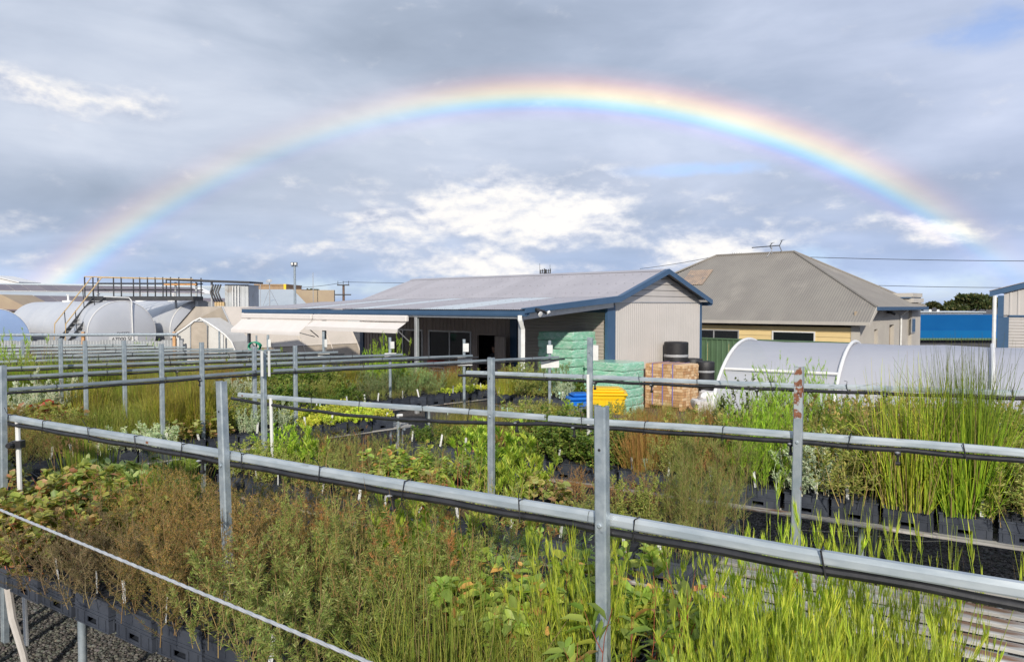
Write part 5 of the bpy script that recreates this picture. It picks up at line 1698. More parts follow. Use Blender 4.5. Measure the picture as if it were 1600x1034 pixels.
def leaves(pb, B, d, s, L, W, C_, kind='thin', droop=0.0):
    """B base (N,3), d direction, s side vector, L, W (N,), C_ (N,3)"""
    N = len(B)
    if N == 0: return
    d = unit(d); s = unit(s - d * np.sum(s * d, -1, keepdims=True)); u = np.cross(s, d)
    L = L[:, None]; W = W[:, None]
    dn = np.array([0, 0, -1.0])
    if kind == 'thin':
        m = B + d * L * 0.45
        v = np.stack([B, m + s * W / 2 + u * W * 0.2, B + d * L + dn * droop * L, m - s * W / 2 + u * W * 0.2], 1)
        t = np.array([[0, 1, 2], [0, 2, 3]])[None] + (np.arange(N) * 4)[:, None, None]
        pb.add(v, t, np.repeat(C_[:, None, :], 4, 1))
    else:
        f1, w1, f2, w2 = (0.30, 0.50, 0.68, 0.42) if kind == 'lance' else (0.28, 0.46, 0.70, 0.47)
        st = 0.06
        p0 = B; p1 = B + d * L * st
        q1 = B + d * L * f1 + dn * droop * L * f1 * f1; q2 = B + d * L * f2 + dn * droop * L * f2 * f2; q3 = B + d * L + dn * droop * L
        lift = u * W * 0.16
        v = np.stack([p1, q1, q2, q3, q1 + s * W * w1 + lift, q2 + s * W * w2 + lift, q1 - s * W * w1 + lift, q2 - s * W * w2 + lift], 1)
        t = np.array([[0, 4, 1], [1, 4, 5], [1, 5, 2], [2, 5, 3], [0, 1, 6], [1, 7, 6], [1, 2, 7], [2, 3, 7]])[None] + (np.arange(N) * 8)[:, None, None]
        cc = np.repeat(C_[:, None, :], 8, 1).copy()
        cc[:, :4] *= 0.92
        pb.add(v, t, cc)


GAIN = np.array([1.72, 1.80, 1.45])
DENS = 1.0


def pick(rng, cols, n, var=0.18, weights=None):
    cols = np.array(cols, float) * GAIN
    k = rng.choice(len(cols), n, p=weights)
    c = cols[k] * (1 + rng.uniform(-var, var, (n, 1)))
    c *= 1 + rng.uniform(-0.08, 0.08, (n, 3))
    return np.clip(c, 0.004, 0.85)


def along(P_, t):
    """points and tangents at parameter t (N,M) on paths P_ (N,K,3)"""
    K = P_.shape[1]
    x = np.clip(t, 0, 1) * (K - 1)
    i = np.minimum(x.astype(int), K - 2); f = (x - i)[..., None]
    n = np.arange(P_.shape[0])[:, None]
    a, b = P_[n, i], P_[n, i + 1]
    return a + (b - a) * f, unit(b - a)


def paths(rng, n, H, hv, lean, bend, K, ext, jitter=0.0, grid=True, outward=0.5, droop=0.0):
    if grid:
        g = int(math.ceil(math.sqrt(n)))
        xy = np.stack(np.meshgrid(np.linspace(-ext, ext, g), np.linspace(-ext, ext, g)), -1).reshape(-1, 2)
        xy = xy[rng.permutation(len(xy))[:n]] + rng.normal(0, 0.02, (n, 2))
    else:
        xy = rng.uniform(-ext, ext, (n, 2))
    h = H * (1 + rng.uniform(-hv, hv, n))
    a = rng.uniform(0, 2 * np.pi, n)
    dirv = np.stack([np.cos(a), np.sin(a)], -1) * (1 - outward) + xy / max(ext, 1e-3) * outward
    ln = np.abs(rng.normal(0, lean, n)) + lean * 0.3
    t = np.linspace(0, 1, K)
    P_ = np.zeros((n, K, 3))
    off = (ln[:, None] * t[None] + rng.normal(0, bend, n)[:, None] * t[None] ** 2)
    P_[:, :, 0] = xy[:, :1] + dirv[:, :1] * off * h[:, None]
    P_[:, :, 1] = xy[:, 1:] + dirv[:, 1:] * off * h[:, None]
    P_[:, :, 2] = h[:, None] * (t[None] - droop * (off ** 2) * t[None] ** 2 * 2.0)
    if jitter:
        P_[:, 1:, :2] += rng.normal(0, jitter, (n, K - 1, 2))
    return P_


def grassy(rng, n, H, hv, lean, bend, ext, cols, rad, w_=None, droop=0.6, K=5, tipcol=None, dry=0.0, drycol=(0.42, 0.32, 0.14)):
    pb = PB()
    n = int(n * 1.2); rad = rad * 1.35
    P_ = paths(rng, n, H, hv, lean, bend, K, ext, 0, False, 0.65, droop)
    t = np.linspace(0, 1, K)
    R_ = rad * (1 + rng.uniform(-0.3, 0.3, n))[:, None] * (1.0 - 0.85 * t[None] ** 1.5)
    c = pick(rng, cols, n, 0.2, w_)
    if dry: c[rng.random(n) < dry] = np.array(drycol)
    C_ = np.repeat(c[:, None, :], K, 1)
    if tipcol is not None: C_ = C_ * (1 - t[None, :, None] ** 3) + np.array(tipcol)[None, None] * t[None, :, None] ** 3
    tubes(pb, P_, R_, C_)
    return pb, None


def shrub(rng, n=20, H=0.5, hv=0.25, lean=0.12, bend=0.1, K=5, ext=0.15, srad=0.0025, scol=(0.10, 0.07, 0.035), nb=0, blen=0.3, bang=0.7, nl=30, L=0.02, W=0.003,
          lang=0.7, kind='thin', cols=((0.1, 0.12, 0.03),), w_=None, tip=None, tipp=0.0, tipt=0.75, t0=0.06, droop=0.0, lsz=0.35, grid=True, updir=0.0, lbend=0.0, jit=0.008, outw=0.5, tipshoot=False):
    """stems (+ side branches) that carry leaves"""
    lf, sm = PB(), PB()
    nl = int(nl * 1.5); n = int(n * 1.25)
    P_ = paths(rng, n, H, hv, lean, bend, K, ext, jit, grid, outw)
    t = np.linspace(0, 1, K)
    R_ = srad * (1 + rng.uniform(-.2, .2, n))[:, None] * (1.0 - 0.7 * t[None])
    sc = pick(rng, [scol], n, 0.25)
    tubes(sm, P_, R_, sc)
    carriers, hgt = [P_], [np.full(n, 1.0)]
    shoot = [np.arange(n)]
    if nb:
        tb = rng.uniform(t0, 0.93, (n, nb)) if nb < 6 else rng.beta(1.0, 1.15, (n, nb)) * 0.93 + 0.01
        bp, bt = along(P_, tb)
        bp, bt = bp.reshape(-1, 3), bt.reshape(-1, 3)
        tbf = tb.reshape(-1)
        hl = np.repeat(P_[:, -1, 2], nb)
        side = perp(bt, rng)
        d = unit(bt * np.cos(bang) + side * np.sin(bang))
        ln = blen * hl * (1.1 - 0.75 * tbf) * rng.uniform(0.6, 1.3, len(tbf))
        kk_ = np.linspace(0, 1, 4)
        Q = bp[:, None, :] + d[:, None, :] * (ln[:, None] * kk_[None])[..., None]
        Q[:, :, 2] += (ln[:, None] * kk_[None] ** 2) * (0.35 - droop)
        tubes(sm, Q, np.broadcast_to(srad * 0.5 * (1 - 0.6 * kk_)[None], (len(Q), 4)), np.repeat(sc, nb, 0))
        carriers = [Q, P_]
        shoot = [np.repeat(np.arange(n), nb), np.arange(n)]
    tp = rng.random(n) < tipp
    for ci, Pc in enumerate(carriers):
        m = nl if ci == 0 else max(4, nl // 2)
        N = len(Pc)
        lo = t0 if (ci == len(carriers) - 1) else 0.08
        tt = rng.uniform(lo, 1.0, (N, m))
        p, tg = along(Pc, tt)
        p, tg = p.reshape(-1, 3), tg.reshape(-1, 3)
        side = perp(tg, rng)
        an = lang * rng.uniform(0.6, 1.35, len(p))[:, None]
        d = tg * np.cos(an) + side * np.sin(an)
        d[:, 2] += updir
        sv = perp(d, rng)
        if kind != 'thin':
            sv = np.cross(d, np.array([0, 0, 1.0])) + rng.normal(0, 0.35, d.shape)
        c = pick(rng, cols, len(p), 0.2, w_)
        zrel = p[:, 2] / H
        if tip is not None:
            sh = np.repeat(shoot[ci], m)
            is_t = (tp[sh] & (zrel > tipt * 0.9)) if tipshoot else (zrel + rng.normal(0, 0.1, len(p)) > tipt) & (rng.random(len(p)) < tipp)
            c[is_t] = pick(rng, [tip], int(is_t.sum()), 0.25)
        sz = 1 + rng.uniform(-lsz, lsz, len(p))
        sz *= np.where(tt.reshape(-1) > 0.9, 0.7, 1.0)
        leaves(lf, p, d, sv, L * sz, W * sz, c, kind, lbend)
    return lf, sm


YG = (0.24, 0.30, 0.035)
SPEC = {}


def species(key, name, look, fn, nv=3, var=1.0):
    SPEC[key] = dict(name=name, look=look, fn=fn, nv=nv, meshes=[])


species('rush', 'rush_clump', 'green upright rushes', lambda r: grassy(r, 330, 0.52, 0.35, 0.10, 0.06, 0.15, [(0.15, 0.20, 0.03), (0.22, 0.25, 0.04), (0.10, 0.16, 0.025)], 0.0021, dry=0.08))
species('tallrush', 'tall_rush_clump', 'tall dark tipped green rushes', lambda r: grassy(r, 460, 0.88, 0.42, 0.26, 0.16, 0.15, [(0.23, 0.32, 0.03), (0.31, 0.38, 0.04), (0.16, 0.25, 0.025)], 0.0024, droop=0.4, K=6, tipcol=(0.10, 0.09, 0.03), dry=0.05), 2)
species('dryrush', 'drying_rush_clump', 'yellowing rushes with arching straw blades', lambda r: grassy(r, 430, 0.62, 0.45, 0.24, 0.20, 0.13, [(0.30, 0.33, 0.04), (0.22, 0.28, 0.035), (0.38, 0.36, 0.07)], 0.0022, droop=1.2, K=7, dry=0.24), 2)
species('tussock', 'grass_tussock', 'fine olive green grass tussock', lambda r: grassy(r, 500, 0.42, 0.38, 0.46, 0.36, 0.14, [(0.22, 0.24, 0.05), (0.16, 0.19, 0.04), (0.30, 0.28, 0.08)], 0.0014, droop=0.9, dry=0.12))
species('goldgrass', 'golden_tussock', 'golden green grass tussock', lambda r: grassy(r, 480, 0.48, 0.30, 0.28, 0.2, 0.13, [(0.28, 0.29, 0.04), (0.22, 0.26, 0.03), (0.38, 0.33, 0.07)], 0.0017, droop=0.9, tipcol=(0.40, 0.30, 0.08), dry=0.10))
species('orangegrass', 'orange_grass', 'orange brown dry grass', lambda r: grassy(r, 420, 0.55, 0.45, 0.30, 0.22, 0.15, [(0.33, 0.185, 0.075), (0.30, 0.17, 0.06), (0.24, 0.20, 0.06)], 0.0016, droop=0.7, tipcol=(0.42, 0.22, 0.09)))
species('meadow', 'fine_grass', 'fine yellowish green grass', lambda r: grassy(r, 520, 0.45, 0.4, 0.16, 0.12, 0.17, [(0.26, 0.25, 0.07), (0.20, 0.21, 0.05), (0.33, 0.29, 0.10), (0.15, 0.18, 0.04)], 0.0014, droop=0.5, dry=0.15))
species('brushgrass', 'brown_green_grass', 'brownish green fine leaved grass', lambda r: grassy(r, 420, 0.42, 0.35, 0.50, 0.40, 0.16, [(0.14, 0.14, 0.04), (0.20, 0.17, 0.06), (0.11, 0.13, 0.035), (0.30, 0.24, 0.10)], 0.0017, droop=1.0, dry=0.12))
species('shoots', 'lime_shoot_clump', 'bright lime green shoots', lambda r: shrub(r, 78, 0.64, 0.46, 0.10, 0.08, 5, 0.18, 0.0022, (0.20, 0.24, 0.05), 2, 0.26, 0.28, 13, 0.070, 0.0034, 0.20, 'thin',
        ((0.30, 0.33, 0.045), (0.235, 0.275, 0.035), (0.38, 0.39, 0.07), (0.16, 0.21, 0.025)), updir=0.5, t0=0.12), 4)
species('finelime', 'fine_lime_shrub', 'bright green fine upright shrub', lambda r: shrub(r, 26, 0.72, 0.28, 0.10, 0.06, 5, 0.15, 0.002, (0.16, 0.17, 0.05), 7, 0.24, 0.40, 16, 0.042, 0.0034, 0.40, 'thin',
        ((0.20, 0.30, 0.035), (0.27, 0.37, 0.045), (0.14, 0.22, 0.025)), updir=0.4), 2)
species('feather', 'feathery_bronze_shrub', 'feathery bronze tipped shrub', lambda r: shrub(r, 18, 0.42, 0.3, 0.14, 0.10, 5, 0.16, 0.0026, (0.14, 0.09, 0.05), 16, 0.34, 0.85, 26, 0.013, 0.0022, 0.9, 'thin',
        ((0.15, 0.118, 0.042), (0.13, 0.125, 0.038), (0.19, 0.13, 0.05), (0.10, 0.118, 0.034)), tip=(0.27, 0.155, 0.06), tipp=0.55, tipt=0.62), 4)
species('greyfeather', 'feathery_grey_brown_shrub', 'feathery grey brown low shrub', lambda r: shrub(r, 20, 0.30, 0.3, 0.22, 0.16, 5, 0.16, 0.0024, (0.13, 0.09, 0.06), 15, 0.36, 0.9, 24, 0.013, 0.0022, 0.9, 'thin',
        ((0.15, 0.105, 0.065), (0.12, 0.095, 0.055), (0.19, 0.13, 0.08), (0.09, 0.085, 0.04))), 3)
species('olivefeather', 'feathery_olive_shrub', 'feathery dark olive shrub', lambda r: shrub(r, 18, 0.48, 0.3, 0.12, 0.08, 5, 0.16, 0.0026, (0.13, 0.09, 0.05), 16, 0.32, 0.8, 26, 0.015, 0.0022, 0.8, 'thin',
        ((0.11, 0.12, 0.03), (0.145, 0.14, 0.035), (0.08, 0.095, 0.022), (0.18, 0.15, 0.05)), tip=(0.26, 0.20, 0.05), tipp=0.3, tipt=0.8), 4)
species('twiggy', 'twiggy_olive_shrub', 'tall twiggy olive shrub', lambda r: shrub(r, 26, 0.66, 0.30, 0.09, 0.07, 6, 0.17, 0.0022, (0.22, 0.15, 0.07), 9, 0.20, 0.55, 22, 0.020, 0.0030, 0.85, 'thin',
        ((0.15, 0.18, 0.055), (0.20, 0.215, 0.07), (0.11, 0.15, 0.045), (0.245, 0.235, 0.09)), tip=(0.27, 0.115, 0.05), tipp=0.14, tipt=0.74, tipshoot=True), 4)
species('twiglow', 'low_twiggy_shrub', 'low grey green twiggy shrub', lambda r: shrub(r, 26, 0.36, 0.35, 0.14, 0.1, 5, 0.17, 0.002, (0.17, 0.12, 0.06), 9, 0.28, 0.7, 20, 0.018, 0.0036, 0.85, 'thin',
        ((0.15, 0.18, 0.055), (0.19, 0.205, 0.07), (0.11, 0.145, 0.04), (0.22, 0.21, 0.09))), 3)
species('casuarina', 'fine_needled_shrub', 'tall fine needled green shrub', lambda r: shrub(r, 22, 0.62, 0.28, 0.12, 0.10, 5, 0.15, 0.0024, (0.17, 0.13, 0.06), 14, 0.22, 0.6, 14, 0.040, 0.0016, 0.6, 'thin',
        ((0.165, 0.19, 0.055), (0.13, 0.16, 0.04), (0.21, 0.225, 0.08)), droop=0.1), 3)
species('bluetwig', 'blue_green_shrub', 'soft blue green needle leaved shrub', lambda r: shrub(r, 22, 0.44, 0.3, 0.12, 0.08, 5, 0.16, 0.0022, (0.15, 0.12, 0.07), 9, 0.25, 0.6, 20, 0.026, 0.0032, 0.7, 'thin',
        ((0.15, 0.21, 0.11), (0.20, 0.25, 0.13), (0.11, 0.16, 0.08))), 3)
species('gum', 'young_gum_clump', 'red tinged rounded young gums', lambda r: shrub(r, 16, 0.30, 0.35, 0.22, 0.12, 5, 0.17, 0.0026, (0.28, 0.09, 0.05), 4, 0.35, 0.8, 9, 0.052, 0.032, 1.0, 'round',
        ((0.20, 0.20, 0.06), (0.14, 0.155, 0.05), (0.28, 0.25, 0.085), (0.29, 0.18, 0.10), (0.28, 0.12, 0.08)), w_=[.33, .31, .19, .12, .05], lbend=0.15), 4)
species('redgum', 'red_leaved_gum_clump', 'red leaved young gum seedlings', lambda r: shrub(r, 12, 0.32, 0.3, 0.2, 0.12, 5, 0.16, 0.0026, (0.30, 0.08, 0.05), 3, 0.3, 0.8, 8, 0.065, 0.05, 1.0, 'round',
        ((0.24, 0.21, 0.06), (0.30, 0.15, 0.09), (0.30, 0.05, 0.05), (0.18, 0.18, 0.05)), w_=[.38, .25, .10, .27], lbend=0.1), 2)
species('roundgum', 'round_leaved_gum', 'round leaved dull green gum', lambda r: shrub(r, 1, 0.40, 0.3, 0.15, 0.10, 5, 0.02, 0.003, (0.28, 0.16, 0.09), 2, 0.3, 0.8, 7, 0.075, 0.066, 1.1, 'round',
        ((0.22, 0.22, 0.08), (0.28, 0.25, 0.10), (0.26, 0.16, 0.09), (0.18, 0.20, 0.06)), lbend=0.1, outw=0.0), 6)
species('greengum', 'green_gum_clump', 'broad leaved young green gums', lambda r: shrub(r, 12, 0.42, 0.3, 0.16, 0.1, 5, 0.16, 0.003, (0.26, 0.10, 0.05), 4, 0.32, 0.85, 8, 0.075, 0.038, 1.0, 'lance',
        ((0.20, 0.27, 0.06), (0.15, 0.21, 0.05), (0.28, 0.31, 0.07), (0.36, 0.20, 0.08)), w_=[.4, .32, .2, .08], lbend=0.25), 4)
species('biggum', 'large_leaved_gum', 'large leaved red stemmed gum', lambda r: shrub(r, 1, 0.52, 0.3, 0.18, 0.12, 6, 0.02, 0.0045, (0.22, 0.055, 0.04), 3, 0.30, 0.85, 6, 0.125, 0.038, 1.0, 'lance',
        ((0.13, 0.175, 0.04), (0.17, 0.21, 0.05), (0.22, 0.24, 0.055), (0.34, 0.17, 0.07)), w_=[.36, .34, .23, .07], tip=(0.34, 0.15, 0.07), tipp=0.06, tipt=0.95, lbend=0.35, outw=0.0), 6)
species('lance', 'lance_leaved_shrub', 'narrow leaved yellow green shrub', lambda r: shrub(r, 18, 0.48, 0.3, 0.12, 0.08, 5, 0.16, 0.0026, (0.20, 0.16, 0.06), 3, 0.28, 0.5, 12, 0.085, 0.013, 0.55, 'lance',
        ((0.24, 0.31, 0.045), (0.32, 0.37, 0.06), (0.17, 0.24, 0.035)), updir=0.3, lbend=0.1), 4)
species('broadgrey', 'broad_leaved_shrub', 'broad leaved grey green shrub', lambda r: shrub(r, 14, 0.30, 0.3, 0.2, 0.1, 4, 0.16, 0.003, (0.2, 0.17, 0.08), 2, 0.3, 0.8, 9, 0.075, 0.030, 0.9, 'lance',
        ((0.20, 0.26, 0.11), (0.26, 0.31, 0.14), (0.15, 0.20, 0.08)), updir=0.3), 2)
species('silver', 'silver_bush', 'silvery grey leaved bush', lambda r: shrub(r, 18, 0.44, 0.3, 0.12, 0.08, 5, 0.15, 0.003, (0.40, 0.38, 0.33), 8, 0.24, 0.6, 18, 0.026, 0.011, 0.85, 'thin',
        ((0.27, 0.295, 0.265), (0.215, 0.24, 0.21), (0.34, 0.36, 0.33)), updir=0.2), 3)
species('silverlow', 'low_silver_bush', 'low silvery white bush', lambda r: shrub(r, 26, 0.20, 0.3, 0.25, 0.1, 4, 0.18, 0.003, (0.42, 0.40, 0.35), 7, 0.35, 0.7, 14, 0.024, 0.009, 0.9, 'thin',
        ((0.33, 0.345, 0.30), (0.28, 0.30, 0.255), (0.40, 0.405, 0.36))), 2)
species('darkshrub', 'dark_leafy_shrub', 'dense dark green leafy shrub', lambda r: shrub(r, 22, 0.42, 0.25, 0.16, 0.1, 5, 0.17, 0.0026, (0.16, 0.11, 0.05), 7, 0.28, 0.8, 11, 0.034, 0.021, 1.0, 'round',
        ((0.085, 0.13, 0.03), (0.12, 0.17, 0.04), (0.06, 0.10, 0.022), (0.18, 0.21, 0.05)), lbend=0.1), 3)
species('redtip', 'red_tipped_shrub', 'bushy pink bronze tipped shrub', lambda r: shrub(r, 18, 0.56, 0.25, 0.14, 0.08, 5, 0.16, 0.0028, (0.18, 0.11, 0.06), 6, 0.26, 0.7, 12, 0.040, 0.012, 0.8, 'lance',
        ((0.17, 0.20, 0.05), (0.13, 0.165, 0.035), (0.21, 0.225, 0.07)), tip=(0.36, 0.26, 0.12), tipp=0.5, tipt=0.78, updir=0.2), 3)
species('olivebush', 'olive_bush', 'bushy olive green shrub', lambda r: shrub(r, 20, 0.46, 0.3, 0.16, 0.09, 5, 0.17, 0.0026, (0.18, 0.13, 0.06), 7, 0.28, 0.75, 12, 0.030, 0.010, 0.85, 'thin',
        ((0.17, 0.19, 0.055), (0.22, 0.23, 0.07), (0.12, 0.145, 0.035), (0.27, 0.25, 0.09))), 3)
species('yellowcover', 'yellow_green_seedlings', 'low yellow green seedlings', lambda r: shrub(r, 36, 0.12, 0.35, 0.15, 0.1, 4, 0.17, 0.002, (0.2, 0.18, 0.06), 3, 0.4, 0.8, 9, 0.026, 0.017, 1.1, 'round',
        ((0.42, 0.42, 0.07), (0.34, 0.37, 0.06), (0.52, 0.48, 0.11))), 3)
species('heath', 'pinkish_heath', 'low pinkish brown heath', lambda r: shrub(r, 34, 0.20, 0.3, 0.2, 0.1, 4, 0.18, 0.0018, (0.20, 0.10, 0.07), 7, 0.35, 0.7, 16, 0.014, 0.0028, 0.8, 'thin',
        ((0.28, 0.16, 0.11), (0.34, 0.20, 0.14), (0.22, 0.14, 0.08))), 2)
species('darktwig', 'dark_twig_shrub', 'dark open twigged shrub', lambda r: shrub(r, 14, 0.55, 0.25, 0.2, 0.12, 5, 0.14, 0.0028, (0.07, 0.05, 0.03), 8, 0.26, 0.8, 12, 0.016, 0.012, 1.0, 'thin',
        ((0.06, 0.085, 0.03), (0.09, 0.11, 0.04))), 2)
species('bronzetwig', 'bronze_twig_shrub', 'wiry red brown twiggy shrub', lambda r: shrub(r, 22, 0.36, 0.35, 0.18, 0.14, 5, 0.17, 0.002, (0.24, 0.11, 0.06), 9, 0.30, 0.75, 16, 0.016, 0.0028, 0.85, 'thin',
        ((0.22, 0.115, 0.05), (0.17, 0.12, 0.045), (0.28, 0.15, 0.07), (0.13, 0.12, 0.04))), 3)

for ki, (k, s) in enumerate(SPEC.items()):
    for v in range(s['nv']):
        rng = np.random.default_rng(1000 + ki * 17 + v)
        lf, sm = s['fn'](rng)
        s['meshes'].append((lf.mesh(s['name'], M['leaf'], k in ('gum', 'redgum', 'roundgum', 'greengum', 'biggum', 'lance', 'broadgrey', 'darkshrub', 'yellowcover')), sm.mesh('stem', M['stem']) if sm is not None else None))


def add_plant(key, loc, rz, sc, label, group=None, sz=None):
    s = SPEC[key]
    lm, sm = random.choice(s['meshes'])
    o = put(s['name'], lm, None, loc, (random.uniform(-.05, .05), random.uniform(-.05, .05), rz))
    wide = 1.0 if key in ('tallrush', 'dryrush', 'biggum', 'orangegrass') else random.uniform(1.12, 1.28)
    o.scale = (sc * wide, sc * wide, sc * (sz or 1.0) * random.uniform(0.9, 1.12))
    tag(o, label, 'plant', group)
    if sm is not None: put('stem', sm, o)
    return o


# ------------------------------------------------------------------ far trees
def leafy_crown(rng, lobes, n, size, cols):
    pb = PB()
    lobes = np.array(lobes, float)      # x, y, z, rx, ry, rz
    wts = lobes[:, 3] * lobes[:, 5]; wts /= wts.sum()
    k = rng.choice(len(lobes), n, p=wts)
    u = unit(rng.normal(size=(n, 3))) * (rng.random((n, 1)) ** 0.45)
    p = lobes[k, :3] + u * lobes[k, 3:]
    d = unit(u + rng.normal(0, 0.6, (n, 3))); s_ = perp(d, rng)
    c = pick(rng, cols, n, 0.3)
    leaves(pb, p, d, s_, size * rng.uniform(.6, 1.4, n), size * 0.6 * rng.uniform(.6, 1.4, n), c, 'thin')
    return pb


def tree(name, px, d, label, lobes, trunk_r, cols, n=2500, size=0.3, group=None):
    b = at_d(px, 478, d)
    k = d / F
    e = empty(name, (b.x, b.y, -0.4), 0, label, 'tree', group)
    rng = np.random.default_rng(int(px))
    L_ = [((x - px) * k, yy, CAMZ + 0.4 + (478 - y) * k, rx * k, rx * k * 0.8, ry * k) for (x, y, rx, ry, yy) in lobes]
    leafy_crown(rng, L_, n, size, cols).mesh('crown', M['leaf'])
    put('crown', leafy_crown(rng, L_, n, size, cols).mesh('crown', M['leaf']), e)
    m_ = MB()
    m_.tube([(0, 0, 0), (0.1, 0, 1.2), (0.0, 0, L_[0][2] - 0.6)], [trunk_r, trunk_r * 0.8, trunk_r * 0.5], 8)
    for l_ in L_: m_.tube([(0.03, 0, min(1.4, l_[2] * 0.6)), (l_[0] * 0.5, l_[1] * 0.5, (1.4 + l_[2]) * 0.5), (l_[0], l_[1], l_[2])], [trunk_r * 0.5, trunk_r * 0.35, trunk_r * 0.12], 6)
    m_.build('trunk', M['bark'], e)
    return e


TC = [(0.045, 0.058, 0.028), (0.062, 0.066, 0.032), (0.03, 0.042, 0.02), (0.085, 0.078, 0.038)]
tree('spreading_tree', 1515, 95, 'large dark spreading tree beyond the blue wall, left of garage shed',
     [(1522, 466, 20, 4, 0), (1502, 472, 9, 2, 0.5), (1486, 475, 6, 1.5, 0.3), (1545, 468, 14, 4, 0.6), (1533, 476, 24, 4, -0.3), (1492, 482, 15, 3, -0.5), (1503, 464, 7, 2, 0)], 0.3, TC, 6000, 0.42, 'distant trees beyond the blue wall')
tree('spreading_tree', 1458, 120, 'small flat topped dark tree above the white building air unit', [(1458, 477, 9, 3.5, 0), (1450, 481, 8, 2.5, 0.5), (1468, 482, 8, 3, -.3)], 0.25, TC, 2600, 0.42, 'distant trees beyond the blue wall')
tree('spreading_tree', 1428, 110, 'rounded dark tree just right of the hipped roof house parapet', [(1425, 475, 10, 4, 0), (1436, 480, 9, 3.5, 0.4), (1420, 482, 8, 4, -.3)], 0.25, TC, 2600, 0.42, 'distant trees beyond the blue wall')
tree('dense_tree', 491, 66, 'dark bushy tree behind the brown brick building', [(488, 459, 10, 5, 0), (498, 466, 7, 5, 0.5), (480, 466, 8, 4, 0)], 0.25, [(0.03, 0.04, 0.02), (0.042, 0.05, 0.025)], 2600, 0.3)
# =================================================================== NURSERY BEDS
class Frame:
    def __init__(self, e, n):
        self.e, self.n = Vector((*e, 0)), Vector((*n, 0))
        self.rz = math.atan2(e[1], e[0])

    def P(self, s, w_, z=0.0):
        return self.e * s + self.n * w_ + Vector((0, 0, z))


FR = Frame((0.847, -0.531), (0.531, 0.847))
FL = Frame((0.719, 0.695), (-0.695, 0.719))
BT = 0.75            # bench top
CH = 0.175            # crate height


def slat_mesh(L, wd_, seed):
    m_ = MB()
    m_.sweep([(-wd_ / 2, -0.02), (-wd_ / 2, -0.003), (-wd_ / 2 + 0.006, 0.0), (wd_ / 2 - 0.006, 0.0), (wd_ / 2, -0.003), (wd_ / 2, -0.02), (wd_ / 2 - 0.004, -0.02), (wd_ / 2 - 0.006, -0.006), (-wd_ / 2 + 0.006, -0.006), (-wd_ / 2 + 0.004, -0.02)],
             (0, 0, 0), (L, 0, 0), segs=max(2, int(L / 0.8)), wob=lambda f: Vector((0, 0.004 * math.sin(f * 9 + seed), 0.003 * math.sin(f * 13 + seed * 2))))
    return m_


def bench(fr, s0, s1, w0, w1, label, cat='bench', group='slatted nursery benches'):
    root = empty('nursery_bench', fr.P(s0, w0), fr.rz, label, cat, group)
    L, Wd = s1 - s0, w1 - w0
    n = int(Wd / 0.15)
    for k in range(n):
        m_ = slat_mesh(L, 0.105, k + s0)
        o = m_.build('slat', M['slat'], root, (0, 0.06 + k * (Wd - 0.12) / max(1, n - 1), BT + random.uniform(-.003, .003)))
    for yy in (0.22, Wd - 0.2):
        m_ = MB(); m_.tube([(-0.06, yy, BT - 0.065), (L + 0.05, yy, BT - 0.065)], 0.021, 8); m_.build('frame_pipe', M['galv'], root, smooth=True)
    nl = max(2, int(L / 1.5) + 1)
    for k in range(nl):
        x = 0.2 + (L - 0.4) * k / (nl - 1)
        m_ = MB(); m_.tube([(x, 0.0, BT - 0.045), (x, Wd, BT - 0.045)], 0.018, 8); m_.build('cross_pipe', M['galv'], root, smooth=True)
        for yy in (0.12, Wd - 0.12):
            zb_ = gz(fr.P(s0 + x, w0 + yy).y)
            m_ = MB(); m_.tube([(x + 0.03, yy, zb_), (x + 0.03, yy, BT - 0.06)], 0.026, 10); m_.build('leg', M['galv'], root, smooth=True)
    return root


# crate (nursery tray) with ribs, hand slots and a grid of square pots
def crate_mesh():
    m_ = MB()
    a, t = 0.18, 0.006
    b = 0.172
    for (x0, x1, y0, y1) in ((-a, a, -a, -a + t), (-a, a, a - t, a), (-a, -a + t, -a + t, a - t), (a - t, a, -a + t, a - t)):
        lng = x1 - x0 > 0.1
        # wall with a hand slot low in the middle
        if lng:
            m_.box(x0, -0.05, y0, y1, 0.0, CH); m_.box(0.05, x1, y0, y1, 0.0, CH); m_.box(-0.05, 0.05, y0, y1, 0.0, 0.022); m_.box(-0.05, 0.05, y0, y1, 0.055, CH)
        else:
            m_.box(x0, x1, y0, -0.05, 0.0, CH); m_.box(x0, x1, 0.05, y1, 0.0, CH); m_.box(x0, x1, -0.05, 0.05, 0.0, 0.022); m_.box(x0, x1, -0.05, 0.05, 0.055, CH)
    m_.box(-a + t, a - t, -a + t, a - t, 0.004, 0.012)
    for z, h, p in ((0.078, 0.007, 0.006), (0.098, 0.006, 0.005), (CH - 0.012, 0.014, 0.007), (0.0, 0.01, 0.004)):
        m_.box(-a - p, a + p, -a - p, -a - 0.0005, z, z + h); m_.box(-a - p, a + p, a + 0.0005, a + p, z, z + h)
        m_.box(-a - p, -a - 0.0005, -a, a, z, z + h); m_.box(a + 0.0005, a + p, -a, a, z, z + h)
    for k in range(5):
        x = -a + 0.03 + k * (2 * a - 0.06) / 4
        if abs(x) < 0.055: continue
        for sy in (-1, 1):
            m_.box(x - 0.004, x + 0.004, min(sy * a, sy * (a + 0.006)), max(sy * a, sy * (a + 0.006)), 0.01, 0.077)
            m_.box(min(sy * a, sy * (a + 0.006)), max(sy * a, sy * (a + 0.006)), x - 0.004, x + 0.004, 0.01, 0.077)
    return m_.mesh('crate', M['crate'])


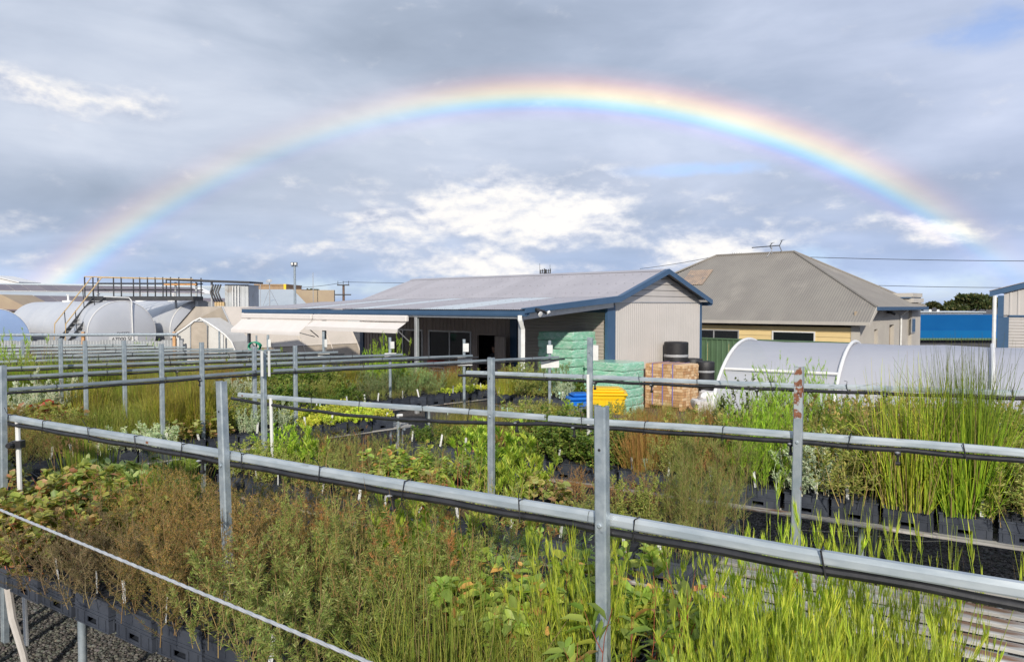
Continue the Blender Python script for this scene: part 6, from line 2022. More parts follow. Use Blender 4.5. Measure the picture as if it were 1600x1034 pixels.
def pot_geo(m_, x, y, h=0.188, s=0.032, dz=0.0):
    """square tube pot with soil; material 0 pot, 1 soil"""
    t = 0.0025
    m_.cur = 0
    z0 = 0.014
    for (x0, x1, y0, y1) in ((-s, s, -s, -s + t), (-s, s, s - t, s), (-s, -s + t, -s + t, s - t), (s - t, s, -s + t, s - t)):
        m_.box(x + x0, x + x1, y + y0, y + y1, z0 + 0.08, h + dz)
    m_.cur = 1
    i = len(m_.v)
    zz_ = h - 0.02 + dz
    for (px, py) in ((-s, -s), (s, -s), (s, s), (-s, s)): m_.v.append(Vector((x + px, y + py, zz_)))
    m_.v.append(Vector((x, y, zz_ + 0.008)))
    for k in range(4): m_.face([i + k, i + (k + 1) % 4, i + 4])
    m_.cur = 0


GRID = [(-0.138 + 0.069 * i, -0.138 + 0.069 * j) for j in range(5) for i in range(5)]
pot_one = MB(); pot_geo(pot_one, 0, 0)
POT_ONE = pot_one.mesh('pot', [M['pot'], M['soil']])
CRATE = crate_mesh()
POTS = []
for v in range(3):
    m_ = MB()
    for (x, y) in GRID: pot_geo(m_, x + random.uniform(-.002, .002), y + random.uniform(-.002, .002), dz=random.uniform(-0.006, 0.012))
    POTS.append(m_.mesh('pots', [M['pot'], M['soil']]))
m_ = MB()
for (x, y) in GRID[5:]: pot_geo(m_, x, y, dz=random.uniform(-0.006, 0.012))
POTS_BACK = m_.mesh('pots', [M['pot'], M['soil']])

ORD = ['first', 'second', 'third', 'fourth', 'fifth', 'sixth', 'seventh', 'eighth', 'ninth', 'tenth', 'eleventh', 'twelfth', 'thirteenth', 'fourteenth', 'fifteenth', 'sixteenth',
       'seventeenth', 'eighteenth', 'nineteenth', 'twentieth', 'twenty-first', 'twenty-second', 'twenty-third', 'twenty-fourth', 'twenty-fifth', 'twenty-sixth', 'twenty-seventh', 'twenty-eighth']
ROWN = ['front', 'middle', 'back']
TAGM = MB().box(-0.0125, 0.0125, -0.0008, 0.0008, -0.05, 0.095).mesh('plant_tag', M['tag'])
TAGG = MB().box(-0.03, 0.03, -0.0008, 0.0008, 0.02, 0.065).box(-0.006, 0.006, -0.0006, 0.0006, -0.05, 0.0195).mesh('plant_tag', M['tag_green'])
far_crates = MB()


def add_crate(pos, rz, label, near=False, group='black crates on the nursery benches', pots=True):
    o = put('crate', CRATE, None, pos, (0, 0, rz))
    tag(o, label, 'crate', group)
    if pots:
        if near:
            for (x, y) in GRID[:5]:
                put('pot', POT_ONE, o, (x, y, random.uniform(-0.006, 0.014)), (0, 0, random.uniform(-.03, .03)))
            put('pots', POTS_BACK, o)['kind'] = 'stuff'
        else:
            put('pots', random.choice(POTS), o)['kind'] = 'stuff'
    return o


def add_tag(pos, rz, label, group, green=False, tilt=None):
    o = put('plant_tag', TAGG if green else TAGM, None, pos, (random.uniform(-.12, .12), random.uniform(-.22, .22), rz + random.uniform(-.4, .4)))
    return tag(o, label, 'plant tag', group)


def pick_run(table, s):
    for (e_, kinds, sc) in table:
        if s < e_: return kinds, sc
    return None, 1.0


def bed(fr, name, s0, s1, w0, table, rows=3, pitch=0.40, depth=0.42, shareable=False, crate_rows=3, near_rows=0, tags=True, tagp=0.6, first=0.19, phase=0.2, bsc=1.0):
    """rows of crates with a plant clump each; name e.g. 'third bench'"""
    spots = []
    s = s0 + phase
    while s < s1 - 0.15:
        if pick_run(table, s)[0] is not None: spots.append(s)
        s += pitch * random.uniform(0.985, 1.03)
    for idx, s in enumerate(spots):
        kinds, sc = pick_run(table, s)
        if kinds is not None:
            for r in range(rows):
                kind = kinds[min(r, len(kinds) - 1)]
                if kind in ('twiggy', 'twiglow', 'feather', 'redtip', 'olivebush', 'meadow', 'darkshrub') and (r > 0 or fr is FL) and random.random() < 0.16:
                    kind = random.choice(['olivebush', 'finelime', 'lance', 'bluetwig', 'tussock', 'goldgrass'])
                if kind is None: continue
                scr = sc[min(r, len(sc) - 1)] if hasattr(sc, '__len__') else sc
                jit = Vector((random.uniform(-.012, .012), random.uniform(-.015, .015), 0))
                pos = fr.P(s, w0 + first + r * depth, BT) + jit
                rz = fr.rz + random.uniform(-.04, .04)
                empty_crate = kind == 'empty'
                lk = 'empty pots' if empty_crate else SPEC[kind]['look']
                where = '%s row of %s' % (ROWN[r], name)
                nth = '%s from left' % ORD[idx] if idx <= len(spots) // 2 else '%s from right' % ORD[len(spots) - 1 - idx]
                if r < crate_rows:
                    nm = 'empty pots' if empty_crate else SPEC[kind]['name'].replace('_', ' ')
                    add_crate(pos, rz, 'crate of %s, %s, %s' % (nm, where, nth), near=(r < near_rows))
                else:
                    MX = Matrix.Translation(pos) @ Matrix.Rotation(rz, 4, 'Z')
                    far_crates.box(-0.18, 0.18, -0.18, -0.174, 0, CH, MX).box(-0.18, 0.18, 0.174, 0.18, 0, CH, MX).box(-0.18, -0.174, -0.173, 0.173, 0, CH, MX).box(0.174, 0.18, -0.173, 0.173, 0, CH, MX)
                    far_crates.box(-0.17, 0.17, -0.17, 0.17, 0.1, CH - 0.01, MX)
                if not empty_crate:
                    f = scr * bsc * (random.uniform(0.72, 1.2) if fr is FL else random.uniform(0.88, 1.14))
                    if shareable:
                        lab, grp = '%s growing among the %s' % (lk, name), '%s in the %s' % (SPEC[kind]['name'].replace('_', ' '), name)
                    else:
                        lab, grp = '%s, %s, %s' % (lk.replace('soft ', ''), where, nth), '%s on the %s' % (SPEC[kind]['name'].replace('_', ' '), name)
                    base_ = pos + Vector((0, 0, CH - 0.015)) - fr.n * (0.035 if r == 0 else 0.0)
                    if kind in ('biggum', 'roundgum'):
                        for (ox, oy, spot) in random.sample([(-.12, -.12, 'front left'), (.12, -.12, 'front right'), (0, 0, 'centre'), (-.12, .12, 'back left'), (.12, .12, 'back right'), (0, -.13, 'front middle'), (0, .13, 'back middle'), (-.13, 0, 'left side'), (.13, 0, 'right side')], 6 if kind == 'biggum' else 8):
                            add_plant(kind, base_ + fr.e * ox + fr.n * oy, random.uniform(0, 6.28), f * random.uniform(0.8, 1.15), lab + ', ' + spot, '%s sharing a crate, %s, %s' % (SPEC[kind]['name'].replace('_', ' '), where, nth))
                    else:
                        add_plant(kind, base_, random.uniform(0, 6.28), f, lab, grp)
                if tags and r == 0 and random.random() < tagp:
                    tx = random.uniform(-.13, .13)
                    p = fr.P(s + tx, w0 + first - 0.17, BT + CH + 0.055)
                    lab = 'white tag in %s, %s' % (SPEC[kind]['name'].replace('_', ' ') if not empty_crate else 'empty pots', nth + ' on ' + name)
                    add_tag(p, fr.rz, lab, 'white plant tags on the %s' % name)


# benches
bench(FR, -6.5, 1.6, 2.27, 3.5, 'nearest slatted bench with crates along the bottom left of the photo')
bench(FR, -6.35, 2.0, 4.5, 5.85, 'second bench, its bare rusty slats showing at the bottom right')
bench(FR, -5.7, 2.6, 6.70, 8.1, 'third bench with tall rushes at its right end before the white tunnel')
bench(FR, -6.0, 2.8, 9.1, 10.4, 'fourth bench, close in front of the white tunnel')
bench(FR, -7.6, -5.8, 11.4, 12.3, 'short bench with two rows of crates beside the shed downpipe')
bench(FL, -0.6, 2.7, 7.35, 8.75, 'left bench with bare slats behind the first leaning post')
bench(FL, -0.6, 6.7, 9.1, 10.4, 'left bench with yellow green seedlings at its right end')
bench(FL, -1.2, 10.0, 10.7, 12.0, 'left bench with long dark crate row reaching towards the shed')
for k, (e_, txt) in enumerate(((9.6, 'third'), (8.6, 'fourth'), (8.0, 'fifth'), (7.4, 'sixth'), (6.6, 'seventh'))):
    bench(FL, -2.2 - k * 0.5, e_, 12.3 + 1.6 * k, 13.6 + 1.6 * k, '%s left bench counted from the yellow green seedlings back to the fence' % txt)

# what grows where (run end along the bench, [front, middle, back], scale)
bed(FR, 'nearest bench', -6.45, 0.15, 2.2, [
    (-5.9, ['gum', 'gum', 'rush'], [0.95, 1.0, 1.0]), (-5.1, ['gum', 'gum', 'broadgrey'], [0.95, 1.05, 1.1]), (-4.75, ['gum', 'gum', 'rush'], [0.85, 1.0, 0.9]),
    (-4.0, ['greyfeather', 'feather', 'olivefeather'], [1.15, 1.1, 1.0]), (-3.35, ['feather', 'feather', 'feather'], [0.95, 1.15, 1.1]),
    (-3.15, ['greyfeather', 'olivefeather', 'olivefeather'], [0.9, 0.9, 1.0]), (-2.70, ['twiglow', 'twiggy', 'olivefeather'], [1.05, 1.0, 1.0]),
    (-1.9, ['twiglow', 'twiggy', 'twiggy'], [1.15, 1.02, 1.0]), (-1.55, ['tussock', 'greengum', 'bluetwig'], [1.15, 0.95, 0.8]),
    (-1.2, ['tussock', 'shoots', 'greengum'], [1.0, 0.85, 0.9]), (-0.8, ['biggum', 'biggum', 'shoots'], [0.95, 0.9, 0.72]),
    (0.15, ['shoots', 'shoots', 'shoots'], [0.84, 0.88, 0.86])], near_rows=1, tagp=0.7)
bed(FR, 'second bench', -6.3, -1.35, 4.5, [
    (-5.5, ['olivebush', 'lance', 'olivefeather'], [0.7, 0.75, 0.7]), (-4.7, ['olivebush', 'twiggy', 'twiggy'], [0.55, 0.62, 0.55]),
    (-4.0, ['roundgum', 'greengum', 'twiglow'], [0.55, 0.75, 0.8]), (-3.6, ['gum', 'biggum', 'lance'], [0.55, 1.0, 1.05]),
    (-2.9, ['greyfeather', 'lance', 'lance'], [0.5, 0.8, 0.85]), (-2.5, ['gum', 'roundgum', 'bronzetwig'], [0.45, 0.7, 0.75]),
    (-2.05, ['bluetwig', 'twiglow', 'bronzetwig'], [0.42, 0.7, 0.65]), (-1.2, ['twiglow', 'casuarina', 'casuarina'], [0.7, 1.1, 1.15])], near_rows=1, tagp=0.95)
bed(FR, 'third bench', -5.63, 1.6, 6.78, [
    (-5.2, ['darkshrub', 'meadow', 'meadow'], [0.5, 0.6, 0.7]), (-4.75, ['lance', 'meadow', 'goldgrass'], [0.6, 0.7, 0.8]),
    (-4.2, ['bronzetwig', 'olivebush', 'olivebush'], [0.8, 0.9, 0.9]), (-3.05, ['darkshrub', 'darkshrub', 'olivebush'], [0.85, 0.95, 0.85]),
    (-2.65, ['orangegrass', 'orangegrass', 'darkshrub'], [1.0, 0.95, 0.85]), (-2.25, ['olivebush', 'redtip', 'orangegrass'], [0.7, 0.85, 0.85]),
    (-1.83, ['bronzetwig', 'redtip', 'darktwig'], [1.1, 1.0, 1.2]), (-1.43, ['finelime', 'finelime', 'darktwig'], [1.08, 1.0, 1.2]), (-1.03, ['silver', 'olivebush', 'finelime'], [1.2, 1.1, 0.95]),
    (-0.62, ['olivebush', 'redtip', 'redtip'], [1.2, 1.15, 1.2]), (-0.21, ['dryrush', 'dryrush', 'redtip'], [1.25, 1.15, 1.1]),
    (0.19, ['tallrush', 'tallrush', 'tallrush'], [1.02, 1.0, 0.95]), (1.6, ['olivebush', 'redtip', 'olivebush'], [1.05, 1.1, 1.2])], near_rows=1, phase=0.0, pitch=0.402, tagp=1.0)
bed(FR, 'fourth bench', -5.9, 2.6, 9.1, [
    (-4.8, ['meadow', 'olivebush', 'meadow'], 0.36), (-4.0, ['bronzetwig', 'twiglow', 'olivebush'], 0.42), (-3.2, ['twiglow', 'bronzetwig', 'meadow'], 0.48),
    (-2.4, ['orangegrass', 'meadow', 'finelime'], 0.62), (-1.6, ['olivebush', 'darktwig', 'finelime'], 0.95), (2.6, ['redtip', 'olivebush', 'redtip'], 0.95)],
    crate_rows=1, tags=False)
bed(FR, 'short bench by the shed', -7.55, -5.85, 11.4, [(-7.1, ['goldgrass', 'olivebush'], [0.75, 0.95]), (-6.5, ['olivebush', 'bluetwig'], [0.85, 1.0]), (-5.0, ['silver', 'darkshrub'], [0.75, 0.7])], rows=2, tagp=0.5)
bed(FL, 'bare slatted left bench', -0.5, 2.65, 7.35, [
    (1.25, ['rush', 'rush', 'olivefeather'], [1.05, 1.0, 1.1]), (1.7, [None, None, 'twiglow'], 0.8), (2.2, [None, None, 'empty'], 0.8), (2.7, [None, 'twiglow', 'empty'], 0.8)], tags=False)
bed(FL, 'yellow seedling bench', -0.5, 6.65, 9.1, [
    (1.8, ['olivefeather', 'bronzetwig', 'olivefeather'], 0.95), (2.4, ['heath', 'meadow', 'olivebush'], [1.2, 0.9, 0.9]), (3.3, ['silverlow', 'tussock', 'tussock'], [1.15, 0.9, 1.05]),
    (4.0, ['roundgum', 'goldgrass', 'goldgrass'], [1.0, 1.1, 1.2]), (4.6, ['silver', 'olivebush', 'silver'], [0.8, 0.8, 0.9]), (6.7, ['yellowcover', 'yellowcover', 'yellowcover'], 1.0)], tagp=0.75)
bed(FL, 'long dark crate bench', -1.1, 9.95, 10.7, [
    (1.6, ['silver', 'olivebush', 'meadow'], 0.95), (2.6, ['redgum', 'gum', 'silver'], [1.1, 1.1, 1.1]), (3.6, ['tussock', 'goldgrass', 'rush'], [0.9, 1.1, 1.2]),
    (4.6, ['rush', 'goldgrass', 'meadow'], 1.0), (5.4, ['darkshrub', 'olivebush', 'silver'], [0.5, 0.8, 0.8]), (7.0, ['darkshrub', 'darkshrub', 'olivebush'], [0.4, 0.8, 1.0]),
    (8.4, ['twiglow', 'bluetwig', 'meadow'], [0.45, 0.9, 1.0]), (9.95, ['yellowcover', 'olivebush', 'orangegrass'], [0.7, 0.8, 0.8])], tagp=0.95, crate_rows=1)
MIX = ['meadow', 'rush', 'meadow', 'goldgrass', 'olivebush', 'bluetwig', 'twiglow', 'olivefeather', 'tussock', 'silver', 'orangegrass', 'finelime', 'darkshrub', 'olivebush', 'rush']
for k in range(5):
    rr = random.Random(70 + k)
    s0_, s1_ = -2.1 - k * 0.5, (9.55, 8.55, 7.95, 7.35, 6.55)[k]
    tb, s = [], s0_
    while s < s1_:
        s += rr.choice([0.8, 1.2, 1.6])
        MX_ = [m for m in MIX if k < 2 or m != 'finelime']
        a, b, c = rr.choice(MX_), rr.choice(MX_), rr.choice(MX_)
        tb.append((s, [a, b if rr.random() < 0.5 else a, c], rr.uniform(0.8, 1.08) * (1.0 if k < 2 else 0.85)))
    if k == 0:
        tb = [(1.8, ['silver', 'silver', 'meadow'], 1.1), (2.6, ['rush', 'rush', 'olivebush'], 1.2), (3.4, ['tussock', 'rush', 'rush'], 1.15), (4.4, ['meadow', 'goldgrass', 'meadow'], 1.0), (5.6, ['olivefeather', 'orangegrass', 'meadow'], 1.0)] + [t_ for t_ in tb if t_[0] > 5.7]
    bed(FL, ['third', 'fourth', 'fifth', 'sixth', 'seventh'][k] + ' left bench', s0_, s1_, 12.3 + 1.6 * k, tb, crate_rows=1 if k < 1 else 0, tags=False)
# one taller yellow green patch by the end of the far rails
for px, d, f in ((588, 14.0, 0.95), (604, 14.2, 1.15), (616, 14.1, 0.95)):
    p = at_d(px, 478, d)
    add_plant('finelime', (p.x, p.y, BT + CH), random.uniform(0, 6), f, ['left', 'tallest middle', 'right'][(588, 604, 616).index(px)] + ' yellow green shrub of three left of the veranda post, above far rails', 'tall yellow green shrubs by the veranda')
tag(far_crates.build('crates', M['crate']), 'rows of black crates hidden among the plants of the far left benches', 'crates', 'black crates on the nursery benches', 'stuff')

# green tags in the crates by the shed, larger white cards
for (px, py, z, lab, gr) in ((860, 620, 1.0, 'pale green tag in the crates beside the shed downpipe, left one', True), (875, 618, 1.0, 'pale green tag in the crates beside the shed downpipe, right one', True),
                             (700, 643, 1.02, 'pale green tag at the right end of the yellow green seedlings', True), (1008, 726, 1.0, 'pale green tag at the foot of the orange grass crate', True),
                             (500, 632, 1.0, 'green tag in the dark crates behind the yellow seedlings', True)):
    p = at_z(px, py, z)
    add_tag(p, 0, lab, 'pale green plant tags', gr)

# ------------------------------------------------------------------ rails, pipes, posts
RH = 0.054
RPROF = [(0.020, -RH / 2), (0.024, -RH / 2 + 0.006), (0.0215, RH / 2 - 0.016), (0.010, RH / 2), (-0.018, RH / 2), (-0.022, RH / 2 - 0.004), (-0.022, RH / 2 - 0.018), (-0.019, RH / 2 - 0.018), (-0.019, RH / 2 - 0.004),
         (0.008, RH / 2 - 0.004), (0.0180, RH / 2 - 0.018), (0.0205, -RH / 2 + 0.008), (0.018, -RH / 2 + 0.004), (-0.019, -RH / 2 + 0.004), (-0.019, -RH / 2 + 0.018), (-0.022, -RH / 2 + 0.018), (-0.022, -RH / 2)]


def rail_prof_(h):
    return [(x * 0.8, (h / 2 - (0.027 - y)) if y > 0 else (-h / 2 + (0.027 + y))) for (x, y) in RPROF]


def rail(p0, p1, label, group, pipe_r=0.021, ties=0.62, seed=0, sprinklers=(), sag=0.0, joints=(), rust=()):
    rr = random.Random(seed)
    RH = 0.036 if group == GL else 0.044
    p0, p1 = Vector(p0), Vector(p1)
    d = p1 - p0
    L = d.length
    rz = math.atan2(d.y, d.x)
    root = empty('irrigation_rail', p0, rz, label, 'rail', group)
    root.rotation_euler = (0, -math.asin(d.z / L), rz)
    cuts = [0.0] + sorted(j * L for j in joints) + [L]
    for a, b in zip(cuts[:-1], cuts[1:]):
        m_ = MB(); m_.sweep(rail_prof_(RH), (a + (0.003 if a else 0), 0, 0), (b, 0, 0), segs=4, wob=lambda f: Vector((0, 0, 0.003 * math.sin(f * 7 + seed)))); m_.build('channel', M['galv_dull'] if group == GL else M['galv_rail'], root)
    pts = []
    n = int(L / 0.15)
    for k in range(n + 1):
        x = -0.12 + (L + 0.24) * k / n
        pts.append((x, -0.004 + 0.004 * math.sin(k * 0.7 + seed), -RH / 2 - pipe_r - 0.001 - abs(0.008 * math.sin(math.pi * x / ties)) - sag * math.sin(math.pi * k / n)))
    m_ = MB(); m_.tube(pts, pipe_r, 9); m_.build('poly_pipe', M['pipe'], root, smooth=True)
    x = 0.25 + rr.uniform(0, .2)
    while x < L - 0.1:
        m_ = MB()
        a, b, zt_, zb_ = -0.0285, 0.0245, RH / 2 + 0.004, -RH / 2 - 2 * pipe_r - 0.012
        w_ = 0.0035
        sl = rr.uniform(-0.02, 0.02)
        loop = [(x, a, zt_), (x + sl, a, zb_), (x + sl, b, zb_), (x, b, zt_), (x, a, zt_)]
        m_.tube(loop, w_, 4)
        if rr.random() < 0.6: m_.tube([(x, a, zt_), (x + 0.01, a - 0.02, zt_ + 0.03), (x + rr.uniform(-.03, .03), a - 0.03, zt_ + rr.uniform(.04, .07))], 0.0022, 4)
        m_.build('cable_tie', M['black'], root)
        x += ties * rr.uniform(0.8, 1.2)
    for s_ in sprinklers:
        xx = s_ * L
        zz_ = -RH / 2 - 2 * pipe_r
        m_ = MB(); m_.cbox((xx, -0.004, zz_ - 0.005), (0.035, 0.034, 0.03)); m_.tube([(xx, -0.004, zz_ - 0.02), (xx, -0.004, zz_ - 0.06)], 0.009, 6); m_.tube([(xx - .012, -0.004, zz_ - 0.07), (xx + .012, -0.004, zz_ - 0.07)], 0.012, 8)
        sp = m_.build('sprinkler', M['black'], root)
        m_ = MB(); m_.lathe([(0.004, -0.01), (0.016, 0.0), (0.004, 0.006)], 10, Matrix.Translation((xx, -0.03, zz_))); m_.build('sprinkler_cap', M['alu'], sp)
    for s_ in rust:
        xx = s_ * L
        m_ = MB(); m_.box(xx - 0.012, xx + 0.012, -0.0205, -0.0162, -RH / 2 + 0.012, RH / 2 - 0.018); m_.build('rust_patch', M['rust'], root)
    for e_ in (0, L):
        pass
    return root


GR = 'irrigation rails over the right hand benches'
GL = 'irrigation rails over the left hand benches'


def rpos(fr, w_, px, z):
    r = (px - CX) / F
    d = w_ / (r * fr.n.x + fr.n.y)
    return Vector((r * d, d, z))


def railp(w_, pxa, pxb, za, zb, **kw):
    a, b = rpos(FR, w_, pxa, za), rpos(FR, w_, pxb, zb)
    return a, b


WA, WB, WC = 2.63, 4.93, 7.23
a = rpos(FR, WA, -60, 0); b = rpos(FR, WA, 1660, 0)


def zfit(w_, px, py):
    p = rpos(FR, w_, px, 0)
    return CAMZ - (py - 478) * p.y / F


za0, za1 = zfit(WA, 0, 645) - 0.03, zfit(WA, 1600, 910.6) - 0.03
a.z, b.z = za0, za1
rail(a, b, 'nearest galvanised rail with black pipe, running across the foreground', GR, 0.0165, seed=1, sprinklers=(0.645, 0.44), joints=(0.36, 0.79), rust=(0.365, 0.475))
a, b = rpos(FR, WB, 372, zfit(WB, 372, 612) - 0.035), rpos(FR, WB, 852, zfit(WB, 852, 646) - 0.035)
rail(a, b, 'short rail with drooping black pipe between the first and second bench, left of centre', GR, 0.0165, seed=2, sag=0.07, sprinklers=(0.93,), rust=(0.02,))
a, b = rpos(FR, WB, 858, zfit(WB, 858, 647) - 0.035), rpos(FR, WB, 1252, zfit(WB, 1252, 672) - 0.035)
rail(a, b, 'rail from the centre to the rusty topped post, above second bench', GR, 0.0165, seed=3, sprinklers=(0.12, 0.97))
b2 = rpos(FR, WB, 1680, zfit(WB, 1600, 697.5) - 0.035)
rail(b + Vector((0.006, 0, 0)), b2, 'rail right of the rusty topped post, running out of the photo', GR, 0.0165, seed=4, sprinklers=(0.4,))
a, b = rpos(FR, WC, 729, zfit(WC, 729, 577) - 0.035), rpos(FR, WC, 1250, zfit(WC, 1250, 597) - 0.035)
rail(a, b, 'rail over the third bench from the veranda side to behind the rusty post', GR, 0.0165, seed=5, sprinklers=(0.45, 0.62, 0.9))
b2 = rpos(FR, WC, 1680, zfit(WC, 1600, 606) - 0.035)
rail(b + Vector((0.006, 0, 0)), b2, 'far rail in front of the white tunnel, running out at right', GR, 0.0165, seed=6, sprinklers=(0.35,))
LR = [((14, 605), (411, 577), 'nearest left rail, ending at the post with white strips'), ((427, 576), (873, 555.5), 'left rail running on to the shed downpipe, beyond the white strip post'),
      ((-20, 587), (380, 567), 'second left rail from the front, left part'), ((384, 566.5), (738, 553), 'second left rail from the front, right part before the windows'),
      ((-20, 573), (352, 560), 'third left rail from the front, left part'), ((356, 560), (629, 551.5), 'third left rail from the front, right part below the awning'),
      ((-20, 563), (528, 548), 'fourth left rail from the front'), ((-20, 556), (438, 545), 'fifth left rail from the front, ending near the hose reel'),
      ((-20, 550), (365, 543), 'sixth left rail from the front'), ((-20, 544.5), (290, 540), 'seventh left rail from the front'), ((-20, 539.5), (230, 536.5), 'farthest left rail, close to the corrugated fence')]
for k, (pa, pb, lab) in enumerate(LR):
    a, b = at_z(*pa, 1.75), at_z(*pb, 1.75)
    a.z -= RH / 2; b.z -= RH / 2
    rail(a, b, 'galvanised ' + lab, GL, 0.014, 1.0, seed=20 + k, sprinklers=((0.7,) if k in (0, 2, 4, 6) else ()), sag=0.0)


# posts: lipped channel, web towards the camera side
def post(px, ytop, d, fr, label, wdt=0.05, lean=(0, 0), rusty=False, group=None, hole=True, bolt_z=None, zb_=None):
    b = at_d(px, 478, d)
    zt_ = CAMZ - (ytop - 478) * d / F
    g_ = gz(b.y)
    root = empty('rail_post', (b.x, b.y, g_), fr.rz, label, 'post', group)
    H = zt_ - g_
    h, dp = wdt / 2, 0.042
    r_ = 0.006
    # x along the rail, -y towards the camera
    prof = [(-h + r_, 0), (h - r_, 0), (h, r_), (h, dp), (h - 0.014, dp), (h - 0.014, dp - 0.003), (h - 0.003, dp - 0.003), (h - 0.003, r_ + 0.002), (h - r_ - 0.001, 0.003), (-h + r_ + 0.001, 0.003), (-h + 0.003, r_ + 0.002),
            (-h + 0.003, dp - 0.003), (-h + 0.014, dp - 0.003), (-h + 0.014, dp), (-h, dp), (-h, r_)]
    m_ = MB()
    n = len(prof)
    i0 = 0
    NS = 6
    for k in range(NS + 1):
        z = H * k / NS
        for (x, y) in prof: m_.v.append(Vector((x + lean[0] * (z - 1.5), y + lean[1] * (z - 1.5) - dp - 0.026, z)))
    for k in range(NS):
        for j in range(n): m_.face([k * n + j, k * n + (j + 1) % n, (k + 1) * n + (j + 1) % n, (k + 1) * n + j])
    m_.face([NS * n + j for j in range(n)])
    m_.build('channel', M['galv_rust'] if rusty else M['galv'], root)
    yf = -dp - 0.026
    if bolt_z is not None:
        m_ = MB(); m_.lathe([(0.011, 0), (0.011, 0.005), (0.006, 0.008), (0, 0.008)], 8, Matrix.Translation((lean[0] * (bolt_z - g_ - 1.5), yf - 0.0005, bolt_z - g_)) @ Matrix.Rotation(math.pi / 2, 4, 'X')); m_.build('bolt', M['galv'], root)
    if hole:
        m_ = MB(); hz2 = H - 0.17; m_.lathe([(0.006, 0), (0.006, 0.0008)], 10, Matrix.Translation((lean[0] * (hz2 - 1.5), yf - 0.0004, hz2)) @ Matrix.Rotation(math.pi / 2, 4, 'X')); m_.build('bolt_hole', M['black'], root)
    if rusty:
        m_ = MB(); zz_ = H
        m_.box(-h + 0.002 + lean[0] * (H - 1.5), h - 0.006 + lean[0] * (H - 1.5), yf - 0.0012, yf - 0.0004, H - 0.33, H - 0.002); m_.build('rust_patch', M['rust_mix'], root)
    return root


def dW(w_, px):
    r = (px - CX) / F
    return w_ / (r * FR.n.x + FR.n.y)


GP, GQ = 'galvanised posts of the right hand rails', 'galvanised posts of the left hand rails'
post(10, 570, dW(WA, 10), FR, 'galvanised post at the far left edge of the nearest rail, beside white pipe', lean=(0.03, 0), group=GP, bolt_z=1.72)
post(359, 595, dW(WA, 359), FR, 'leaning galvanised post on the nearest rail, left of centre', lean=(-0.035, 0), group=GP, bolt_z=1.70)
post(951, 633, dW(WA, 951), FR, 'large foreground galvanised post right of centre', lean=(-0.012, 0), group=GP, bolt_z=1.74, wdt=0.049)
post(1251, 572, dW(WB, 1251), FR, 'galvanised post with rusty top before the white tunnel', lean=(0.008, 0), rusty=True, group=GP, bolt_z=1.73, wdt=0.055)
post(772, 558, dW(WB, 772), FR, 'galvanised post on the second rail in front of the open shed door', group=GP, bolt_z=1.70)
post(416, 547, dW(WB, 416), FR, 'galvanised post carrying two white strips at left of centre', group=GP)
post(925, 527, dW(WC, 925), FR, 'galvanised post in front of the green stacks beside the yellow bin', group=GP, wdt=0.055, bolt_z=1.80)
for k, (px, yt, d, lab) in enumerate(((33, 530, 13.4, 'far left post nearest the photo edge, among the left rails'), (92, 528, 10.4, 'left rails post directly below the foot of the black stair'), (130, 532, 9.5, 'left rails post in front of the gap right of the stair foot'),
                                      (191, 532, 9.7, 'left rails post in front of the lettered tank'), (249, 537, 8.75, 'left rails post below the right edge of the lettered tank'), (312, 534.5, 9.1, 'left rails post in front of the porch door'),
                                      (394, 541, 9.7, 'left rails post left of the white strip post'), (458, 540, 10.0, 'left rails post below the left awning'))):
    post(px, yt, d, FL, 'galvanised ' + lab, group=GQ, hole=False, wdt=0.05)
# thin end posts with white boards
def board(p, w_, h, label, rz=0.0, mat=None):
    o = MB().box(-w_ / 2, w_ / 2, -0.004, 0.004, -h / 2, h / 2).build('sign_board', mat or M['tag'], None, p)
    o.rotation_euler = (0, 0, rz)
    return tag(o, label, 'sign board', 'blank white boards on the posts')


for k, (px, yt, d, strip, brd, lab) in enumerate(((859, 532, 12.4, (859, 545.5, 9, 13), (859.5, 568, 29, 13), 'before the tall green stack'), (725, 530, 12.9, (728, 543, 9, 13), (726.5, 564.5, 23, 13), 'before the shed door'),
                                                  (609, 527, 13.1, (613, 539, 6, 11), (610, 556, 18, 9), 'before the shed windows'), (505, 518, 13.8, (509, 536, 4, 12), (506, 556, 18, 8), 'below the awnings'), (418, 523, 14.3, (421, 536, 4, 12), None, 'left of the left awning post'))):
    b = at_d(px, 478, d)
    zt_ = CAMZ - (yt - 478) * d / F
    e = empty('end_post', (b.x, b.y, gz(b.y)), 0, 'thin pipe post at a rail end ' + lab, 'post', 'thin end posts with white boards')
    m_ = MB(); m_.tube([(0, 0, 0), (0, 0, zt_ - gz(b.y))], 0.026, 8); m_.build('pole', M['galv'], e)
    for nm, q_ in (('upright white strip', strip), ('white board lower down', brd)):
        if q_ is None: continue
        p = at_d(q_[0], q_[1], d - 0.05)
        board(p, q_[2] * d / F, q_[3] * d / F, '%s on the thin post %s' % (nm, lab), FL.rz * 0.3)
d = dW(WB, 416) - 0.12
for px, lab in ((409.5, 'left'), (420.5, 'right')):
    board(at_d(px, 568, d), 4.5 * d / F, 40 * d / F, 'tall white strip fixed on the %s side of the post left of centre' % lab, FR.rz)
p = at_d(926, 551, dW(WC, 925) + 0.1)
board(p, 18 * 8.0 / F, 24 * 8.0 / F, 'white board behind the post in front of the green stacks', FR.rz * 0.5)

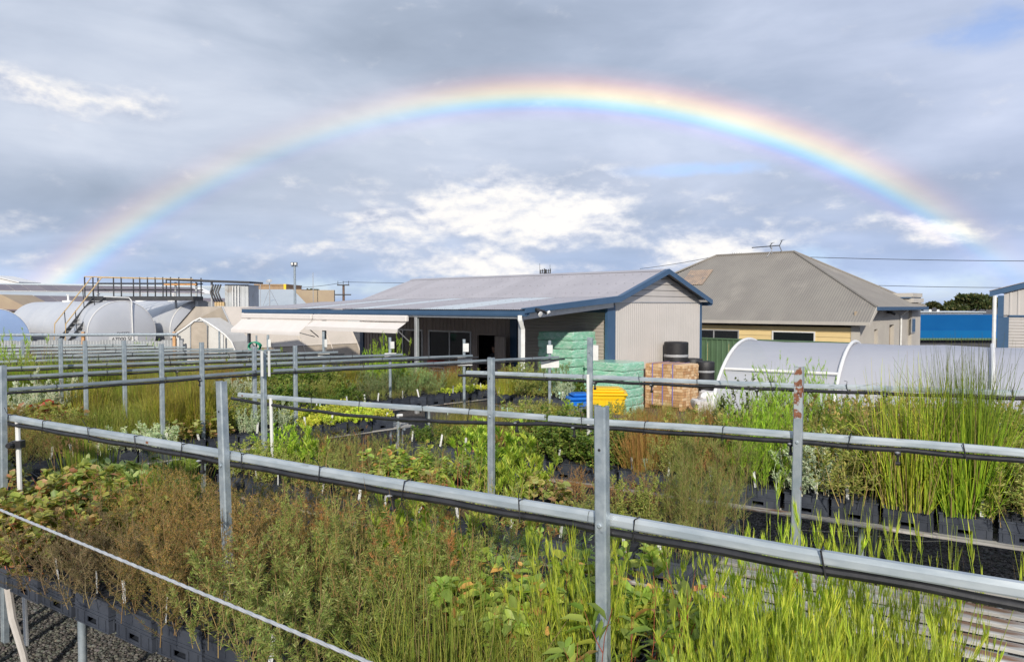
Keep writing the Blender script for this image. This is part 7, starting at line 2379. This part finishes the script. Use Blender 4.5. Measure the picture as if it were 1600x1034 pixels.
# white risers beside posts
for px, y0, y1, d, lab in ((23, 655, 760, dW(WA, 20) - 0.02, 'white plastic riser pipe with black valve at the left edge post'), (421.5, 622, 700, dW(WB, 420) - 0.03, 'white plastic riser pipe beside the white strip post'),
                           (919, 585, 660, dW(WC, 919) - 0.1, 'white plastic riser pipe beside the post by the yellow bin')):
    b = at_d(px, 478, d)
    z1 = CAMZ - (y0 - 478) * d / F
    e = empty('riser_pipe', (b.x, b.y, gz(b.y)), 0, lab, 'pipe', 'white riser pipes')
    m_ = MB(); m_.tube([(0.03, 0, 0), (0.01, 0, 0.9), (0, 0, z1 - gz(b.y))], 0.017, 8); m_.build('pipe', M['pvc'], e, smooth=True)
    if px < 100:
        m_ = MB(); m_.cbox((0.01, -0.01, z1 - 0.19), (0.07, 0.06, 0.055)); m_.lathe([(0.018, -0.04), (0.024, -0.02), (0.024, 0.02), (0.018, 0.04)], 10, Matrix.Translation((-0.02, -0.045, z1 - 0.19)) @ Matrix.Rotation(math.pi / 2, 4, 'X')); m_.build('valve', M['black'], e)

# foreground cable between two end posts outside the picture
a, b = at_z(0, 796, 1.62), at_z(575, 1034, 1.62)
dv = (b - a).normalized()
ca, cb = a - dv * 1.6, b + dv * 2.2
e = empty('guard_cable', ca, math.atan2(dv.y, dv.x), 'taut steel cable crossing the bottom left corner in front of the crates', 'cable')
Lc = (cb - ca).length
m_ = MB()
n = 260
for st in range(3):
    pts = [(Lc * k / n, 0.0030 * math.cos(k * 0.9 + st * 2.094), 0.0030 * math.sin(k * 0.9 + st * 2.094)) for k in range(n + 1)]
    m_.tube(pts, 0.0034, 6)
m_.build('steel_rope', mk('cable_zinc', (0.45, 0.47, 0.49), (0.58, 0.59, 0.60), 20, 0.4, 0.4), e, smooth=True)
for p, lab in ((ca, 'left'), (cb, 'right')):
    pe = empty('cable_post', (p.x, p.y, 0), FR.rz, 'steel pipe post holding the %s end of the foreground cable' % lab, 'post')
    m_ = MB(); m_.tube([(0, 0, 0), (0, 0, 1.72)], 0.03, 10); m_.build('pole', M['galv'], pe)

# loose pale stake leaning against the nearest bench, and small pipe stand between benches
p = at_z(36, 1015, 0.0); q_ = at_d(12, 915, p.y - 0.5)
a = at_d(12, 912, 5.0); b = at_d(36, 1020, 4.9)
m_ = MB(); m_.tube([a, a.lerp(b, 0.5) + Vector((-0.02, 0, 0)), b, b + (b - a) * 1.1], [0.026, 0.026, 0.024, 0.022], 8)
o = tag(m_.build('wooden_stake', mk('pale_stake', (0.52, 0.49, 0.46), (0.44, 0.41, 0.38), 8, 0.8), None, None, True), 'pale bent stake standing under the nearest bench at bottom left', 'stake')
p = at_z(622, 648, 0.95)
e = empty('pipe_stand', (p.x, p.y, 0), 0.6, 'small grey pipe stand at the end of the yellow green seedlings', 'pipe')
m_ = MB(); m_.tube([(0, 0, 0), (0, 0, 0.93)], 0.02, 8); m_.build('upright', M['galv'], e)
m_ = MB(); m_.tube([(-0.02, 0, 0.94), (0.07, 0, 0.94)], 0.022, 8); m_.build('tee', M['pvc'], e)

# ------------------------------------------------------------------ loose gravel, real stones where the ground is seen close up
def ico():
    t = (1 + 5 ** 0.5) / 2
    v = np.array([(-1, t, 0), (1, t, 0), (-1, -t, 0), (1, -t, 0), (0, -1, t), (0, 1, t), (0, -1, -t), (0, 1, -t), (t, 0, -1), (t, 0, 1), (-t, 0, -1), (-t, 0, 1)], float)
    v /= np.linalg.norm(v[0])
    f = np.array([(0, 11, 5), (0, 5, 1), (0, 1, 7), (0, 7, 10), (0, 10, 11), (1, 5, 9), (5, 11, 4), (11, 10, 2), (10, 7, 6), (7, 1, 8), (3, 9, 4), (3, 4, 2), (3, 2, 6), (3, 6, 8), (3, 8, 9), (4, 9, 5), (2, 4, 11), (6, 2, 10), (8, 6, 7), (9, 8, 1)])
    return v, f


def stones(n, xr, yr, size, seed, test=None):
    rng = np.random.default_rng(seed)
    v, f = ico()
    x, y = rng.uniform(*xr, n), rng.uniform(*yr, n)
    if test is not None:
        k = test(x, y); x, y = x[k], y[k]; n = len(x)
    s = size * rng.uniform(0.55, 1.5, n)
    V_ = v[None] * (1 + rng.normal(0, 0.16, (n, 12, 1))) * s[:, None, None] * np.stack([rng.uniform(.8, 1.3, n), rng.uniform(.7, 1.1, n), rng.uniform(.5, .8, n)], -1)[:, None, :]
    a = rng.uniform(0, 6.28, n); c_, s_ = np.cos(a)[:, None], np.sin(a)[:, None]
    X, Y = V_[..., 0] * c_ - V_[..., 1] * s_, V_[..., 0] * s_ + V_[..., 1] * c_
    V_[..., 0], V_[..., 1] = X + x[:, None], Y + y[:, None]
    V_[..., 2] += (s * 0.25)[:, None]
    base = rng.uniform(0.045, 0.17, (n, 1)) * np.array([[1.0, 0.93, 0.88]]) * (1 + rng.normal(0, .05, (n, 3)))
    pb = PB()
    pb.add(V_, (f[None] + (np.arange(n) * 12)[:, None, None]), np.repeat(base[:, None, :], 12, 1))
    return pb


M['stonecol'] = leaf_material('gravel_stones', 0.0, 0.8, 0.0)
o = put('gravel_stones', stones(44000, (-5.2, -0.6), (4.2, 8.2), 0.0115, 5, lambda x, y: (x > -0.75 * y) & (x < -0.15 * y)).mesh('gravel_stones', M['stonecol']))
tag(o, 'dark loose gravel under the nearest bench at bottom left', 'gravel', None, 'stuff')
o = put('gravel_stones', stones(24000, (1.5, 8.0), (5.6, 10.6), 0.015, 6, lambda x, y: (x > 0.2 * y) & (x < 0.78 * y)).mesh('gravel_stones', M['stonecol']))
tag(o, 'dark loose gravel seen below the third bench at right', 'gravel', None, 'stuff')
# dry straws fallen on the ground, right
rr = random.Random(3)
for k, (px, py, L_) in enumerate(((1440, 845, 0.8), (1350, 838, 0.4), (1290, 830, 0.5))):
    p = at_z(px, py, 0.05)
    m_ = MB(); m_.tube([p + Vector((-L_ / 2, 0.05, 0)), p + Vector((0, -0.04, 0.01)), p + Vector((L_ / 2, 0.02, 0))], 0.006, 5)
    tag(m_.build('straw', mk('straw_%d' % k, (0.55, 0.48, 0.36), None, 5, 0.8)), ['longest pale', 'short pale', 'thin pale left hand'][k] + ' dry straw lying on the gravel below third bench', 'straw', 'dry straws on the gravel')
